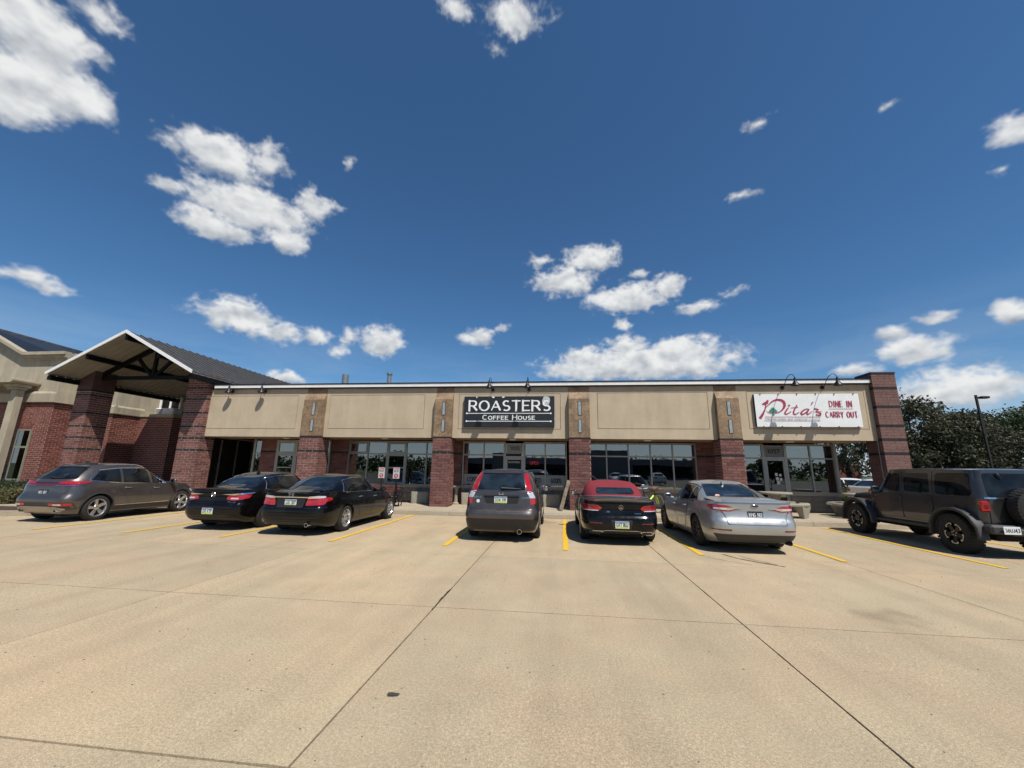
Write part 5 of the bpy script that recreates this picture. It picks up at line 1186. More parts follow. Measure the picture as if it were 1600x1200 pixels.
# ---- taupe crossover on the far left
def suv_taupe():
    L = 4.46; c = Car('parked_suv', 'taupe grey crossover with a full-width red light bar, far left', 'car', L, -14.43, 12.22, R(0))
    P = dict(L=L, W=1.865, roh=.85, wb=2.69, r=.36, mat=m_taupe, wheel='five', rim=.245, nr=8,
      tail=[(0, .2), (.1, .10), (.22, .03), (.4, .0), (.52, .05), (.62, .10), (.8, .12), (.9, .15), (1, .19)], nose=[(0, .28), (.2, .08), (.5, 0), (.75, .08), (1, .4)],
      wid=[(0, .90), (.12, .95), (.3, .985), (.5, 1.0), (.75, .985), (1, .945)], zl=[(-2.3, .27), (-1.8, .22), (1.6, .22), (2.3, .26)],
      zsh=[(-2.3, 1.15), (-1.2, 1.10), (0, 1.04), (1.0, 1.0), (1.6, .96), (2.0, .87), (2.3, .74)], crown=[(-2.3, .02), (.8, .03), (1.3, .07), (2.3, .05)],
      cr=[(0, -2.10), (.3, -1.99), (.7, -1.78), (.9, -1.63), (1, -1.52)], cf=[(0, 1.2), (.5, .68), (.85, .3), (1, .1)], cw=[(0, .875), (.4, .80), (.8, .68), (1, .60)], cnr=4.2, cnf=3.2,
      czl=[(-2.3, 1.1), (-1.2, 1.05), (0, 1.0), (1.2, .96)], czh=[(-2.1, 1.54), (-1.5, 1.575), (-.5, 1.61), (.2, 1.59), (1.2, 1.5)], ccrown=.055, cspine=.5,
      side_glass=[[(.96, 1.03), (.2, 1.04), (.17, 1.485), (.42, 1.46)], [(.1, 1.04), (-.74, 1.07), (-.74, 1.49), (.08, 1.495)], [(-.82, 1.075), (-1.6, 1.16), (-1.36, 1.42), (-.82, 1.48)]],
      windscreen=[(-.70, 1.06), (.70, 1.06), (.56, 1.5), (-.56, 1.5)], rear_glass=[(-.66, 1.185), (.66, 1.185), (.54, 1.5), (-.54, 1.5)], dlo=[(1.02, 1.015), (-.8, 1.05), (-1.66, 1.145), (-1.38, 1.445), (-.8, 1.51), (.1, 1.515), (.44, 1.475)],
      doors=[([(1.1, .40), (1.08, 1.0), (.13, 1.03), (.13, .4)], .3, .88), ([(.10, .4), (.10, 1.03), (-.8, 1.06), (-.86, .9), (-.5, .42)], -.62, .92)], mir=(.8, 1.08, .88), hmat=m_chrome, seam=True)
    std_car(c, P)
    c.patch('tailgate', m_taupe, [(-.64, .70), (.64, .70), (.70, .86), (.76, 1.0), (-.76, 1.0), (-.70, .86)], 'rear', .006, .06, r=.05)
    t = c.patch('light_bar', m_redd, [(-.80, 1.01), (.80, 1.01), (.78, 1.07), (-.78, 1.07)], 'rear', .011, .05, r=.02)
    for sg in (1, -1):
        c.patch('tail_light', m_redl, [(sg * a, b) for a, b in [(.34, 1.065), (.80, 1.03), (.895, 1.075), (.86, 1.125), (.50, 1.12)]], 'rear', .018, .05, parent=t, r=.03)
        c.patch('tail_chrome', m_chrome, [(sg * a, b) for a, b in [(.3, .995), (.80, .995), (.86, 1.03), (.8, 1.012), (.3, 1.012)]], 'rear', .02, .06, parent=t, r=.006)
        c.patch('tail_light', m_redl, [(-2.12, 1.04), (-1.9, 1.08), (-1.92, 1.11), (-2.1, 1.12)], 'left' if sg > 0 else 'right', .008, .05, parent=t, r=.02)
        c.patch('bumper_reflector', m_redl, [(sg * a, b) for a, b in [(.40, .47), (.84, .46), (.86, .53), (.38, .54)]], 'rear', .014, .05, r=.02)
        c.patch('fog_lens', m_clear, [(sg * a, b) for a, b in [(.52, .48), (.72, .475), (.72, .515), (.52, .515)]], 'rear', .017, .05, r=.012)
        mb = MB(); mb.lathe([(.0, .03), (.048, .03)], 18, Matrix.Translation((-L / 2 + .06, sg * .56, .34)) @ Matrix.Rotation(R(90), 4, 'Y'), 1); mb.lathe([(.048, .03), (.05, 0), (.058, 0), (.058, .2)], 18, Matrix.Translation((-L / 2 + .06, sg * .56, .34)) @ Matrix.Rotation(R(90), 4, 'Y')); mb.build('exhaust_pipe', [m_chrome, m_well], c.r, smooth=True)
    c.patch('lower_bumper', m_trim, [(-.88, .36), (.88, .36), (.91, .56), (-.91, .56)], 'rear', .007, .06, r=.05)
    c.patch('skid_plate', simple('skid_silver', (.42, .38, .33), .4, .5, var=.08), [(-.62, .30), (.62, .30), (.78, .38), (.55, .44), (-.55, .44), (-.78, .38)], 'rear', .016, .06, r=.03)
    c.patch('plate_recess', m_taupe, [(-.28, .72), (.28, .72), (.34, .93), (-.34, .93)], 'rear', .008, .06, r=.03); c.plate(0, .82, '002 JR7', style='black', depth=.006)
    mb = MB(); letters(mb, 'MKC', -.6, -.42, .74, .77, lambda a, b, o: Vector((c.at('rear', -a, b).x - .012 - o, -a, b)), .18); mb.build('model_lettering', m_chrome, c.r)
    mb = MB(); a = c.at('rear', 0, 1.22); mb.tube([(a.x - .03, 0, 1.2), (a.x - .03, -.02, 1.235), (a.x - .02, -.3, 1.215), (a.x - .01, -.45, 1.21)], [.022, .028, .016, .008], 8); mb.build('wiper', m_black, c.r, smooth=True)
    c.patch('high_brake_light', m_redd, [(-.16, 1.515), (.16, 1.515), (.16, 1.54), (-.16, 1.54)], 'rear', .012, .05, r=.01)
    c.patch('roof_spoiler', m_black, [(-.54, 1.505), (.54, 1.505), (.5, 1.535), (-.5, 1.535)], 'rear', .02, .06, r=.02)
    for sg in (1, -1):
        v = 'left' if sg > 0 else 'right'
        c.patch('rocker_trim', m_trim, [(c.ra + .42, .25), (c.fa - .42, .25), (c.fa - .42, .39), (c.ra + .42, .39)], v, .006, .1, r=.01); c.line('rocker_chrome', m_chrome, [(c.ra + .46, .405), (c.fa - .5, .405)], v, .010, .006)
        for ax in (c.ra, c.fa): c.patch('wheel_arch_trim', m_trim, [(ax + .45 * math.cos(R(a)), .36 + .45 * math.sin(R(a))) for a in range(0, 181, 12)] + [(ax + .41 * math.cos(R(a)), .36 + .41 * math.sin(R(a))) for a in range(180, -1, -12)], v, .006, .2)
        c.line('roof_rail', m_chrome, [(-1.2, sg * .58), (-.5, sg * .60), (.0, sg * .56)], 'top', .012, .01)
    mb = MB(); p = c.at('top', -1.15, 0); mb.prism([(-1.28, p.z - .02), (-1.07, p.z - .02), (-1.22, p.z + .06), (-1.27, p.z + .06)], -.02, .02, 'y'); mb.build('antenna_fin', m_taupe, c.r, smooth=True)
    c.ring('fuel_door', m_taupe, 0, 0, .01, .012) if False else None
    return c.done()
suv_taupe()

def sedan_base(L, W, H, wb, roh, r, mat, **k):
    P = dict(L=L, W=W, roh=roh, wb=wb, r=r, mat=mat,
      tail=[(0, .22), (.08, .10), (.2, .02), (.36, .0), (.5, .02), (.6, .07), (.8, .09), (.93, .08), (1, .10)], nose=[(0, .25), (.2, .06), (.5, 0), (.75, .08), (1, .38)],
      wid=[(0, .90), (.12, .95), (.3, .985), (.5, 1.0), (.75, .985), (1, .93)], zl=[(-L / 2, .25), (-L / 2 + .6, .19), (L / 2 - .6, .19), (L / 2, .22)],
      zsh=[(-L / 2, 1.03), (-L / 2 + .5, 1.02), (-.9, .98), (0, .94), (.9, .91), (1.5, .86), (2.0, .76), (L / 2, .64)], crown=[(-L / 2, .03), (-1.3, .05), (0, .03), (1.1, .05), (1.6, .08), (L / 2, .05)],
      cr=[(0, -1.86), (.3, -1.62), (.7, -1.26), (.9, -1.06), (1, -.92)], cf=[(0, 1.26), (.4, .84), (.8, .48), (1, .30)], cw=[(0, .83), (.4, .76), (.8, .64), (1, .55)], cnr=5.5, cnf=3.2,
      czl=[(-1.9, .99), (-.9, .95), (0, .91), (1.2, .88)], czh=[(-1.8, H - .10), (-.9, H - .065), (-.3, H - .045), (.2, H - .055), (1.2, H - .1)], ccrown=.047, cspine=.45,
      windscreen=[(-.70, .97), (.70, .97), (.54, H - .1), (-.54, H - .1)], rear_glass=[(-.64, 1.055), (.64, 1.055), (.50, H - .10), (-.50, H - .10)],
      side_glass=[[(.98, .955), (.13, .97), (.10, H - .13), (.54, H - .16)], [(.05, .97), (-.80, .995), (-.83, H - .14), (.03, H - .125)], [(-.88, .998), (-1.30, 1.025), (-1.12, H - .205), (-.90, H - .155)]],
      dlo=[(1.06, .94), (-1.33, .995), (-1.37, 1.025), (-1.14, H - .18), (-.8, H - .12), (.05, H - .105), (.55, H - .14)],
      doors=[([(1.05, .30), (1.05, .88), (.09, .935), (.09, .27), (.95, .27)], .27, .82), ([(.06, .27), (.06, .935), (-.80, .965), (-.9, .8), (-.55, .30)], -.62, .85)], mir=(.72, .99, .84), wheel='ten', rim=.215)
    P.update(k); return P

# ---- black sedan with the wide chrome boot bar (between the other black sedan and the empty stall)
def sedan_black_b():
    L = 4.86; c = Car('parked_sedan', 'black sedan with a chrome bar between large red and white tail lights', 'car', L, -6.5, 11.86, R(-.5))
    P = sedan_base(L, 1.85, 1.465, 2.775, 1.13, .33, m_blk1, wheel='split', wmat=m_alloy, hmat=m_chrome, rglass=m_cglass_b)
    std_car(c, P)
    c.patch('boot_lid', m_blk1, [(-.56, .70), (.56, .70), (.62, .86), (.74, 1.0), (-.74, 1.0), (-.62, .86)], 'rear', .006, .06, r=.05)
    c.patch('boot_spoiler', m_blk1, [(-.68, 1.0), (.68, 1.0), (.62, 1.045), (-.62, 1.045)], 'rear', .025, .05, r=.02)
    c.patch('boot_chrome', m_chrome, [(-.50, .893), (.50, .893), (.50, .918), (-.50, .918)], 'rear', .016, .06, r=.01)
    for sg in (1, -1):
        q = lambda pts: [(sg * a, b) for a, b in pts]
        t = c.patch('tail_light', m_redl, q([(.40, .71), (.80, .73), (.85, .87), (.80, .885), (.43, .87)]), 'rear', .012, .045, r=.02)
        c.patch('reverse_lens', m_clear, q([(.43, .875), (.76, .89), (.80, .90), (.80, .935), (.70, .945), (.45, .925)]), 'rear', .014, .045, parent=t, r=.02)
        c.patch('tail_light_side', m_redl, [(-2.34, .76), (-2.02, .83), (-1.98, .88), (-2.3, .92)], 'left' if sg > 0 else 'right', .008, .05, parent=t, r=.02)
        c.line('bumper_line', m_black, [(sg * .4, .65), (sg * .9, .67)], 'rear', .004, .002)
    p = c.at('rear', 0, .97); mb = MB(); letters(mb, 'H', -.045, .045, .925, 1.0, lambda a, b, o: Vector((p.x - .028 - o, -a, b)), .22); mb.tube([(p.x - .026, .06, .92), (p.x - .026, .075, 1.005), (p.x - .026, -.075, 1.005), (p.x - .026, -.06, .92), (p.x - .026, .06, .92)], .006, 6); mb.build('maker_emblem', m_chrome, c.r)
    c.patch('plate_recess', m_black, [(-.34, .66), (.34, .66), (.37, .87), (-.37, .87)], 'rear', .010, .06, r=.03); c.plate(0, .775, 'JJG 307', depth=.008)
    c.patch('bumper_step', m_black, [(-.72, .42), (.72, .42), (.72, .44), (-.72, .44)], 'rear', .010, .06, r=.006); c.patch('lower_bumper', m_trim, [(-.66, .25), (.66, .25), (.7, .33), (-.7, .33)], 'rear', .006, .06, r=.03)
    mb = MB(); mb.lathe([(.0, .03), (.036, .03)], 18, Matrix.Translation((-L / 2 + .02, -.5, .27)) @ Matrix.Rotation(R(90), 4, 'Y'), 1); mb.lathe([(.036, .03), (.038, 0), (.046, 0), (.046, .2)], 18, Matrix.Translation((-L / 2 + .02, -.5, .27)) @ Matrix.Rotation(R(90), 4, 'Y')); mb.build('exhaust_pipe', [m_chrome, m_well], c.r, smooth=True)
    return c.done()
sedan_black_b()

# ---- black sedan with the round boot emblem, next to the taupe crossover
def sedan_black_a():
    L = 4.67; c = Car('parked_sedan', 'black sedan with a round boot emblem and number plate low on the bumper', 'car', L, -8.92, 12.1, R(-.5))
    P = sedan_base(L, 1.815, 1.475, 2.685, 1.0, .335, m_blk2, wheel='split', hmat=m_chrome, rglass=m_cglass_b,
        cr=[(0, -1.80), (.3, -1.56), (.7, -1.2), (.9, -.98), (1, -.82)])
    std_car(c, P)
    c.patch('boot_lid', m_blk2, [(-.60, .66), (.60, .66), (.66, .86), (.76, 1.01), (-.76, 1.01), (-.66, .86)], 'rear', .006, .06, r=.06)
    for sg in (1, -1):
        q = lambda pts: [(sg * a, b) for a, b in pts]
        t = c.patch('tail_light', m_redl, q([(.40, .78), (.62, .745), (.84, .80), (.885, .915), (.62, .895), (.42, .86)]), 'rear', .012, .045, r=.04)
        c.patch('tail_chrome', m_chrome, q([(.26, .905), (.60, .885), (.89, .915), (.885, .945), (.60, .925)]), 'rear', .018, .045, parent=t, r=.008)
        c.patch('reverse_lens', m_clear, q([(.52, .79), (.70, .785), (.70, .82), (.52, .825)]), 'rear', .016, .045, parent=t, r=.012)
        c.patch('tail_light_side', m_redl, [(-2.24, .80), (-2.0, .88), (-1.98, .91), (-2.22, .925)], 'left' if sg > 0 else 'right', .008, .05, parent=t, r=.02)
    c.ring('maker_emblem', m_chrome, 0, .90, .045, .062, .014)
    p = c.at('rear', 0, .9); mb = MB()
    for k in (-.022, 0, .022): mb.bbox(p.x - .018, p.x - .008, k - .008, k + .008, .875, .925, .004)
    mb.build('emblem_shield', m_chrome, c.r)
    c.plate(.02, .49, '210 XTP', depth=.004)
    c.patch('lower_bumper', m_black, [(-.66, .26), (.66, .26), (.70, .34), (-.70, .34)], 'rear', .006, .06, r=.03)
    c.text('model_lettering', m_chrome, 'VERANO', -.42, -.66, .70, .725, w=.18)
    mb = MB(); q = c.at('top', -.72, 0); mb.prism([(-.83, q.z - .02), (-.65, q.z - .02), (-.78, q.z + .055), (-.82, q.z + .055)], -.018, .018, 'y'); mb.build('antenna_fin', m_black, c.r, smooth=True)
    return c.done()
sedan_black_a()

# ---- silver sedan
def sedan_silver():
    L = 4.87; c = Car('parked_sedan', 'silver sedan with slim red tail lights and a black plate, right of the convertible', 'car', L, 4.06, 11.72, R(.8))
    P = sedan_base(L, 1.85, 1.475, 2.85, 1.06, .34, m_silver, wheel='dark', wmat=m_alloy_d, hmat=m_silver, rglass=m_cglass_b, seam=True, dlomat=m_black,
        zsh=[(-L / 2, 1.06), (-L / 2 + .5, 1.04), (-.9, .985), (0, .945), (.9, .915), (1.5, .86), (2.0, .76), (L / 2, .64)], cr=[(0, -2.0), (.3, -1.62), (.7, -1.1), (.9, -.80), (1, -.6)],
        czl=[(-2.1, 1.02), (-.9, .95), (0, .91), (1.2, .88)], rear_glass=[(-.66, 1.085), (.66, 1.085), (.50, 1.375), (-.50, 1.375)],
        side_glass=[[(.90, .955), (.13, .97), (.10, 1.345), (.38, 1.325)], [(.05, .97), (-.74, .995), (-.77, 1.325), (.03, 1.35)], [(-.80, .998), (-1.25, 1.045), (-.98, 1.265), (-.83, 1.31)]],
        dlo=[(.98, .94), (-1.15, .985), (-1.30, 1.03), (-1.0, 1.285), (-.7, 1.355), (.05, 1.37), (.4, 1.34)],
        creases=[([(-2.4, .86), (0, .78), (2.4, .72)], .012, .05, -2.2, 2.2), ([(-2.4, .45), (2.4, .42)], -.012, .07, -1.2, 1.2)])
    std_car(c, P)
    c.patch('boot_lid', m_silver, [(-.58, .60), (.58, .60), (.62, .80), (.74, 1.03), (-.74, 1.03), (-.62, .80)], 'rear', .006, .06, r=.06)
    c.line('boot_seam', m_black, [(-.74, .93), (-.61, .78), (-.575, .60), (.575, .60), (.61, .78), (.74, .93)], 'rear', .004, .006)
    c.patch('boot_spoiler', m_silver, [(-.76, 1.03), (.76, 1.03), (.68, 1.09), (-.68, 1.09)], 'rear', .03, .05, r=.03)
    for sg in (1, -1):
        q = lambda pts: [(sg * a, b) for a, b in pts]
        t = c.patch('tail_light', m_redl, q([(.33, .905), (.50, .855), (.80, .86), (.90, .93), (.80, .99), (.55, .975)]), 'rear', .014, .04, r=.04)
        c.patch('reverse_lens', m_clear, q([(.40, .90), (.53, .875), (.78, .89), (.78, .925), (.53, .93)]), 'rear', .02, .04, parent=t, r=.015)
        c.patch('tail_chrome', m_chrome, q([(.27, .915), (.55, .905), (.55, .935), (.40, .935)]), 'rear', .024, .04, parent=t, r=.006)
        c.patch('tail_light_side', m_redl, [(-2.34, .88), (-2.06, .94), (-2.06, .98), (-2.3, .99)], 'left' if sg > 0 else 'right', .008, .05, parent=t, r=.025)
        c.patch('bumper_reflector', m_redd, q([(.52, .47), (.84, .475), (.86, .495), (.52, .50)]), 'rear', .006, .05, r=.006)
        if sg < 0: mb = MB(); mb.lathe([(.0, .02), (.042, .02)], 18, Matrix.Translation((-L / 2 + .14, -.66, .235)) @ Matrix.Rotation(R(90), 4, 'Y'), 1); mb.lathe([(.042, .02), (.044, 0), (.05, 0), (.05, .25)], 18, Matrix.Translation((-L / 2 + .14, -.66, .235)) @ Matrix.Rotation(R(90), 4, 'Y')); mb.build('exhaust_pipe', [m_alloy_d, m_well], c.r, smooth=True)
    c.patch('lower_bumper', m_trim, [(-.72, .235), (.72, .235), (.83, .40), (-.83, .40)], 'rear', .007, .06, r=.02)
    c.plate(0, .79, 'KHG 182', style='black', depth=.004)
    mb = MB(); p = c.at('rear', 0, .985)
    bm = bmesh.new(); bmesh.ops.create_uvsphere(bm, u_segments=20, v_segments=8, radius=1)
    for v in bm.verts: v.co = Vector((v.co.x * .012, v.co.y * .085, v.co.z * .034))
    mb.bm(bm, 0, Matrix.Translation((p.x - .012, 0, .975))); eo = mb.build('maker_emblem', m_chrome, c.r, smooth=True)
    bm = bmesh.new(); bmesh.ops.create_uvsphere(bm, u_segments=20, v_segments=8, radius=1)
    for v in bm.verts: v.co = Vector((v.co.x * .012, v.co.y * .076, v.co.z * .027))
    mb = MB(); mb.bm(bm, 0, Matrix.Translation((p.x - .016, 0, .975))); mb.build('emblem_field', m_ink, eo, smooth=True)
    c.text('model_lettering', m_chrome, 'FUSION', .56, .32, .665, .69, w=.16); c.text('trim_lettering', m_chrome, 'SE', -.46, -.54, .66, .69, w=.16)
    mb = MB(); p = c.at('rear', .42, 1.13); mb.lathe([(0, 0), (.055, 0), (.055, .003), (0, .003)], 18, Matrix.Translation(p + Vector((-.006, 0, .004))) @ Matrix.Rotation(R(-48), 4, 'Y') @ Matrix.Scale(.62, 4, (1, 0, 0))); mb.build('round_sticker', simple('pink_sticker', (.6, .3, .28), .5, var=.2, scale=40, coord='obj'), c.r)
    mb = MB(); q = c.at('top', -.72, 0); mb.prism([(-.83, q.z - .02), (-.62, q.z - .02), (-.78, q.z + .055), (-.82, q.z + .055)], -.018, .018, 'y'); mb.build('antenna_fin', m_silver, c.r, smooth=True)
    c.patch('fuel_door', m_silver, rpoly([(-1.72, .78), (-1.54, .78), (-1.54, .93), (-1.72, .93)], .05), 'left', .006, .08)
    return c.done()
sedan_silver()

# ---- black convertible with the red fabric roof
def convertible():
    L = 4.69; c = Car('parked_convertible', 'black two-door convertible with a closed red fabric roof', 'car', L, 1.39, 12.06, R(.2))
    P = sedan_base(L, 1.81, 1.41, 2.76, 1.04, .335, m_blk1, wheel='ten', roofmat=m_softtop, nr=7, hmat=m_blk1, rglass=m_cglass_b,
        zsh=[(-L / 2, .95), (-L / 2 + .4, .985), (-1.2, .99), (0, .94), (.9, .91), (1.5, .85), (2.0, .75), (L / 2, .63)], cr=[(0, -1.58), (.35, -1.42), (.7, -1.17), (.9, -.88), (1, -.6)], cw=[(0, .80), (.4, .75), (.8, .66), (1, .56)], cnr=3.4,
        rear_glass=[(-.48, 1.085), (.48, 1.085), (.455, 1.235), (-.455, 1.235)], rgr=.09, side_glass=[[(.90, .955), (.1, .97), (.08, 1.29), (.38, 1.27)], [(.03, .97), (-.55, .985), (-.45, 1.22), (.01, 1.29)]],
        dlo=[(.98, .945), (-.66, .975), (-.66, .98), (.9, .955)], doors=[([(1.0, .30), (1.0, .88), (-.45, .945), (-.5, .5), (-.42, .27), (.9, .27)], -.25, .80)])
    std_car(c, P)
    c.patch('boot_lid', m_blk1, [(-.60, .66), (.60, .66), (.66, .82), (.70, .93), (-.70, .93), (-.66, .82)], 'rear', .006, .06, r=.06)
    ys = np.linspace(-.80, .80, 15)
    c.line('roof_base_trim', m_alloy, [(-1.60 + .35 * (abs(y) / .8) ** 2.6, float(y)) for y in ys], 'top', .013, .012)
    for sg in (1, -1):
        q = lambda pts: [(sg * a, b) for a, b in pts]
        t = c.patch('tail_light', m_redl, q([(.42, .82), (.50, .755), (.82, .76), (.90, .83), (.84, .895), (.52, .885)]), 'rear', .014, .04, r=.04)
        c.patch('lower_lens', m_clear, q([(.50, .752), (.82, .757), (.87, .79), (.82, .775), (.52, .772)]), 'rear', .018, .04, parent=t, r=.006)
        c.patch('inner_lens', m_redd, q([(.50, .84), (.78, .83), (.84, .86), (.76, .88), (.54, .872)]), 'rear', .018, .04, parent=t, r=.01)
        c.patch('tail_light_side', m_redl, [(-2.24, .79), (-2.04, .83), (-2.04, .86), (-2.22, .885)], 'left' if sg > 0 else 'right', .008, .05, parent=t, r=.02)
        c.patch('bumper_reflector', m_redd, q([(.44, .485), (.70, .49), (.70, .512), (.44, .507)]), 'rear', .008, .05, r=.006)
        e = c.patch('exhaust_trim', m_chrome, q([(.40, .30), (.50, .235), (.68, .235), (.73, .29), (.64, .335), (.46, .335)]), 'rear', .016, .04, r=.03)
        c.patch('exhaust_opening', m_black, q([(.43, .297), (.51, .255), (.66, .255), (.70, .288), (.63, .317), (.47, .317)]), 'rear', .02, .04, parent=e, r=.025)
        c.line('bumper_crease', m_blk1, [(sg * .34, .62), (sg * .48, .55), (sg * .56, .40)], 'rear', .008, .002)
    c.line('diffuser_trim', m_chrome, [(-.44, .325), (-.34, .345), (.34, .345), (.44, .325)], 'rear', .008, .012)
    c.patch('lower_bumper', m_black, [(-.60, .21), (.60, .21), (.66, .33), (-.66, .33)], 'rear', .006, .06, r=.03)
    c.patch('plate_recess', m_black, [(-.20, .37), (.20, .37), (.24, .57), (-.24, .57)], 'rear', .006, .05, r=.03); c.plate(0, .465, 'GXT BUJ', depth=.008)
    c.ring('maker_emblem', m_chrome, 0, .835, .046, .056, .014)
    p = c.at('rear', 0, .835); mb = MB()
    for k in range(3):
        a = R(90 + 120 * k); mb.add([(p.x - .016, .010 * math.cos(a + 1.57), .835 + .010 * math.sin(a + 1.57)), (p.x - .016, -.010 * math.cos(a + 1.57), .835 - .010 * math.sin(a + 1.57)), (p.x - .014, .05 * math.cos(a), .835 + .05 * math.sin(a))], [(0, 1, 2)])
    mb.build('emblem_star', m_chrome, c.r)
    c.text('model_lettering', m_chrome, 'C 300', .42, .26, .725, .755, w=.2); c.text('drive_lettering', m_chrome, '4MATIC', -.28, -.44, .70, .722, w=.2)
    return c.done()
convertible()

# ---- dark four-door off-roader, right edge
def offroader():
    L = 4.7; c = Car('parked_offroader', 'dark grey four-door off-roader with black flares and a tailgate spare wheel', 'car', L, 9.66, 12.02, R(0))
    W = 1.58; r = .415; ra, fa = -1.5, 1.5
    tub = pod([(0, -2.02), (1, -2.06)], [(0, 1.12), (1, 1.12)], [(0, .77), (.3, .79), (1, .775)], 14, 14, .52, 1.2, .01, T=10, N=160, spine=.3)
    c.shell(tub); hood = pod([(0, 1.05), (1, 1.05)], [(0, 2.02), (.7, 2.02), (1, 1.98)], [(0, .66), (.8, .67), (1, .60)], 12, 7, .6, [(1.0, 1.17), (2.0, 1.10)], .045, T=10, N=120, spine=.3); c.shell(hood)
    top = pod([(0, -2.08), (1, -1.98)], [(0, .98), (.5, .74), (1, .5)], [(0, .755), (.6, .71), (1, .655)], 12, 8, 1.19, [(-2.1, 1.80), (-.5, 1.825), (.9, 1.80)], .03, T=12, N=160, spine=.3, crownp=3)
    c.shell(top); c.bvh()
    c.body(tub, m_jeep, (ra,), .50, inset=.5)
    mb = MB(); mb.bm(hood); mb.build('bonnet', m_jeep, c.r, smooth=True, angle=40); mb = MB(); mb.bm(top); mb.build('hard_top', m_jeep, c.r, smooth=True, angle=40)
    c.ra, c.fa = ra, fa
    c.wheels((ra, fa), r, 1.86 - .26, .26, .235, 'offroad', m_alloy)
    mb = MB(); mb.bbox(-1.9, 1.95, -.42, .42, .32, .6, .03); mb.tube([(-1.5, -.7, .40), (-1.5, .7, .40)], .055); mb.tube([(1.5, -.7, .40), (1.5, .7, .40)], .055); mb.build('chassis', m_well, c.r)
    # glass
    for v in ('left', 'right'):
        c.patch('side_window', m_cglass, [(.60, 1.26), (.0, 1.26), (-.0, 1.72), (.42, 1.72)], v, .004, .08, r=.05); c.patch('side_window', m_cglass, [(-.14, 1.26), (-.86, 1.26), (-.84, 1.72), (-.12, 1.72)], v, .004, .08, r=.06); c.patch('side_window', m_cglass, [(-1.02, 1.24), (-1.88, 1.24), (-1.84, 1.73), (-1.02, 1.73)], v, .004, .08, r=.09)
        for pts, hx in (([(.78, .60), (.78, 1.19), (-.05, 1.19), (-.05, .60)], .08), ([(-.09, .60), (-.09, 1.19), (-.93, 1.19), (-.95, .92), (-.80, .6)], -.78)):
            d = c.patch('door', m_jeep, pts, v, .012, .1, r=.05); c.cur_door = d; c.line('door_seam', m_black, rpoly(pts, .05), v, .009, .004, parent=d, closed=True, sub=2); c.handle(v, hx, 1.09, m_black, .08)
        c.cur_door = None
        for x, w in ((.80, .02), (-.07, .02)):
            for z in (.8, 1.08): p = c.at(v, x + .02, z); mb = MB(); mb.bbox(x - .005, x + .07, p.y - .012, p.y + .02 if v == 'left' else p.y + .012, z - .025, z + .025, .006); mb.build('hinge', m_jeep, c.r)
        c.line('window_seam', m_black, [(.02, 1.75), (-.07, 1.75), (-.07, 1.22)], v, .008, .002); c.line('roof_seam', m_black, [(-.95, 1.22), (-.95, 1.76)], v, .006, .002)
    c.patch('rear_window', m_cglass, [(-.60, 1.24), (.60, 1.24), (.56, 1.73), (-.56, 1.73)], 'rear', .005, .07, r=.06); c.patch('windscreen', m_cglass, [(-.66, 1.24), (.66, 1.24), (.6, 1.75), (-.6, 1.75)], 'front', .005, .08, r=.04)
    c.patch('tailgate', m_jeep, [(-.60, .62), (.60, .62), (.60, 1.19), (-.60, 1.19)], 'rear', .012, .08, r=.04)
    c.patch('tailgate_trim', m_chrome, [(.1, 1.195), (.66, 1.195), (.66, 1.225), (.1, 1.225)], 'rear', .012, .08, r=.008)
    # flares: swept arches standing proud
    for ax, k in ((ra, 0), (fa, 1)):
        for sg in (1, -1):
            ang = [-8, 20, 45, 62, 80, 100, 118, 135, 160, 186]; P = []
            prof = []
            for a in ang:
                rad = .53 if k == 0 else (.545 if 40 < a < 140 else .55); x, z = ax + rad * 1.06 * math.cos(R(a)), r + rad * .98 * math.sin(R(a)) - .0
                prof.append((x, z))
            mb = MB(); n = len(prof); vs = []
            for (x, z) in prof:
                dx, dz = x - ax, z - r; l = math.hypot(dx, dz); ux, uz = dx / l, dz / l
                for (dr, yy) in ((.05, .755), (.06, .92), (.045, .94), (-.005, .94), (-.02, .90), (-.02, .755)): vs.append((x + ux * dr, sg * yy, z + uz * dr))
            fs = []
            for i in range(n - 1):
                for j in range(6): a0, a1 = i * 6 + j, i * 6 + (j + 1) % 6; fs.append((a0, a1, a1 + 6, a0 + 6) if sg > 0 else (a0, a0 + 6, a1 + 6, a1))
            fs += [tuple(range(6)), tuple(range((n - 1) * 6, n * 6))]
            mb.add(vs, fs); mb.build('fender_flare', m_trim, c.r, smooth=True, angle=50)
            if k: 
                mb = MB(); mb.bbox(1.0, 2.05, min(sg * .55, sg * .76), max(sg * .55, sg * .76), .90, .985, .02); mb.build('front_fender', m_jeep, c.r)
                mb = MB(); mb.bbox(1.0, 1.16, min(sg * .6, sg * .77), max(sg * .6, sg * .77), .52, .95, .02); mb.build('fender_panel', m_jeep, c.r)
    for sg in (1, -1):
        mb = MB(); mb.bbox(-.95, .95, min(sg * .74, sg * .86), max(sg * .74, sg * .86), .44, .52, .02); mb.build('side_step', m_trim, c.r)
        p = c.at('rear', sg * .70, 1.05)
        mb = MB(); mb.bbox(p.x - .07, p.x + .02, sg * .69 - .085, sg * .69 + .085, .93, 1.15, .02); t = mb.build('tail_light', m_redl, c.r); t.data.polygons.foreach_set('use_smooth', [False] * len(t.data.polygons))
        mb = MB(); mb.bbox(p.x - .078, p.x - .06, sg * .69 - .045, sg * .69 + .045, 1.0, 1.08, .01); mb.build('reverse_lens', m_redd, t)
        mb = MB(); mb.bbox(.62, .75, sg * .80 - .02, sg * .80 + .19 * (1 if sg > 0 else 0) + .02, 1.2, 1.2001, .0001) if False else None
    c.mirror_(.70, 1.27, .74, m_black, .22, .2)
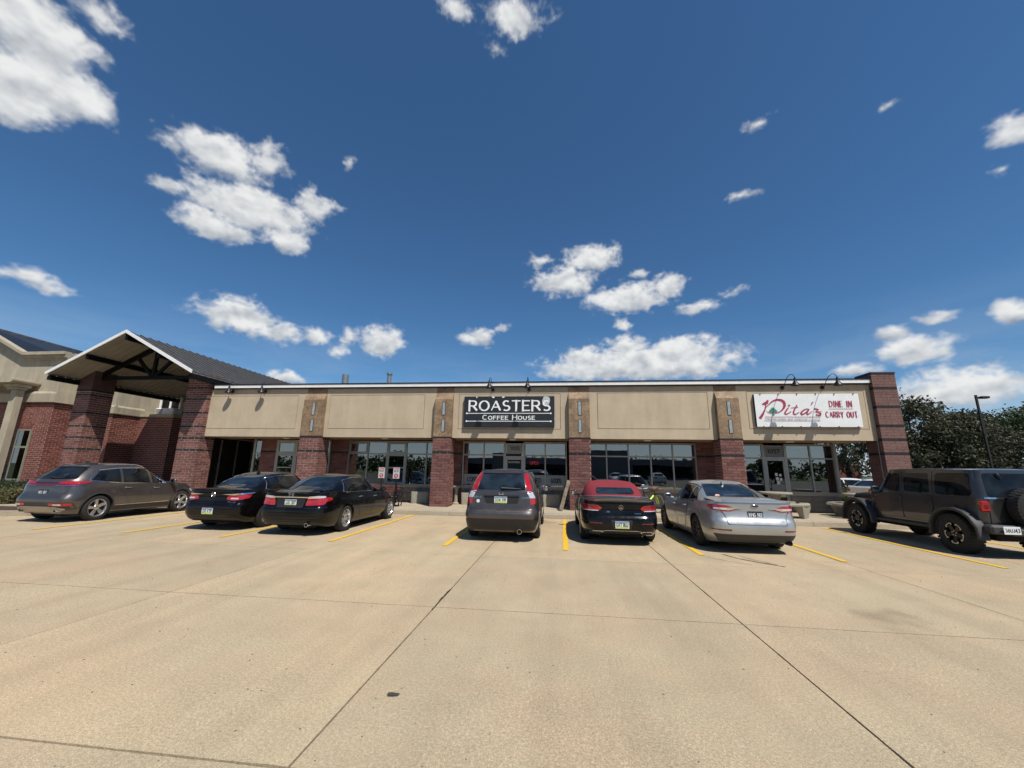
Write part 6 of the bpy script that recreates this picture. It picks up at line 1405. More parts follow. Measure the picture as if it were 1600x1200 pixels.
    mb = MB(); mb.bbox(-2.27, -2.05, -.84, .84, .50, .68, .04); mb.bbox(-2.30, -2.1, -.5, .5, .48, .62, .03); bp = mb.build('rear_bumper', m_trim, c.r)
    mb = MB(); mb.bbox(1.98, 2.22, -.8, .8, .52, .70, .04); mb.build('front_bumper', m_trim, c.r); c.patch('grille', m_black, [(-.45, .72), (.45, .72), (.47, 1.02), (-.47, 1.02)], 'front', .006, .1, r=.03)
    for sg in (1, -1):
        mb = MB(); mb.lathe([(0, .02), (.09, .02), (.1, 0)], 20, Matrix.Translation((2.02, sg * .54, .9)) @ Matrix.Rotation(R(90), 4, 'Y')); mb.build('headlamp', m_clear, c.r, smooth=True)
    m = Matrix.Translation((-2.31, .52, .60)); 
    c.plate(.52, .59, '36UJ43', x=-2.31, style='plain')
    # spare wheel on the tailgate
    X = Matrix.Translation((-2.10, -.08, 1.02)) @ Matrix.Rotation(R(-90), 4, 'Y'); h = .25
    mb = MB(); mb.lathe([(.235, .02), (.25, 0), (.37, 0), (.405, .02), (.415, .05), (.415, h - .05), (.405, h - .02), (.37, h), (.25, h), (.23, h - .02)], 48, X); sp = mb.build('spare_wheel', m_rubber, c.r, smooth=True, angle=40)
    mb = MB()
    for k in range(36):
        for q in (-1, 1): mb.box(.37, .42, -.022, .022, h / 2 + q * .06 - .05, h / 2 + q * .06 + .05, 0, X @ Matrix.Rotation(2 * math.pi * (k + .5 * (q > 0)) / 36, 4, 'Z'))
    mb.build('tread', m_rubber, sp)['kind'] = 'stuff'
    mb = MB(); mb.lathe([(.24, h - .02), (.22, h - .05), (.10, h - .09), (.0, h - .08)], 32, X); mb.build('rim', m_alloy_d, sp, smooth=True)
    a = c.at('rear', .15, 1.70); mb = MB(); mb.tube([(a.x - .02, .30, 1.735), (a.x - .05, .29, 1.70), (a.x - .04, .24, 1.60)], [.02, .02, .01], 8); mb.build('wiper', m_black, c.r)
    return c.done()
offroader()

# ================================================================== CANOPY AND LEFT-HAND BUILDING
can = thing('drive_canopy', 'gabled metal drive-through canopy with black steel trusses on brick pillars', 'canopy', (-19.2, 16.5, 0))
XL, XR_, XM, ZE, ZR, YG, YB = -22.82, -15.6, -19.2, 5.57, 7.45, 15.0, 31.0
m_roofm = simple('charcoal_roof_metal', (.085, .083, .080), .5, .35, var=.12, scale=2); m_underm = simple('beige_deck', (.25, .23, .19), .55, .1, var=.08, scale=2)
for sg in (-1, 1):
    xe = XL if sg < 0 else XR_
    mb = MB(); mb.add([(XM, YG, ZR), (xe, YG, ZE), (xe, YB, ZE), (XM, YB, ZR), (XM, YG, ZR - .05), (xe, YG, ZE - .05), (xe, YB, ZE - .05), (XM, YB, ZR - .05)], [(0, 1, 2, 3), (7, 6, 5, 4), (0, 4, 5, 1), (1, 5, 6, 2), (2, 6, 7, 3)]); rp = mb.build('roof_deck', m_roofm, can)
    n = 26
    for k in range(int((YB - YG) / .42)):
        y = YG + .2 + k * .42; mb = MB(); d = Vector((xe - XM, 0, ZE - ZR)).normalized()
        a, b = Vector((XM, y, ZR + .002)), Vector((xe, y, ZE + .002)); mb.add([a + Vector((0, -.02, 0)), a + Vector((0, .02, 0)), b + Vector((0, .02, 0)), b + Vector((0, -.02, 0)), a + Vector((0, -.015, .045)), a + Vector((0, .015, .045)), b + Vector((0, .015, .045)), b + Vector((0, -.015, .045))], [(4, 5, 6, 7), (0, 4, 7, 3), (1, 2, 6, 5), (3, 7, 6, 2), (0, 1, 5, 4)]); mb.build('standing_seam', m_roofm, rp)
    for k in range(int((YB - YG) / .33)):   # deck boards below, running down the slope
        y0 = YG + .05 + k * .33; mb = MB(); z = .055
        a, b = Vector((XM, 0, ZR - z)), Vector((xe, 0, ZE - z)); mb.add([(a.x, y0 + .008, a.z), (a.x, y0 + .322, a.z), (b.x, y0 + .322, b.z), (b.x, y0 + .008, b.z), (a.x, y0 + .03, a.z - .028), (a.x, y0 + .30, a.z - .028), (b.x, y0 + .30, b.z - .028), (b.x, y0 + .03, b.z - .028)], [(4, 7, 6, 5), (0, 3, 7, 4), (1, 5, 6, 2), (0, 4, 5, 1), (3, 2, 6, 7)]); mb.build('deck_panel', m_underm, rp)
    mb = MB(); mb.add([(XM, YG - .05, ZR + .06), (xe + sg * .03, YG - .05, ZE + .05), (xe + sg * .03, YG - .05, ZE - .09), (XM, YG - .05, ZR - .08), (XM, YG + .0, ZR + .06), (xe + sg * .03, YG + .0, ZE + .05), (xe + sg * .03, YG + .0, ZE - .09), (XM, YG + .0, ZR - .08)], [(0, 1, 2, 3), (7, 6, 5, 4), (0, 4, 5, 1), (1, 5, 6, 2), (2, 6, 7, 3)]); mb.build('white_bargeboard', m_coping, can)
    mb = MB(); mb.box(min(xe, xe - sg * .16), max(xe, xe - sg * .16), YG + .05, YB, ZE - .30, ZE - .10); mb.build('eave_beam', m_steel, can)
    xm = (XM + xe) / 2; zm = (ZR + ZE) / 2; mb = MB(); mb.box(xm - .06, xm + .06, YG + .04, YB, zm - .30, zm - .09); mb.build('purlin', m_steel, can)
mb = MB(); mb.box(XM - .07, XM + .07, YG + .04, YB, ZR - .38, ZR - .1); mb.build('ridge_beam', m_steel, can)
def beam(a, b, w=.16, d=.10):
    a, b = Vector(a), Vector(b); m = (b - a).to_track_quat('X', 'Z').to_matrix().to_4x4(); m.translation = a; l = (b - a).length; mb = MB(); mb.box(0, l, -d / 2, d / 2, -w / 2, w / 2, 0, m); return mb
for y in (16.55, 23.5):
    for nm, a, b, w in (('bottom_chord', (XL + .3, y, 5.66), (XR_ - .3, y, 5.66), .17), ('top_chord', (XL + .4, y, 5.60), (XM, y, 7.22), .2), ('top_chord', (XM, y, 7.22), (XR_ - .4, y, 5.60), .2), ('king_post', (XM, y, 5.7), (XM, y, 7.1), .15), ('truss_web', (XM - .08, y + .01, 5.72), (XM - .98, y + .01, 6.62), .14), ('truss_web', (XM + .08, y + .01, 5.72), (XM + .98, y + .01, 6.62), .14)):
        beam(a, b, w, .10 if nm != 'truss_web' else .09).build(nm, m_steel, can)
# left brick pillar of the canopy
a, b = -22.72, -21.92
mb = MB(); mb.prism([(a + .01, .1), (b - .01, .1), (b - .01, 6.05), (a + .01, 5.62)], YP + .012, YP + .98, 'y'); lp = mb.build('brick_pillar', m_mortar, can)
mb = MB(); bands = (2.33, 2.78, 3.28, 3.97, 4.75)
wall_bricks(mb, 'y', YP + .012, -1, a, b, .13, 4.95, BL, BH, BJ, bands); wall_bricks(mb, 'x', a + .01, -1, YP + .02, YP + .98, .13, 4.95, BL, BH, BJ, bands); wall_bricks(mb, 'x', b - .01, 1, YP + .02, YP + .98, .13, 4.95, BL, BH, BJ, bands); mb.build('brickwork', [m_brick, m_bandb], lp)['kind'] = 'stuff'
mb = MB(); mb.box(a - .004, b + .004, YP - .004, YP + .99, 4.97, 5.06); mb.build('pillar_band', m_bandb, lp)
mb = MB(); mb.prism([(a - .002, 5.06), (b + .002, 5.06), (b + .002, 6.02), (a - .002, 5.60)], YP - .002, YP + .986, 'y'); mb.build('pillar_head', simple('brown_cladding', (.075, .036, .028), .7, var=.15), lp)

lb = thing('brick_building', 'red brick building with beige upper walls and a dark shingle roof, far left', 'building', (-28.4, 20, 0))
# front block
LBL, LBH = .30, .105
mb = MB(); mb.box(-38, -26.42, 18.012, 20.3, .05, 4.72); cb = mb.build('core_wall', m_mortar, lb)
mb = MB()
WX0, WX1, WZ0, WZ1 = -28.2, -27.35, .72, 3.32
for (u0, u1, z0, z1) in ((-33, WX0 - .02, .1, 4.6), (WX1 + .02, -26.41, .1, 4.6), (WX0 - .02, WX1 + .02, WZ1 + .22, 4.6), (WX0 - .02, WX1 + .02, .1, WZ0 - .08)): wall_bricks(mb, 'y', 18.012, -1, u0, u1, z0, z1, LBL, LBH, .021)
wall_bricks(mb, 'x', -26.42, 1, 18.02, 20.3, .1, 4.6, LBL, LBH, .021)
x = -33
while x < -26.45: mb.box(x, x + .075, 17.985, 18.012, 4.612, 4.705, 0); x += .087
y = 18.02
while y < 20.3: mb.box(-26.42, -26.393, y, y + .075, 4.612, 4.705, 0); y += .087
x = WX0 - .02
while x < WX1: mb.box(x, x + .075, 17.99, 18.012, WZ1 + .01, WZ1 + .21); x += .087
mb.build('brickwork', [m_rbrick, m_bandb], lb)['kind'] = 'stuff'
mb = MB(); mb.prism([(17.88, 4.75), (17.86, 5.2), (17.95, 5.33), (18.1, 5.33), (18.1, 4.73)], -38, -26.3, 'x'); mb.box(-26.52, -26.28, 17.9, 20.4, 4.735, 5.325); mb.build('stone_band', m_eifs_l, lb)
mb = MB(); mb.prism([(-38, 5.3), (-26.55, 5.3), (-26.55, 7.2), (-28.95, 7.2), (-31.2, 8.25), (-38, 11.4)], 18.08, 18.3, 'y'); mb.box(-26.9, -26.552, 18.3, 20.4, 5.3, 7.2); mb.build('stucco_wall', m_eifs_l, lb)
def cornice(a, b, name='cornice', w=.42, y0=17.72):
    A, B = Vector(a), Vector(b)
    for k, (h, p) in enumerate(((.17, .30), (.15, .20), (.10, .08))):
        z = -sum((.17, .15, .10)[:k]); mb = MB(); yy = 18.08 - p
        mb.add([(A.x, yy, A.z + z), (B.x, yy, B.z + z), (B.x, yy, B.z + z - h + .004), (A.x, yy, A.z + z - h + .004), (A.x, 18.14, A.z + z), (B.x, 18.14, B.z + z), (B.x, 18.14, B.z + z - h + .004), (A.x, 18.14, A.z + z - h + .004)], [(0, 3, 2, 1), (4, 5, 6, 7), (0, 1, 5, 4), (3, 7, 6, 2), (0, 4, 7, 3), (1, 2, 6, 5)]); mb.build(name, m_eifs_l, lb)
cornice((-28.95, 0, 7.5), (-26.3, 0, 7.5)); cornice((-36, 0, 10.85), (-28.95, 0, 7.5))
for k, (h, p) in enumerate(((.17, .30), (.15, .20), (.10, .08))):
    z = 7.5 - sum((.17, .15, .10)[:k]); mb = MB(); mb.box(-26.6, -26.56 + p, 18.3, 20.5, z - h + .004, z); mb.build('cornice', m_eifs_l, lb)
for k in range(14):
    for j in range(1):
        pass
m_shing = brick_mat('roof_shingle', [(.022, .023, .026), (.032, .033, .036), (.040, .041, .044)])
mb = MB(); P0, P1, P2, P3 = Vector((-27, 18.4, 7.4)), Vector((-45, 18.4, 7.4)), Vector((-43, 24.5, 11.7)), Vector((-32.2, 24.5, 9.02))
mb.add([P0, P1, P2, P3, P0 + Vector((0, 0, -.1)), P1 + Vector((0, 0, -.1)), P2 + Vector((0, 0, -.1)), P3 + Vector((0, 0, -.1))], [(3, 2, 1, 0), (4, 5, 6, 7), (0, 1, 5, 4), (1, 2, 6, 5), (2, 3, 7, 6), (3, 0, 4, 7)]); rfo = mb.build('shingle_roof', m_blackm, lb)
mb = MB(); nr_ = 26
nrm = (P1 - P0).cross(P3 - P0).normalized(); nrm = nrm if nrm.z > 0 else -nrm
for i in range(nr_):
    t0, t1 = i / nr_, (i + 1.15) / nr_
    for s_ in range(30):
        u0, u1 = (s_ + (.5 if i % 2 else 0)) / 30.5, (s_ + 1 + (.5 if i % 2 else 0)) / 30.5
        def pt(u, t, h): return P0.lerp(P3, t).lerp(P1.lerp(P2, t), min(u, 1)) + nrm * h
        h = rnd.uniform(.02, .035); mb.add([pt(u0, t0, h), pt(u1 - .001, t0, h), pt(u1 - .001, t1, .008), pt(u0, t1, .008)], [(0, 1, 2, 3)])
mb.build('shingle', m_shing, rfo)['kind'] = 'stuff'
# entry canopy with column, window
mb = MB(); mb.prism([(-40, 5.62), (-27.75, 5.62), (-27.62, 5.72), (-27.62, 5.80), (-27.9, 5.86), (-29.4, 6.02), (-40, 6.2)], 16.9, 18.05, 'y'); mb.build('entry_cornice', m_eifs_l, lb)
mb = MB(); mb.bbox(-28.5, -27.74, 17.15, 17.8, 5.44, 5.617, .03); mb.bbox(-28.42, -27.82, 17.22, 17.72, 5.33, 5.44, .03); mb.bbox(-28.28, -27.92, 17.35, 17.68, .1, 5.33, .02); mb.build('entry_column', m_eifs_l, lb)
m_wfr = simple('green_grey_frame', (.22, .23, .17), .5, var=.08)
mb = MB(); mb.box(WX0, WX0 + .09, 17.96, 18.06, WZ0, WZ1); mb.box(WX1 - .06, WX1, 17.96, 18.06, WZ0, WZ1); mb.box(WX0 + .09, WX1 - .06, 17.965, 18.06, WZ1 - .07, WZ1); mb.box(WX0 + .09, WX1 - .06, 17.965, 18.06, 2.35, 2.45); mb.box(WX0 + .09, WX1 - .06, 17.965, 18.06, WZ0, WZ0 + .08); mb.box(WX0 - .06, WX1 + .06, 17.90, 17.958, WZ0 - .09, WZ0 - .002); wn = mb.build('window', m_wfr, lb)
mb = MB(); mb.box(WX0 + .09, WX1 - .06, 17.985, 17.995, WZ0 + .08, WZ1 - .07); mb.build('glass_pane', m_sglass, wn)
for k in range(30):
    mb = MB(); z = WZ0 + .1 + k * .083
    if z < WZ1 - .1: mb.box(WX0 + .1, WX1 - .07, 18.0, 18.011, z, z + .045); mb.build('blind_slat', simple('blind_white', (.36, .37, .34), .6, var=.05), wn)
# set-back wings under the canopy
ky = lambda z: 1.65 + .84 * (z - 1.65)
mb = MB(); mb.box(-31, -23.93, 18.952, 21.0, .05, ky(4.78)); mb.box(-23.93, -21.8, 20.362, 21.2, .05, ky(4.78)); mb.build('core_wall', m_mortar, lb)
mb = MB(); wall_bricks(mb, 'y', 18.952, -1, -26.42, -23.92, .1, ky(4.75), LBL, LBH, .021); wall_bricks(mb, 'x', -23.93, 1, 18.945, 20.35, .1, ky(4.75), LBL, LBH, .021); wall_bricks(mb, 'y', 20.362, -1, -23.92, -21.79, .1, ky(4.75), LBL, LBH, .021); wall_bricks(mb, 'x', -21.8, 1, 20.36, 21.2, .1, ky(4.75), LBL, LBH, .021); mb.build('brickwork', [m_rbrick, m_bandb], lb)['kind'] = 'stuff'
z0, z1, z2, z3 = ky(4.79), ky(5.2), ky(5.33), ky(4.96)
mb = MB(); mb.prism([(18.84, z0), (18.82, z1), (18.9, z2), (19.0, z2), (19.0, z0)], -26.41, -23.82, 'x'); mb.prism([(-23.95, z0 - .004), (-23.84, z0 - .004), (-23.82, z1), (-23.88, z2 - .004), (-23.95, z2 - .004)], 18.86, 20.5, 'y'); mb.build('stone_band', m_eifs_l, lb)
mb = MB(); mb.box(-23.92, -21.75, 20.30, 21.25, z0 - .004, z3); mb.build('wall_cap', m_eifs_l, lb)
mb = MB(); mb.box(-31, -24.02, 19.02, 21.45, z2 - .02, 6.9); mb.box(-31, -24.022, 20.51, 21.44, .05, z2 - .021); mb.box(-24.03, -22.6, 21.46, 21.7, .05, 6.5); mb.box(-22.6, -21.0, 21.462, 21.7, .05, 5.35); mb.build('stucco_wall', m_eifs_l, lb)
mb = MB(); mb.box(-21.7, -15.9, 22.6, 22.8, .1, 4.4); mb.build('back_wall', m_mortar_d, lb)
x0, x1, z0, z1, yw = -24.0, -22.55, ky(5.05), ky(6.35), 21.455
mb = MB(); mb.box(x0, x1, yw - .06, yw + .04, z1 - .13, z1); mb.box(x0, x0 + .13, yw - .06, yw + .04, z0, z1 - .13); mb.box(x1 - .13, x1, yw - .06, yw + .04, z0, z1 - .13); mb.box((x0 + x1) / 2 - .05, (x0 + x1) / 2 + .05, yw - .055, yw + .04, z0, z1 - .13); mb.box(x0, x1, yw - .06, yw + .04, z0 - .1, z0); wn = mb.build('white_window', m_white, lb)
mb = MB(); mb.box(x0 + .1, x1 - .1, yw - .012, yw - .002, z0, z1 - .1); mb.build('glass_pane', m_cglass, wn)
ac = thing('air_conditioner', 'white window air conditioner box above the shaded brick wall', 'air conditioner', (-22.9, 21.0, z3))
mb = MB(); mb.bbox(-23.45, -22.3, 20.75, 21.38, z3 + .005, z3 + .42, .03); mb.build('casing', m_white, ac)
for k in range(5):
    mb = MB(); mb.box(-23.4, -23.0, 20.74, 20.748, z3 + .06 + k * .065, z3 + .09 + k * .065); mb.build('louvre_slat', m_trim, ac)

# ================================================================== PLANTS
def leaf_cloud(mb, pts, size, n, spread, flat=1.0):
    for p in pts:
        for k in range(n):
            d = Vector((rnd.gauss(0, 1), rnd.gauss(0, 1), rnd.gauss(0, 1) * flat)); c = Vector(p) + d * spread * .55
            nrm = Vector((rnd.gauss(0, 1), rnd.gauss(0, 1), rnd.gauss(0, 1) + .5)).normalized(); a = nrm.orthogonal().normalized(); a.rotate(Matrix.Rotation(rnd.uniform(0, 6.28), 3, nrm)); b = nrm.cross(a); s_ = size * rnd.uniform(.6, 1.35)
            mb.add([c - a * s_, c - b * s_ * .45 + nrm * s_ * .12, c + a * s_, c + b * s_ * .45 + nrm * s_ * .12], [(0, 1, 2, 3)])
def tree(name, label, x, y, h, w, mat, seed, clumps=110, per=90, leaf=.17, base=.22, group='trees beyond the shops'):
    rnd.seed(seed); t = thing(name, label, 'tree', (x, y, -.1), 0, group)
    tr = MB(); tr.tube([(x, y, -.1), (x + .1, y, h * .25), (x + .05, y + .1, h * .5), (x, y, h * .85)], [.24, .18, .12, .03], 10)
    P = []
    for k in range(clumps):
        u = rnd.random(); zz = base + (1 - base) * u; prof = (math.sin(math.pi * min(1, (u * .85 + .12))) ** .7)
        a = rnd.uniform(0, 6.283); rr = w / 2 * prof * (rnd.random() ** .45) * (1 + .25 * noise.noise(Vector((math.cos(a) * 1.5, math.sin(a) * 1.5, zz * 3 + seed))))
        P.append(Vector((x + rr * math.cos(a), y + rr * math.sin(a), h * zz - .3 * w * .1 * rnd.random())))
    for k in range(16):
        q = P[rnd.randrange(len(P))]; z = max(h * .2, q.z * .6); tr.tube([(x, y, z), ((x + q.x) / 2, (y + q.y) / 2, (z + q.z) / 2 + .1), tuple(q)], [.07, .045, .012], 6)
    tr.build('trunk', m_bark, t, smooth=True)
    mb = MB(); leaf_cloud(mb, P, leaf, per, w * .095); mb.build('crown', mat, t); return t
for i, (n_, l, x, y, h, w, m, cl) in enumerate((
    ('leafy_tree', 'tall bronze-green tree just right of the brick end pillar', 34.6, 44, 9.1, 8.0, m_lb, 130), ('leafy_tree', 'dark bronze tree in the middle of the row, with loose twigs at its top', 38.6, 44.5, 7.7, 7.0, m_lb, 110),
    ('leafy_tree', 'green tree behind the tall dark lamp post', 46.5, 52, 8.7, 8.0, m_lg, 120), ('leafy_tree', 'broad green tree at the right edge beyond the off-roader', 52.6, 52, 9.0, 8.5, m_lg, 130),
    ('leafy_tree', 'thin dark tree seen through the gap beside the brick end pillar', 27.6, 43, 8.0, 6.4, m_lb, 60), ('leafy_tree', 'green tree behind the gap beside the glass shop corner', 31, 55, 10.0, 8.0, m_lg, 90),
    ('leafy_tree', 'rusty bronze tree in front of the green tree by the dark lamp post', 42.9, 46.5, 7.9, 6.5, m_lb, 100))): tree(n_, l, x, y, h, w, m, 20 + i, cl)
rnd.seed(99)
hd = thing('clipped_hedge', 'clipped dark green hedge under the far left window', 'hedge', (-25.4, 17.2, .1))
mb = MB(); P = [Vector((rnd.uniform(-31, -25.15), rnd.uniform(16.85, 17.5), rnd.uniform(.2, .74))) for _ in range(420)]; leaf_cloud(mb, P, .03, 42, .09); mb.build('foliage', m_lh, hd)
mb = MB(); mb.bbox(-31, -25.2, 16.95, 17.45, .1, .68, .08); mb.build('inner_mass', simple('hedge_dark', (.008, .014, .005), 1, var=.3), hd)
for nm, l, x, y, r_, h, m in (('small_shrub', 'tan and green shrub on the mulch at the far left edge', -19.9, 13.0, .36, .62, m_lt), ('small_shrub', 'low green shrub beside the tan shrub on the mulch', -18.95, 13.0, .26, .30, m_lg), ('corner_shrub', 'green shrub growing at the glass corner of the last shop', 12.05, 19.6, .5, 1.35, m_lh)):
    t = thing(nm, l, 'shrub', (x, y, .1)); mb = MB()
    P = [Vector((x + rnd.gauss(0, .4) * r_, y + rnd.gauss(0, .4) * r_, .12 + rnd.random() * h * .9)) for _ in range(70)]; leaf_cloud(mb, P, .035 if h < 1 else .05, 40, .13); mb.build('foliage', m, t)
    mb = MB(); 
    for k in range(6): q = P[k]; mb.tube([(x, y, .08), tuple(q)], [.012, .004], 5)
    mb.build('stem', m_bark, t)

# ================================================================== POLES, FAR THINGS
m_pole = simple('bronze_pole', (.035, .029, .025), .5, .3, var=.15)
def lamp_post(x, y, h, label, dx=1, mat=None, s=1.0):
    t = thing('lamp_post', label, 'lamp post', (x, y, -.1), 0, 'parking lot lamp posts'); mat = mat or m_pole
    mb = MB(); mb.box(x - .068 * s, x + .068 * s, y - .068 * s, y + .068 * s, 0, h); mb.build('pole', mat, t); mb = MB(); mb.bbox(x - .3, x + .3, y - .3, y + .3, -.1, .6, .03); mb.build('base', m_kerb, t)
    mb = MB(); mb.box(min(x, x + dx * .5), max(x, x + dx * .5), y - .04, y + .04, h - .25, h - .15); mb.build('bracket', mat, t); mb = MB(); mb.bbox(min(x + dx * .3, x + dx * .95), max(x + dx * .3, x + dx * .95), y - .22, y + .22, h - .32, h - .12, .04); mb.build('lamp_head', mat, t)
lamp_post(37.25, 40, 8.85, 'tall dark square lamp post with one head, behind the off-roader'); lamp_post(59.3, 60, 7.3, 'slim grey lamp post at the right edge among the trees', -.5, m_alum, .7)
fb = thing('brick_building', 'low red brick building glimpsed through the gap beside the glass corner', 'building', (38, 62, -.1))
mb = MB(); mb.box(33, 41.5, 62.012, 70, -.1, 3.75); mb.build('wall', m_rbrick, fb); mb = MB(); mb.box(32.8, 41.7, 61.9, 70.1, 3.755, 3.95); mb.build('parapet', m_eifs_l, fb)
mb = MB(); wall_bricks(mb, 'y', 62.012, -1, 33, 41.5, -.1, 3.7, .5, .2, .02); mb.build('brickwork', [m_rbrick, m_bandb], fb)['kind'] = 'stuff'
mb = MB(); mb.box(35.0, 36.2, 61.95, 62.005, .6, 2.2); wn = mb.build('window', m_alum, fb); mb = MB(); mb.box(35.1, 36.1, 61.93, 61.948, .7, 2.1); mb.build('pane', m_cglass, wn)

m_wht = paint('white_car_paint', (.72, .72, .71), 0, .2)
def white_car():
    L = 4.75; c = Car('parked_sedan', 'white sedan parked beyond the glass corner, nearer of two white cars', 'car', L, 18.2, 25.6, R(-62), group='white cars beyond the shops')
    std_car(c, sedan_base(L, 1.82, 1.46, 2.75, 1.05, .33, m_wht, wheel='ten'))
    for sg in (1, -1): c.patch('tail_light', m_redl, [(sg * a, b) for a, b in [(.42, .78), (.82, .78), (.88, .92), (.45, .92)]], 'rear', .012, .05, r=.03)
    return c.done()
wc = white_car()
w2 = copy_tree(wc); w2.location = (18.9, 30.2, 0); w2.rotation_euler = (0, 0, R(165)); w2['label'] = 'white sedan partly hidden behind the nearer white car'

# ================================================================== THINGS ON THE SIDEWALK
# slatted bench
bh = thing('slatted_bench', 'dark red slatted wooden bench behind the black sedan\'s bonnet', 'bench', (-7.6, 17.0, Z0))
for k in range(4):
    mb = MB(); z = .50 + k * .105; mb.bbox(-8.5, -6.9, 17.25 + k * .02, 17.275 + k * .02, z, z + .085, .006); mb.build('back_slat', m_bench, bh)
for k in range(5):
    mb = MB(); y = 16.78 + k * .095; mb.bbox(-8.5, -6.9, y, y + .08, .43, .455, .006); mb.build('seat_slat', m_bench, bh)
for x in (-8.4, -7.0):
    mb = MB(); mb.bbox(x - .03, x + .03, 16.8, 16.86, Z0, .43, .005); mb.bbox(x - .03, x + .03, 17.2, 17.24, Z0, .43, .005); mb.bbox(x - .028, x + .028, 16.78, 17.26, .40, .43, .004); mb.bbox(x - .028, x + .028, 17.22, 17.25, .43, .92, .004); mb.build('leg', m_blackm, bh)
# two pick-up signs
m_sred = simple('sign_red', (.42, .035, .04), .5, var=.05)
for x, y, l in ((-7.32, 16.35, 'white pick-up sign on a black post in front of the bench, left one'), (-6.52, 15.95, 'white pick-up sign on a black post beside the black rack, right one')):
    t = thing('pickup_sign', l, 'sign', (x, y, Z0), 0, 'white pick-up signs on posts'); mb = MB(); mb.lathe([(0, .0), (.2, 0), (.2, .03), (.04, .06), (.03, .08), (0, .08)], 20, Matrix.Translation((x, y, Z0))); mb.build('base', m_blackm, t, smooth=True); mb = MB(); mb.tube([(x, y, Z0 + .05), (x, y, 1.72)], .028, 10); mb.build('post', m_blackm, t, smooth=True)
    mb = MB(); mb.bbox(x - .135, x + .135, y - .045, y - .03, 1.22, 1.65, .01); p = mb.build('sign_plate', simple('sign_plate_white', (.50, .49, .48), .5, var=.06), t)
    f = yframe(y - .0452); mb = MB(); letters(mb, 'CURBSIDE', x - .11, x + .11, 1.585, 1.63, f, .2, gap=.25); mb.lathe([(0, 0), (.085, 0), (.085, .002), (0, .002)], 24, Matrix.Translation((x, y - .0455, 1.33)) @ Matrix.Rotation(R(90), 4, 'X')); mb.build('red_print', m_sred, p); mb = MB(); letters(mb, 'PICK UP', x - .09, x + .09, 1.485, 1.54, f, .2, gap=.25); mb.build('black_print', m_ink, p)
    mb = MB(); letters(mb, '5', x - .025, x + .025, 1.295, 1.365, yframe(y - .048), .2); mb.build('number', m_plate, p)
# cycle rack
rk = thing('cycle_rack', 'small black looped cycle rack on the kerb side of the sidewalk', 'cycle rack', (-6.4, 16.0, Z0))
for k, y in enumerate((15.9, 16.2)):
    mb = MB(); P = [(-6.5 + .07 * k, y, Z0)] + [(-6.45 + .02 * k + .11 * math.cos(R(a)), y, .62 + .14 * math.sin(R(a))) for a in range(180, -61, -15)] + [(-6.44, y, .38), (-6.33, y, .3), (-6.35, y, Z0)]; mb.tube(P, .022, 8); mb.build('hoop', m_blackm, rk, smooth=True)
mb = MB(); mb.tube([(-6.45, 15.9, .745), (-6.43, 16.2, .745)], .02, 8); mb.build('cross_bar', m_blackm, rk)
# concrete planters
for x0, x1, y, l in ((-6.42, -5.6, 17.6, 'rounded concrete planter below the windows left of the brick pillar'), (-4.2, -3.0, 17.6, 'concrete planter half hidden behind the bronze grey SUV, left side'), (-1.2, .06, 17.6, 'concrete planter between the bronze grey SUV and the leaning plank')):
    t = thing('concrete_planter', l, 'planter', ((x0 + x1) / 2, y, Z0), 0, 'concrete planters along the shop fronts'); mb = MB(); n = rpoly([(x0, y - .22), (x1, y - .22), (x1, y + .25), (x0, y + .25)], .12, 5); cx, cy = (x0 + x1) / 2, y
    o = [(cx + (a - cx) * .97, cy + (b - cy) * .92) for a, b in n]; k = len(n); inn = [(cx + (a - cx) * .9, cy + (b - cy) * .75) for a, b in n]
    vs = [(a, b, Z0) for a, b in o] + [(a, b, .62) for a, b in n] + [(a, b, .65) for a, b in [(cx + (p - cx) * .985, cy + (q - cy) * .96) for p, q in n]] + [(a, b, .65) for a, b in inn] + [(a, b, .56) for a, b in inn]; fs = [list(range(k - 1, -1, -1)), list(range(4 * k, 5 * k))]
    for r_ in range(4): fs += [(r_ * k + i, r_ * k + (i + 1) % k, (r_ + 1) * k + (i + 1) % k, (r_ + 1) * k + i) for i in range(k)]
    mb.add(vs, fs); mb.build('trough', m_table, t, smooth=True, angle=40)
    mb = MB(); mb.prism([(cx + (a - cx) * .89, cy + (b - cy) * .74) for a, b in n], .50, .585, 'z'); mb.build('soil', m_mulch, t)
# pedestal ash urn
t = thing('pedestal_urn', 'grey concrete pedestal with a flat top beside the brick pillar, left of the coffee house', 'pedestal', (-4.43, 17.5, Z0))
mb = MB(); mb.bbox(-4.6, -4.25, 17.35, 17.7, .86, .93, .015); mb.build('top', m_table, t); mb = MB(); mb.lathe([(0, 0), (.14, 0), (.14, .05), (.08, .1), (.07, .45), (.1, .68), (.13, .70), (0, .70)], 20, Matrix.Translation((-4.43, 17.52, Z0))); mb.build('stem', m_table, t, smooth=True)
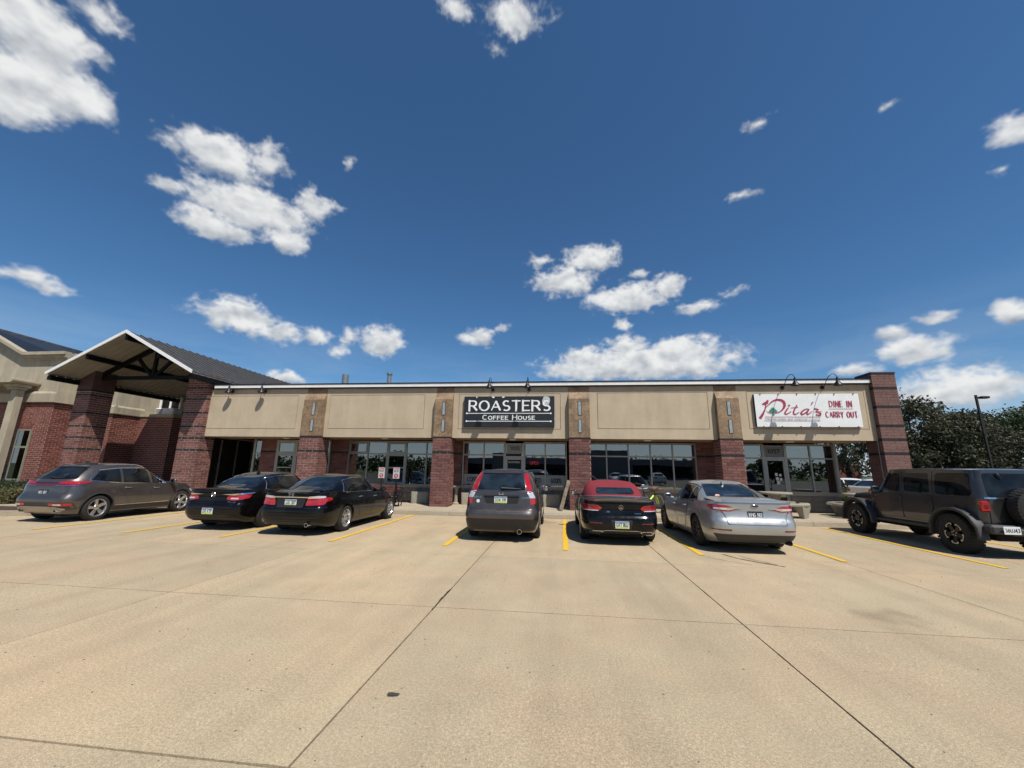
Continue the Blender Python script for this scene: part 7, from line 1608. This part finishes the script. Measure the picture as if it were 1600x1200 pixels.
# plank leaning on the pillar
t = thing('leaning_plank', 'rough weathered wooden plank leaning against the brick pillar by the convertible', 'plank', (.05, 15.9, Z0))
m = Matrix.Translation((.05, 15.86, Z0 + .01)) @ Matrix.Rotation(R(16), 4, 'Y') @ Matrix.Rotation(R(-14), 4, 'X'); bm = bmesh.new(); n = 16; rows = []
for i in range(n + 1):
    z = 1.18 * i / n; wv = .065 + .012 * noise.noise(Vector((0, z * 4, 3))); ox = .02 * noise.noise(Vector((1, z * 2.5, 0)))
    rows.append([bm.verts.new(m @ Vector(q)) for q in ((ox - wv, -.045, z), (ox + wv + .01 * noise.noise(Vector((z * 7, 2, 2))), -.04, z), (ox + wv, .05, z), (ox - wv - .012 * noise.noise(Vector((z * 9, 5, 2))), .05, z))])
for i in range(n):
    for k in range(4): bm.faces.new((rows[i][k], rows[i][(k + 1) % 4], rows[i + 1][(k + 1) % 4], rows[i + 1][k]))
bm.faces.new(rows[0][::-1]); bm.faces.new(rows[-1]); mb = MB(); mb.bm(bm); mb.build('board', m_wood, t)
# picnic tables
def picnic(cx, cy, label, rz=0):
    t = thing('picnic_table', label, 'picnic table', (cx, cy, Z0), 0, 'round concrete picnic tables')
    mb = MB(); mb.lathe([(0, .76), (.50, .76), (.53, .78), (.535, .81), (.52, .84), (0, .845)], 40, Matrix.Translation((cx, cy, Z0))); mb.build('table_top', m_table, t, smooth=True)
    mb = MB(); mb.lathe([(0, 0), (.26, 0), (.24, .06), (.13, .14), (.11, .55), (.2, .76), (0, .76)], 28, Matrix.Translation((cx, cy, Z0))); mb.build('pedestal', m_table, t, smooth=True)
    for k in range(3):
        a = R(rz + 120 * k); da = R(42); prof = [(.70, .42), (.72, .40), (.98, .40), (1.0, .42), (1.0, .47), (.98, .49), (.72, .49), (.70, .47)]
        mb = MB(); mb.lathe(prof, 18, Matrix.Translation((cx, cy, Z0)), 0, a - da, a + da, close=True); sb = mb.build('bench_seat', m_table, t, smooth=True)
        m = Matrix.Translation((cx, cy, Z0)) @ Matrix.Rotation(a, 4, 'Z'); mb = MB(); mb.add([m @ Vector(q) for q in ((.78, -.13, 0), (.92, -.13, 0), (.92, .13, 0), (.78, .13, 0), (.73, -.30, .40), (.97, -.30, .40), (.97, .30, .40), (.73, .30, .40))], [(3, 2, 1, 0), (4, 5, 6, 7), (0, 1, 5, 4), (1, 2, 6, 5), (2, 3, 7, 6), (3, 0, 4, 7)]); mb.build('bench_leg', m_table, sb)
picnic(7.85, 16.2, 'round concrete picnic table behind the silver sedan', -52); picnic(10.75, 16.3, 'round concrete picnic table half hidden by the off-roader\'s front wheel', 225)
# bicycles
def bike(x, y, rz, label, fcol, gcol, accent=None):
    t = thing('bicycle', label, 'bicycle', (x, y, Z0), R(rz), 'bicycles at the window'); t_ = ORG[t.name].copy(); ORG[t.name] = Vector((0, 0, 0))
    X = Matrix.Rotation(R(90), 4, 'X')
    mf = simple('bike_frame_' + label[:5], fcol, .35, .2, var=0); r_ = .335
    for wx in (-.52, .52):
        mb = MB(); mb.lathe([(r_ - .022, -.02), (r_, -.008), (r_, .008), (r_ - .022, .02)], 40, Matrix.Translation((wx, 0, r_)) @ X, close=True); w = mb.build('wheel', m_rubber, t, smooth=True)
        mb = MB(); mb.lathe([(r_ - .04, -.012), (r_ - .02, -.012), (r_ - .02, .012), (r_ - .04, .012)], 40, Matrix.Translation((wx, 0, r_)) @ X, close=True); mb.lathe([(0, -.03), (.02, -.03), (.02, .03), (0, .03)], 10, Matrix.Translation((wx, 0, r_)) @ X); mb.build('rim', m_alloy, w)
        for k in range(16): a = 2 * math.pi * k / 16; mb = MB(); mb.tube([(wx, 0, r_), (wx + (r_ - .03) * math.cos(a), 0, r_ + (r_ - .03) * math.sin(a))], .0018, 4); mb.build('spoke', m_alloy, w)
    bb, st, hd_, ra_ = (-.08, 0, .29), (-.2, 0, .80), (.36, 0, .78), (-.52, 0, r_); hl = (.40, 0, .66)
    mb = MB(); mb.tube([bb, st], .017); mb.tube([st, (-.23, 0, .93)], .013); mb.tube([(-.19, 0, .74), hd_], .018); mb.tube([bb, hl], .022); mb.tube([hd_, hl], .02); mb.tube([bb, ra_], .012); mb.tube([(-.19, 0, .74), ra_], .011); mb.build('frame', mf, t, smooth=True)
    mb = MB(); mb.tube([hl, (.45, .04, .55), (.52, .05, r_)], .013); mb.tube([hl, (.45, -.04, .55), (.52, -.05, r_)], .013); mb.build('fork', simple('bike_fork', gcol, .35, .2, var=0), t, smooth=True)
    mb = MB(); mb.tube([hd_, (.34, 0, .88)], .015); mb.tube([(.30, -.30, .93), (.36, -.12, .90), (.36, .12, .90), (.30, .30, .93)], .013); mb.build('handlebar', simple('bar_' + label[:5], accent or (.02, .02, .02), .5, var=0), t, smooth=True)
    mb = MB(); mb.prism([(-.36, .93), (-.10, .945), (-.08, .925), (-.3, .90), (-.37, .91)], -.05, .05, 'y'); mb.build('saddle', m_black, t); mb = MB(); mb.lathe([(.0, -.01), (.09, -.01), (.09, .01), (0, .01)], 20, Matrix.Translation((-.08, .04, .29)) @ X); mb.tube([(-.08, .06, .29), (.02, .06, .16)], .01); mb.tube([(-.08, -.06, .29), (-.18, -.06, .42)], .01); mb.build('crank', m_alloy_d, t)
    return t
b1 = bike(3.25, 15.9, 35, 'black bicycle with a lime frame tube and a brown bag on its bars', (.012, .012, .012), (.45, .62, .03)); b2 = bike(2.75, 16.75, 18, 'bicycle with red handlebars standing behind the convertible', (.03, .03, .035), (.3, .3, .32), (.40, .02, .02))
mb = MB(); mb.tube([(-.06, 0, .33), (.30, 0, .62)], .032, 10); mb.build('lime_sleeve', simple('lime_paint', (.55, .75, .04), .4, var=.1), b1)
bg_ = thing('brown_bag', 'brown bag hanging on the black bicycle\'s handlebars', 'bag', (3.56, 16.08, .95)); bm = bmesh.new(); bmesh.ops.create_uvsphere(bm, u_segments=18, v_segments=12, radius=1)
for v in bm.verts: k = 1 + .18 * noise.noise(v.co * 2.2); v.co = Vector((v.co.x * .25 * k, v.co.y * .12 * k, (v.co.z if v.co.z > -.6 else -.6 + (v.co.z + .6) * .3) * .10 * k))
mb = MB(); mb.bm(bm, 0, Matrix.Translation((3.56, 16.08, 1.02))); mb.build('pouch', simple('brown_canvas', (.13, .08, .06), .85, var=.25, scale=9), bg_, smooth=True); mb = MB(); mb.tube([(3.46, 16.08, 1.11), (3.53, 16.04, 1.17), (3.64, 16.08, 1.11)], .012); mb.build('strap', m_black, bg_)
# litter on the ground under the silver car
mb = MB(); mb.bbox(3.5, 3.62, 11.0, 11.03, .006, .012, .002); tag(mb.build('paper_scrap', m_paper), 'small white paper scrap on the concrete beside the silver sedan', 'litter')

# ================================================================== ACROSS THE LOT (what the shop windows mirror)
ob_ = thing('grey_store', 'long grey store across the lot, mirrored in the shop windows', 'building', (0, -62, -.1))
mb = MB(); mb.box(-30, 34, -72, -62, -.1, 4.4); mb.box(6, 16, -61.9, -61, -.1, 6.3); mb.box(-16, -9, -61.9, -61, -.1, 5.6); mb.build('wall', simple('store_grey', (.16, .16, .165), .9, var=.1), ob_)
mb = MB(); mb.box(-29, 5, -61.98, -61.9, .3, 3.0); mb.box(17, 33, -61.98, -61.9, .3, 3.0); mb.build('window', m_cglass, ob_)
for i, (x, y, h, w) in enumerate(((-34, -48, 4.6, 6), (-24, -50, 4.2, 5), (-44, -45, 5, 6), (30, -52, 4.5, 5), (40, -46, 5, 6))): tree('leafy_tree', 'green tree across the lot, mirrored in the shop windows', x, y, h, w, m_lg, 70 + i, 60, 45, .3, group='trees mirrored in the shop windows')
for i, (x, y, rz) in enumerate(((-9, -24, 90), (-3.4, -24, -90), (2.2, -24, 90), (8, -24, 90), (13.6, -24, -90))):
    w = copy_tree(wc); w.location = (x, y, 0); w.rotation_euler = (0, 0, R(rz)); w['label'] = 'white sedan parked across the lot, mirrored in the shop windows'; w['group'] = 'cars mirrored in the shop windows'
rnd.seed(5); mb = MB(); leaf_cloud(mb, [Vector((rnd.uniform(-110, 110), rnd.uniform(-96, -84), 1 + 3.6 * rnd.random() ** 1.4)) for _ in range(700)], .6, 20, 1.3); tl_ = mb.build('far_trees', m_lg); tag(tl_, 'far band of trees across the lot, mirrored in the shop windows', 'trees', None, 'stuff')
lamp_post(1, -30, 9.5, 'dark lamp post across the lot, mirrored in the shop windows')
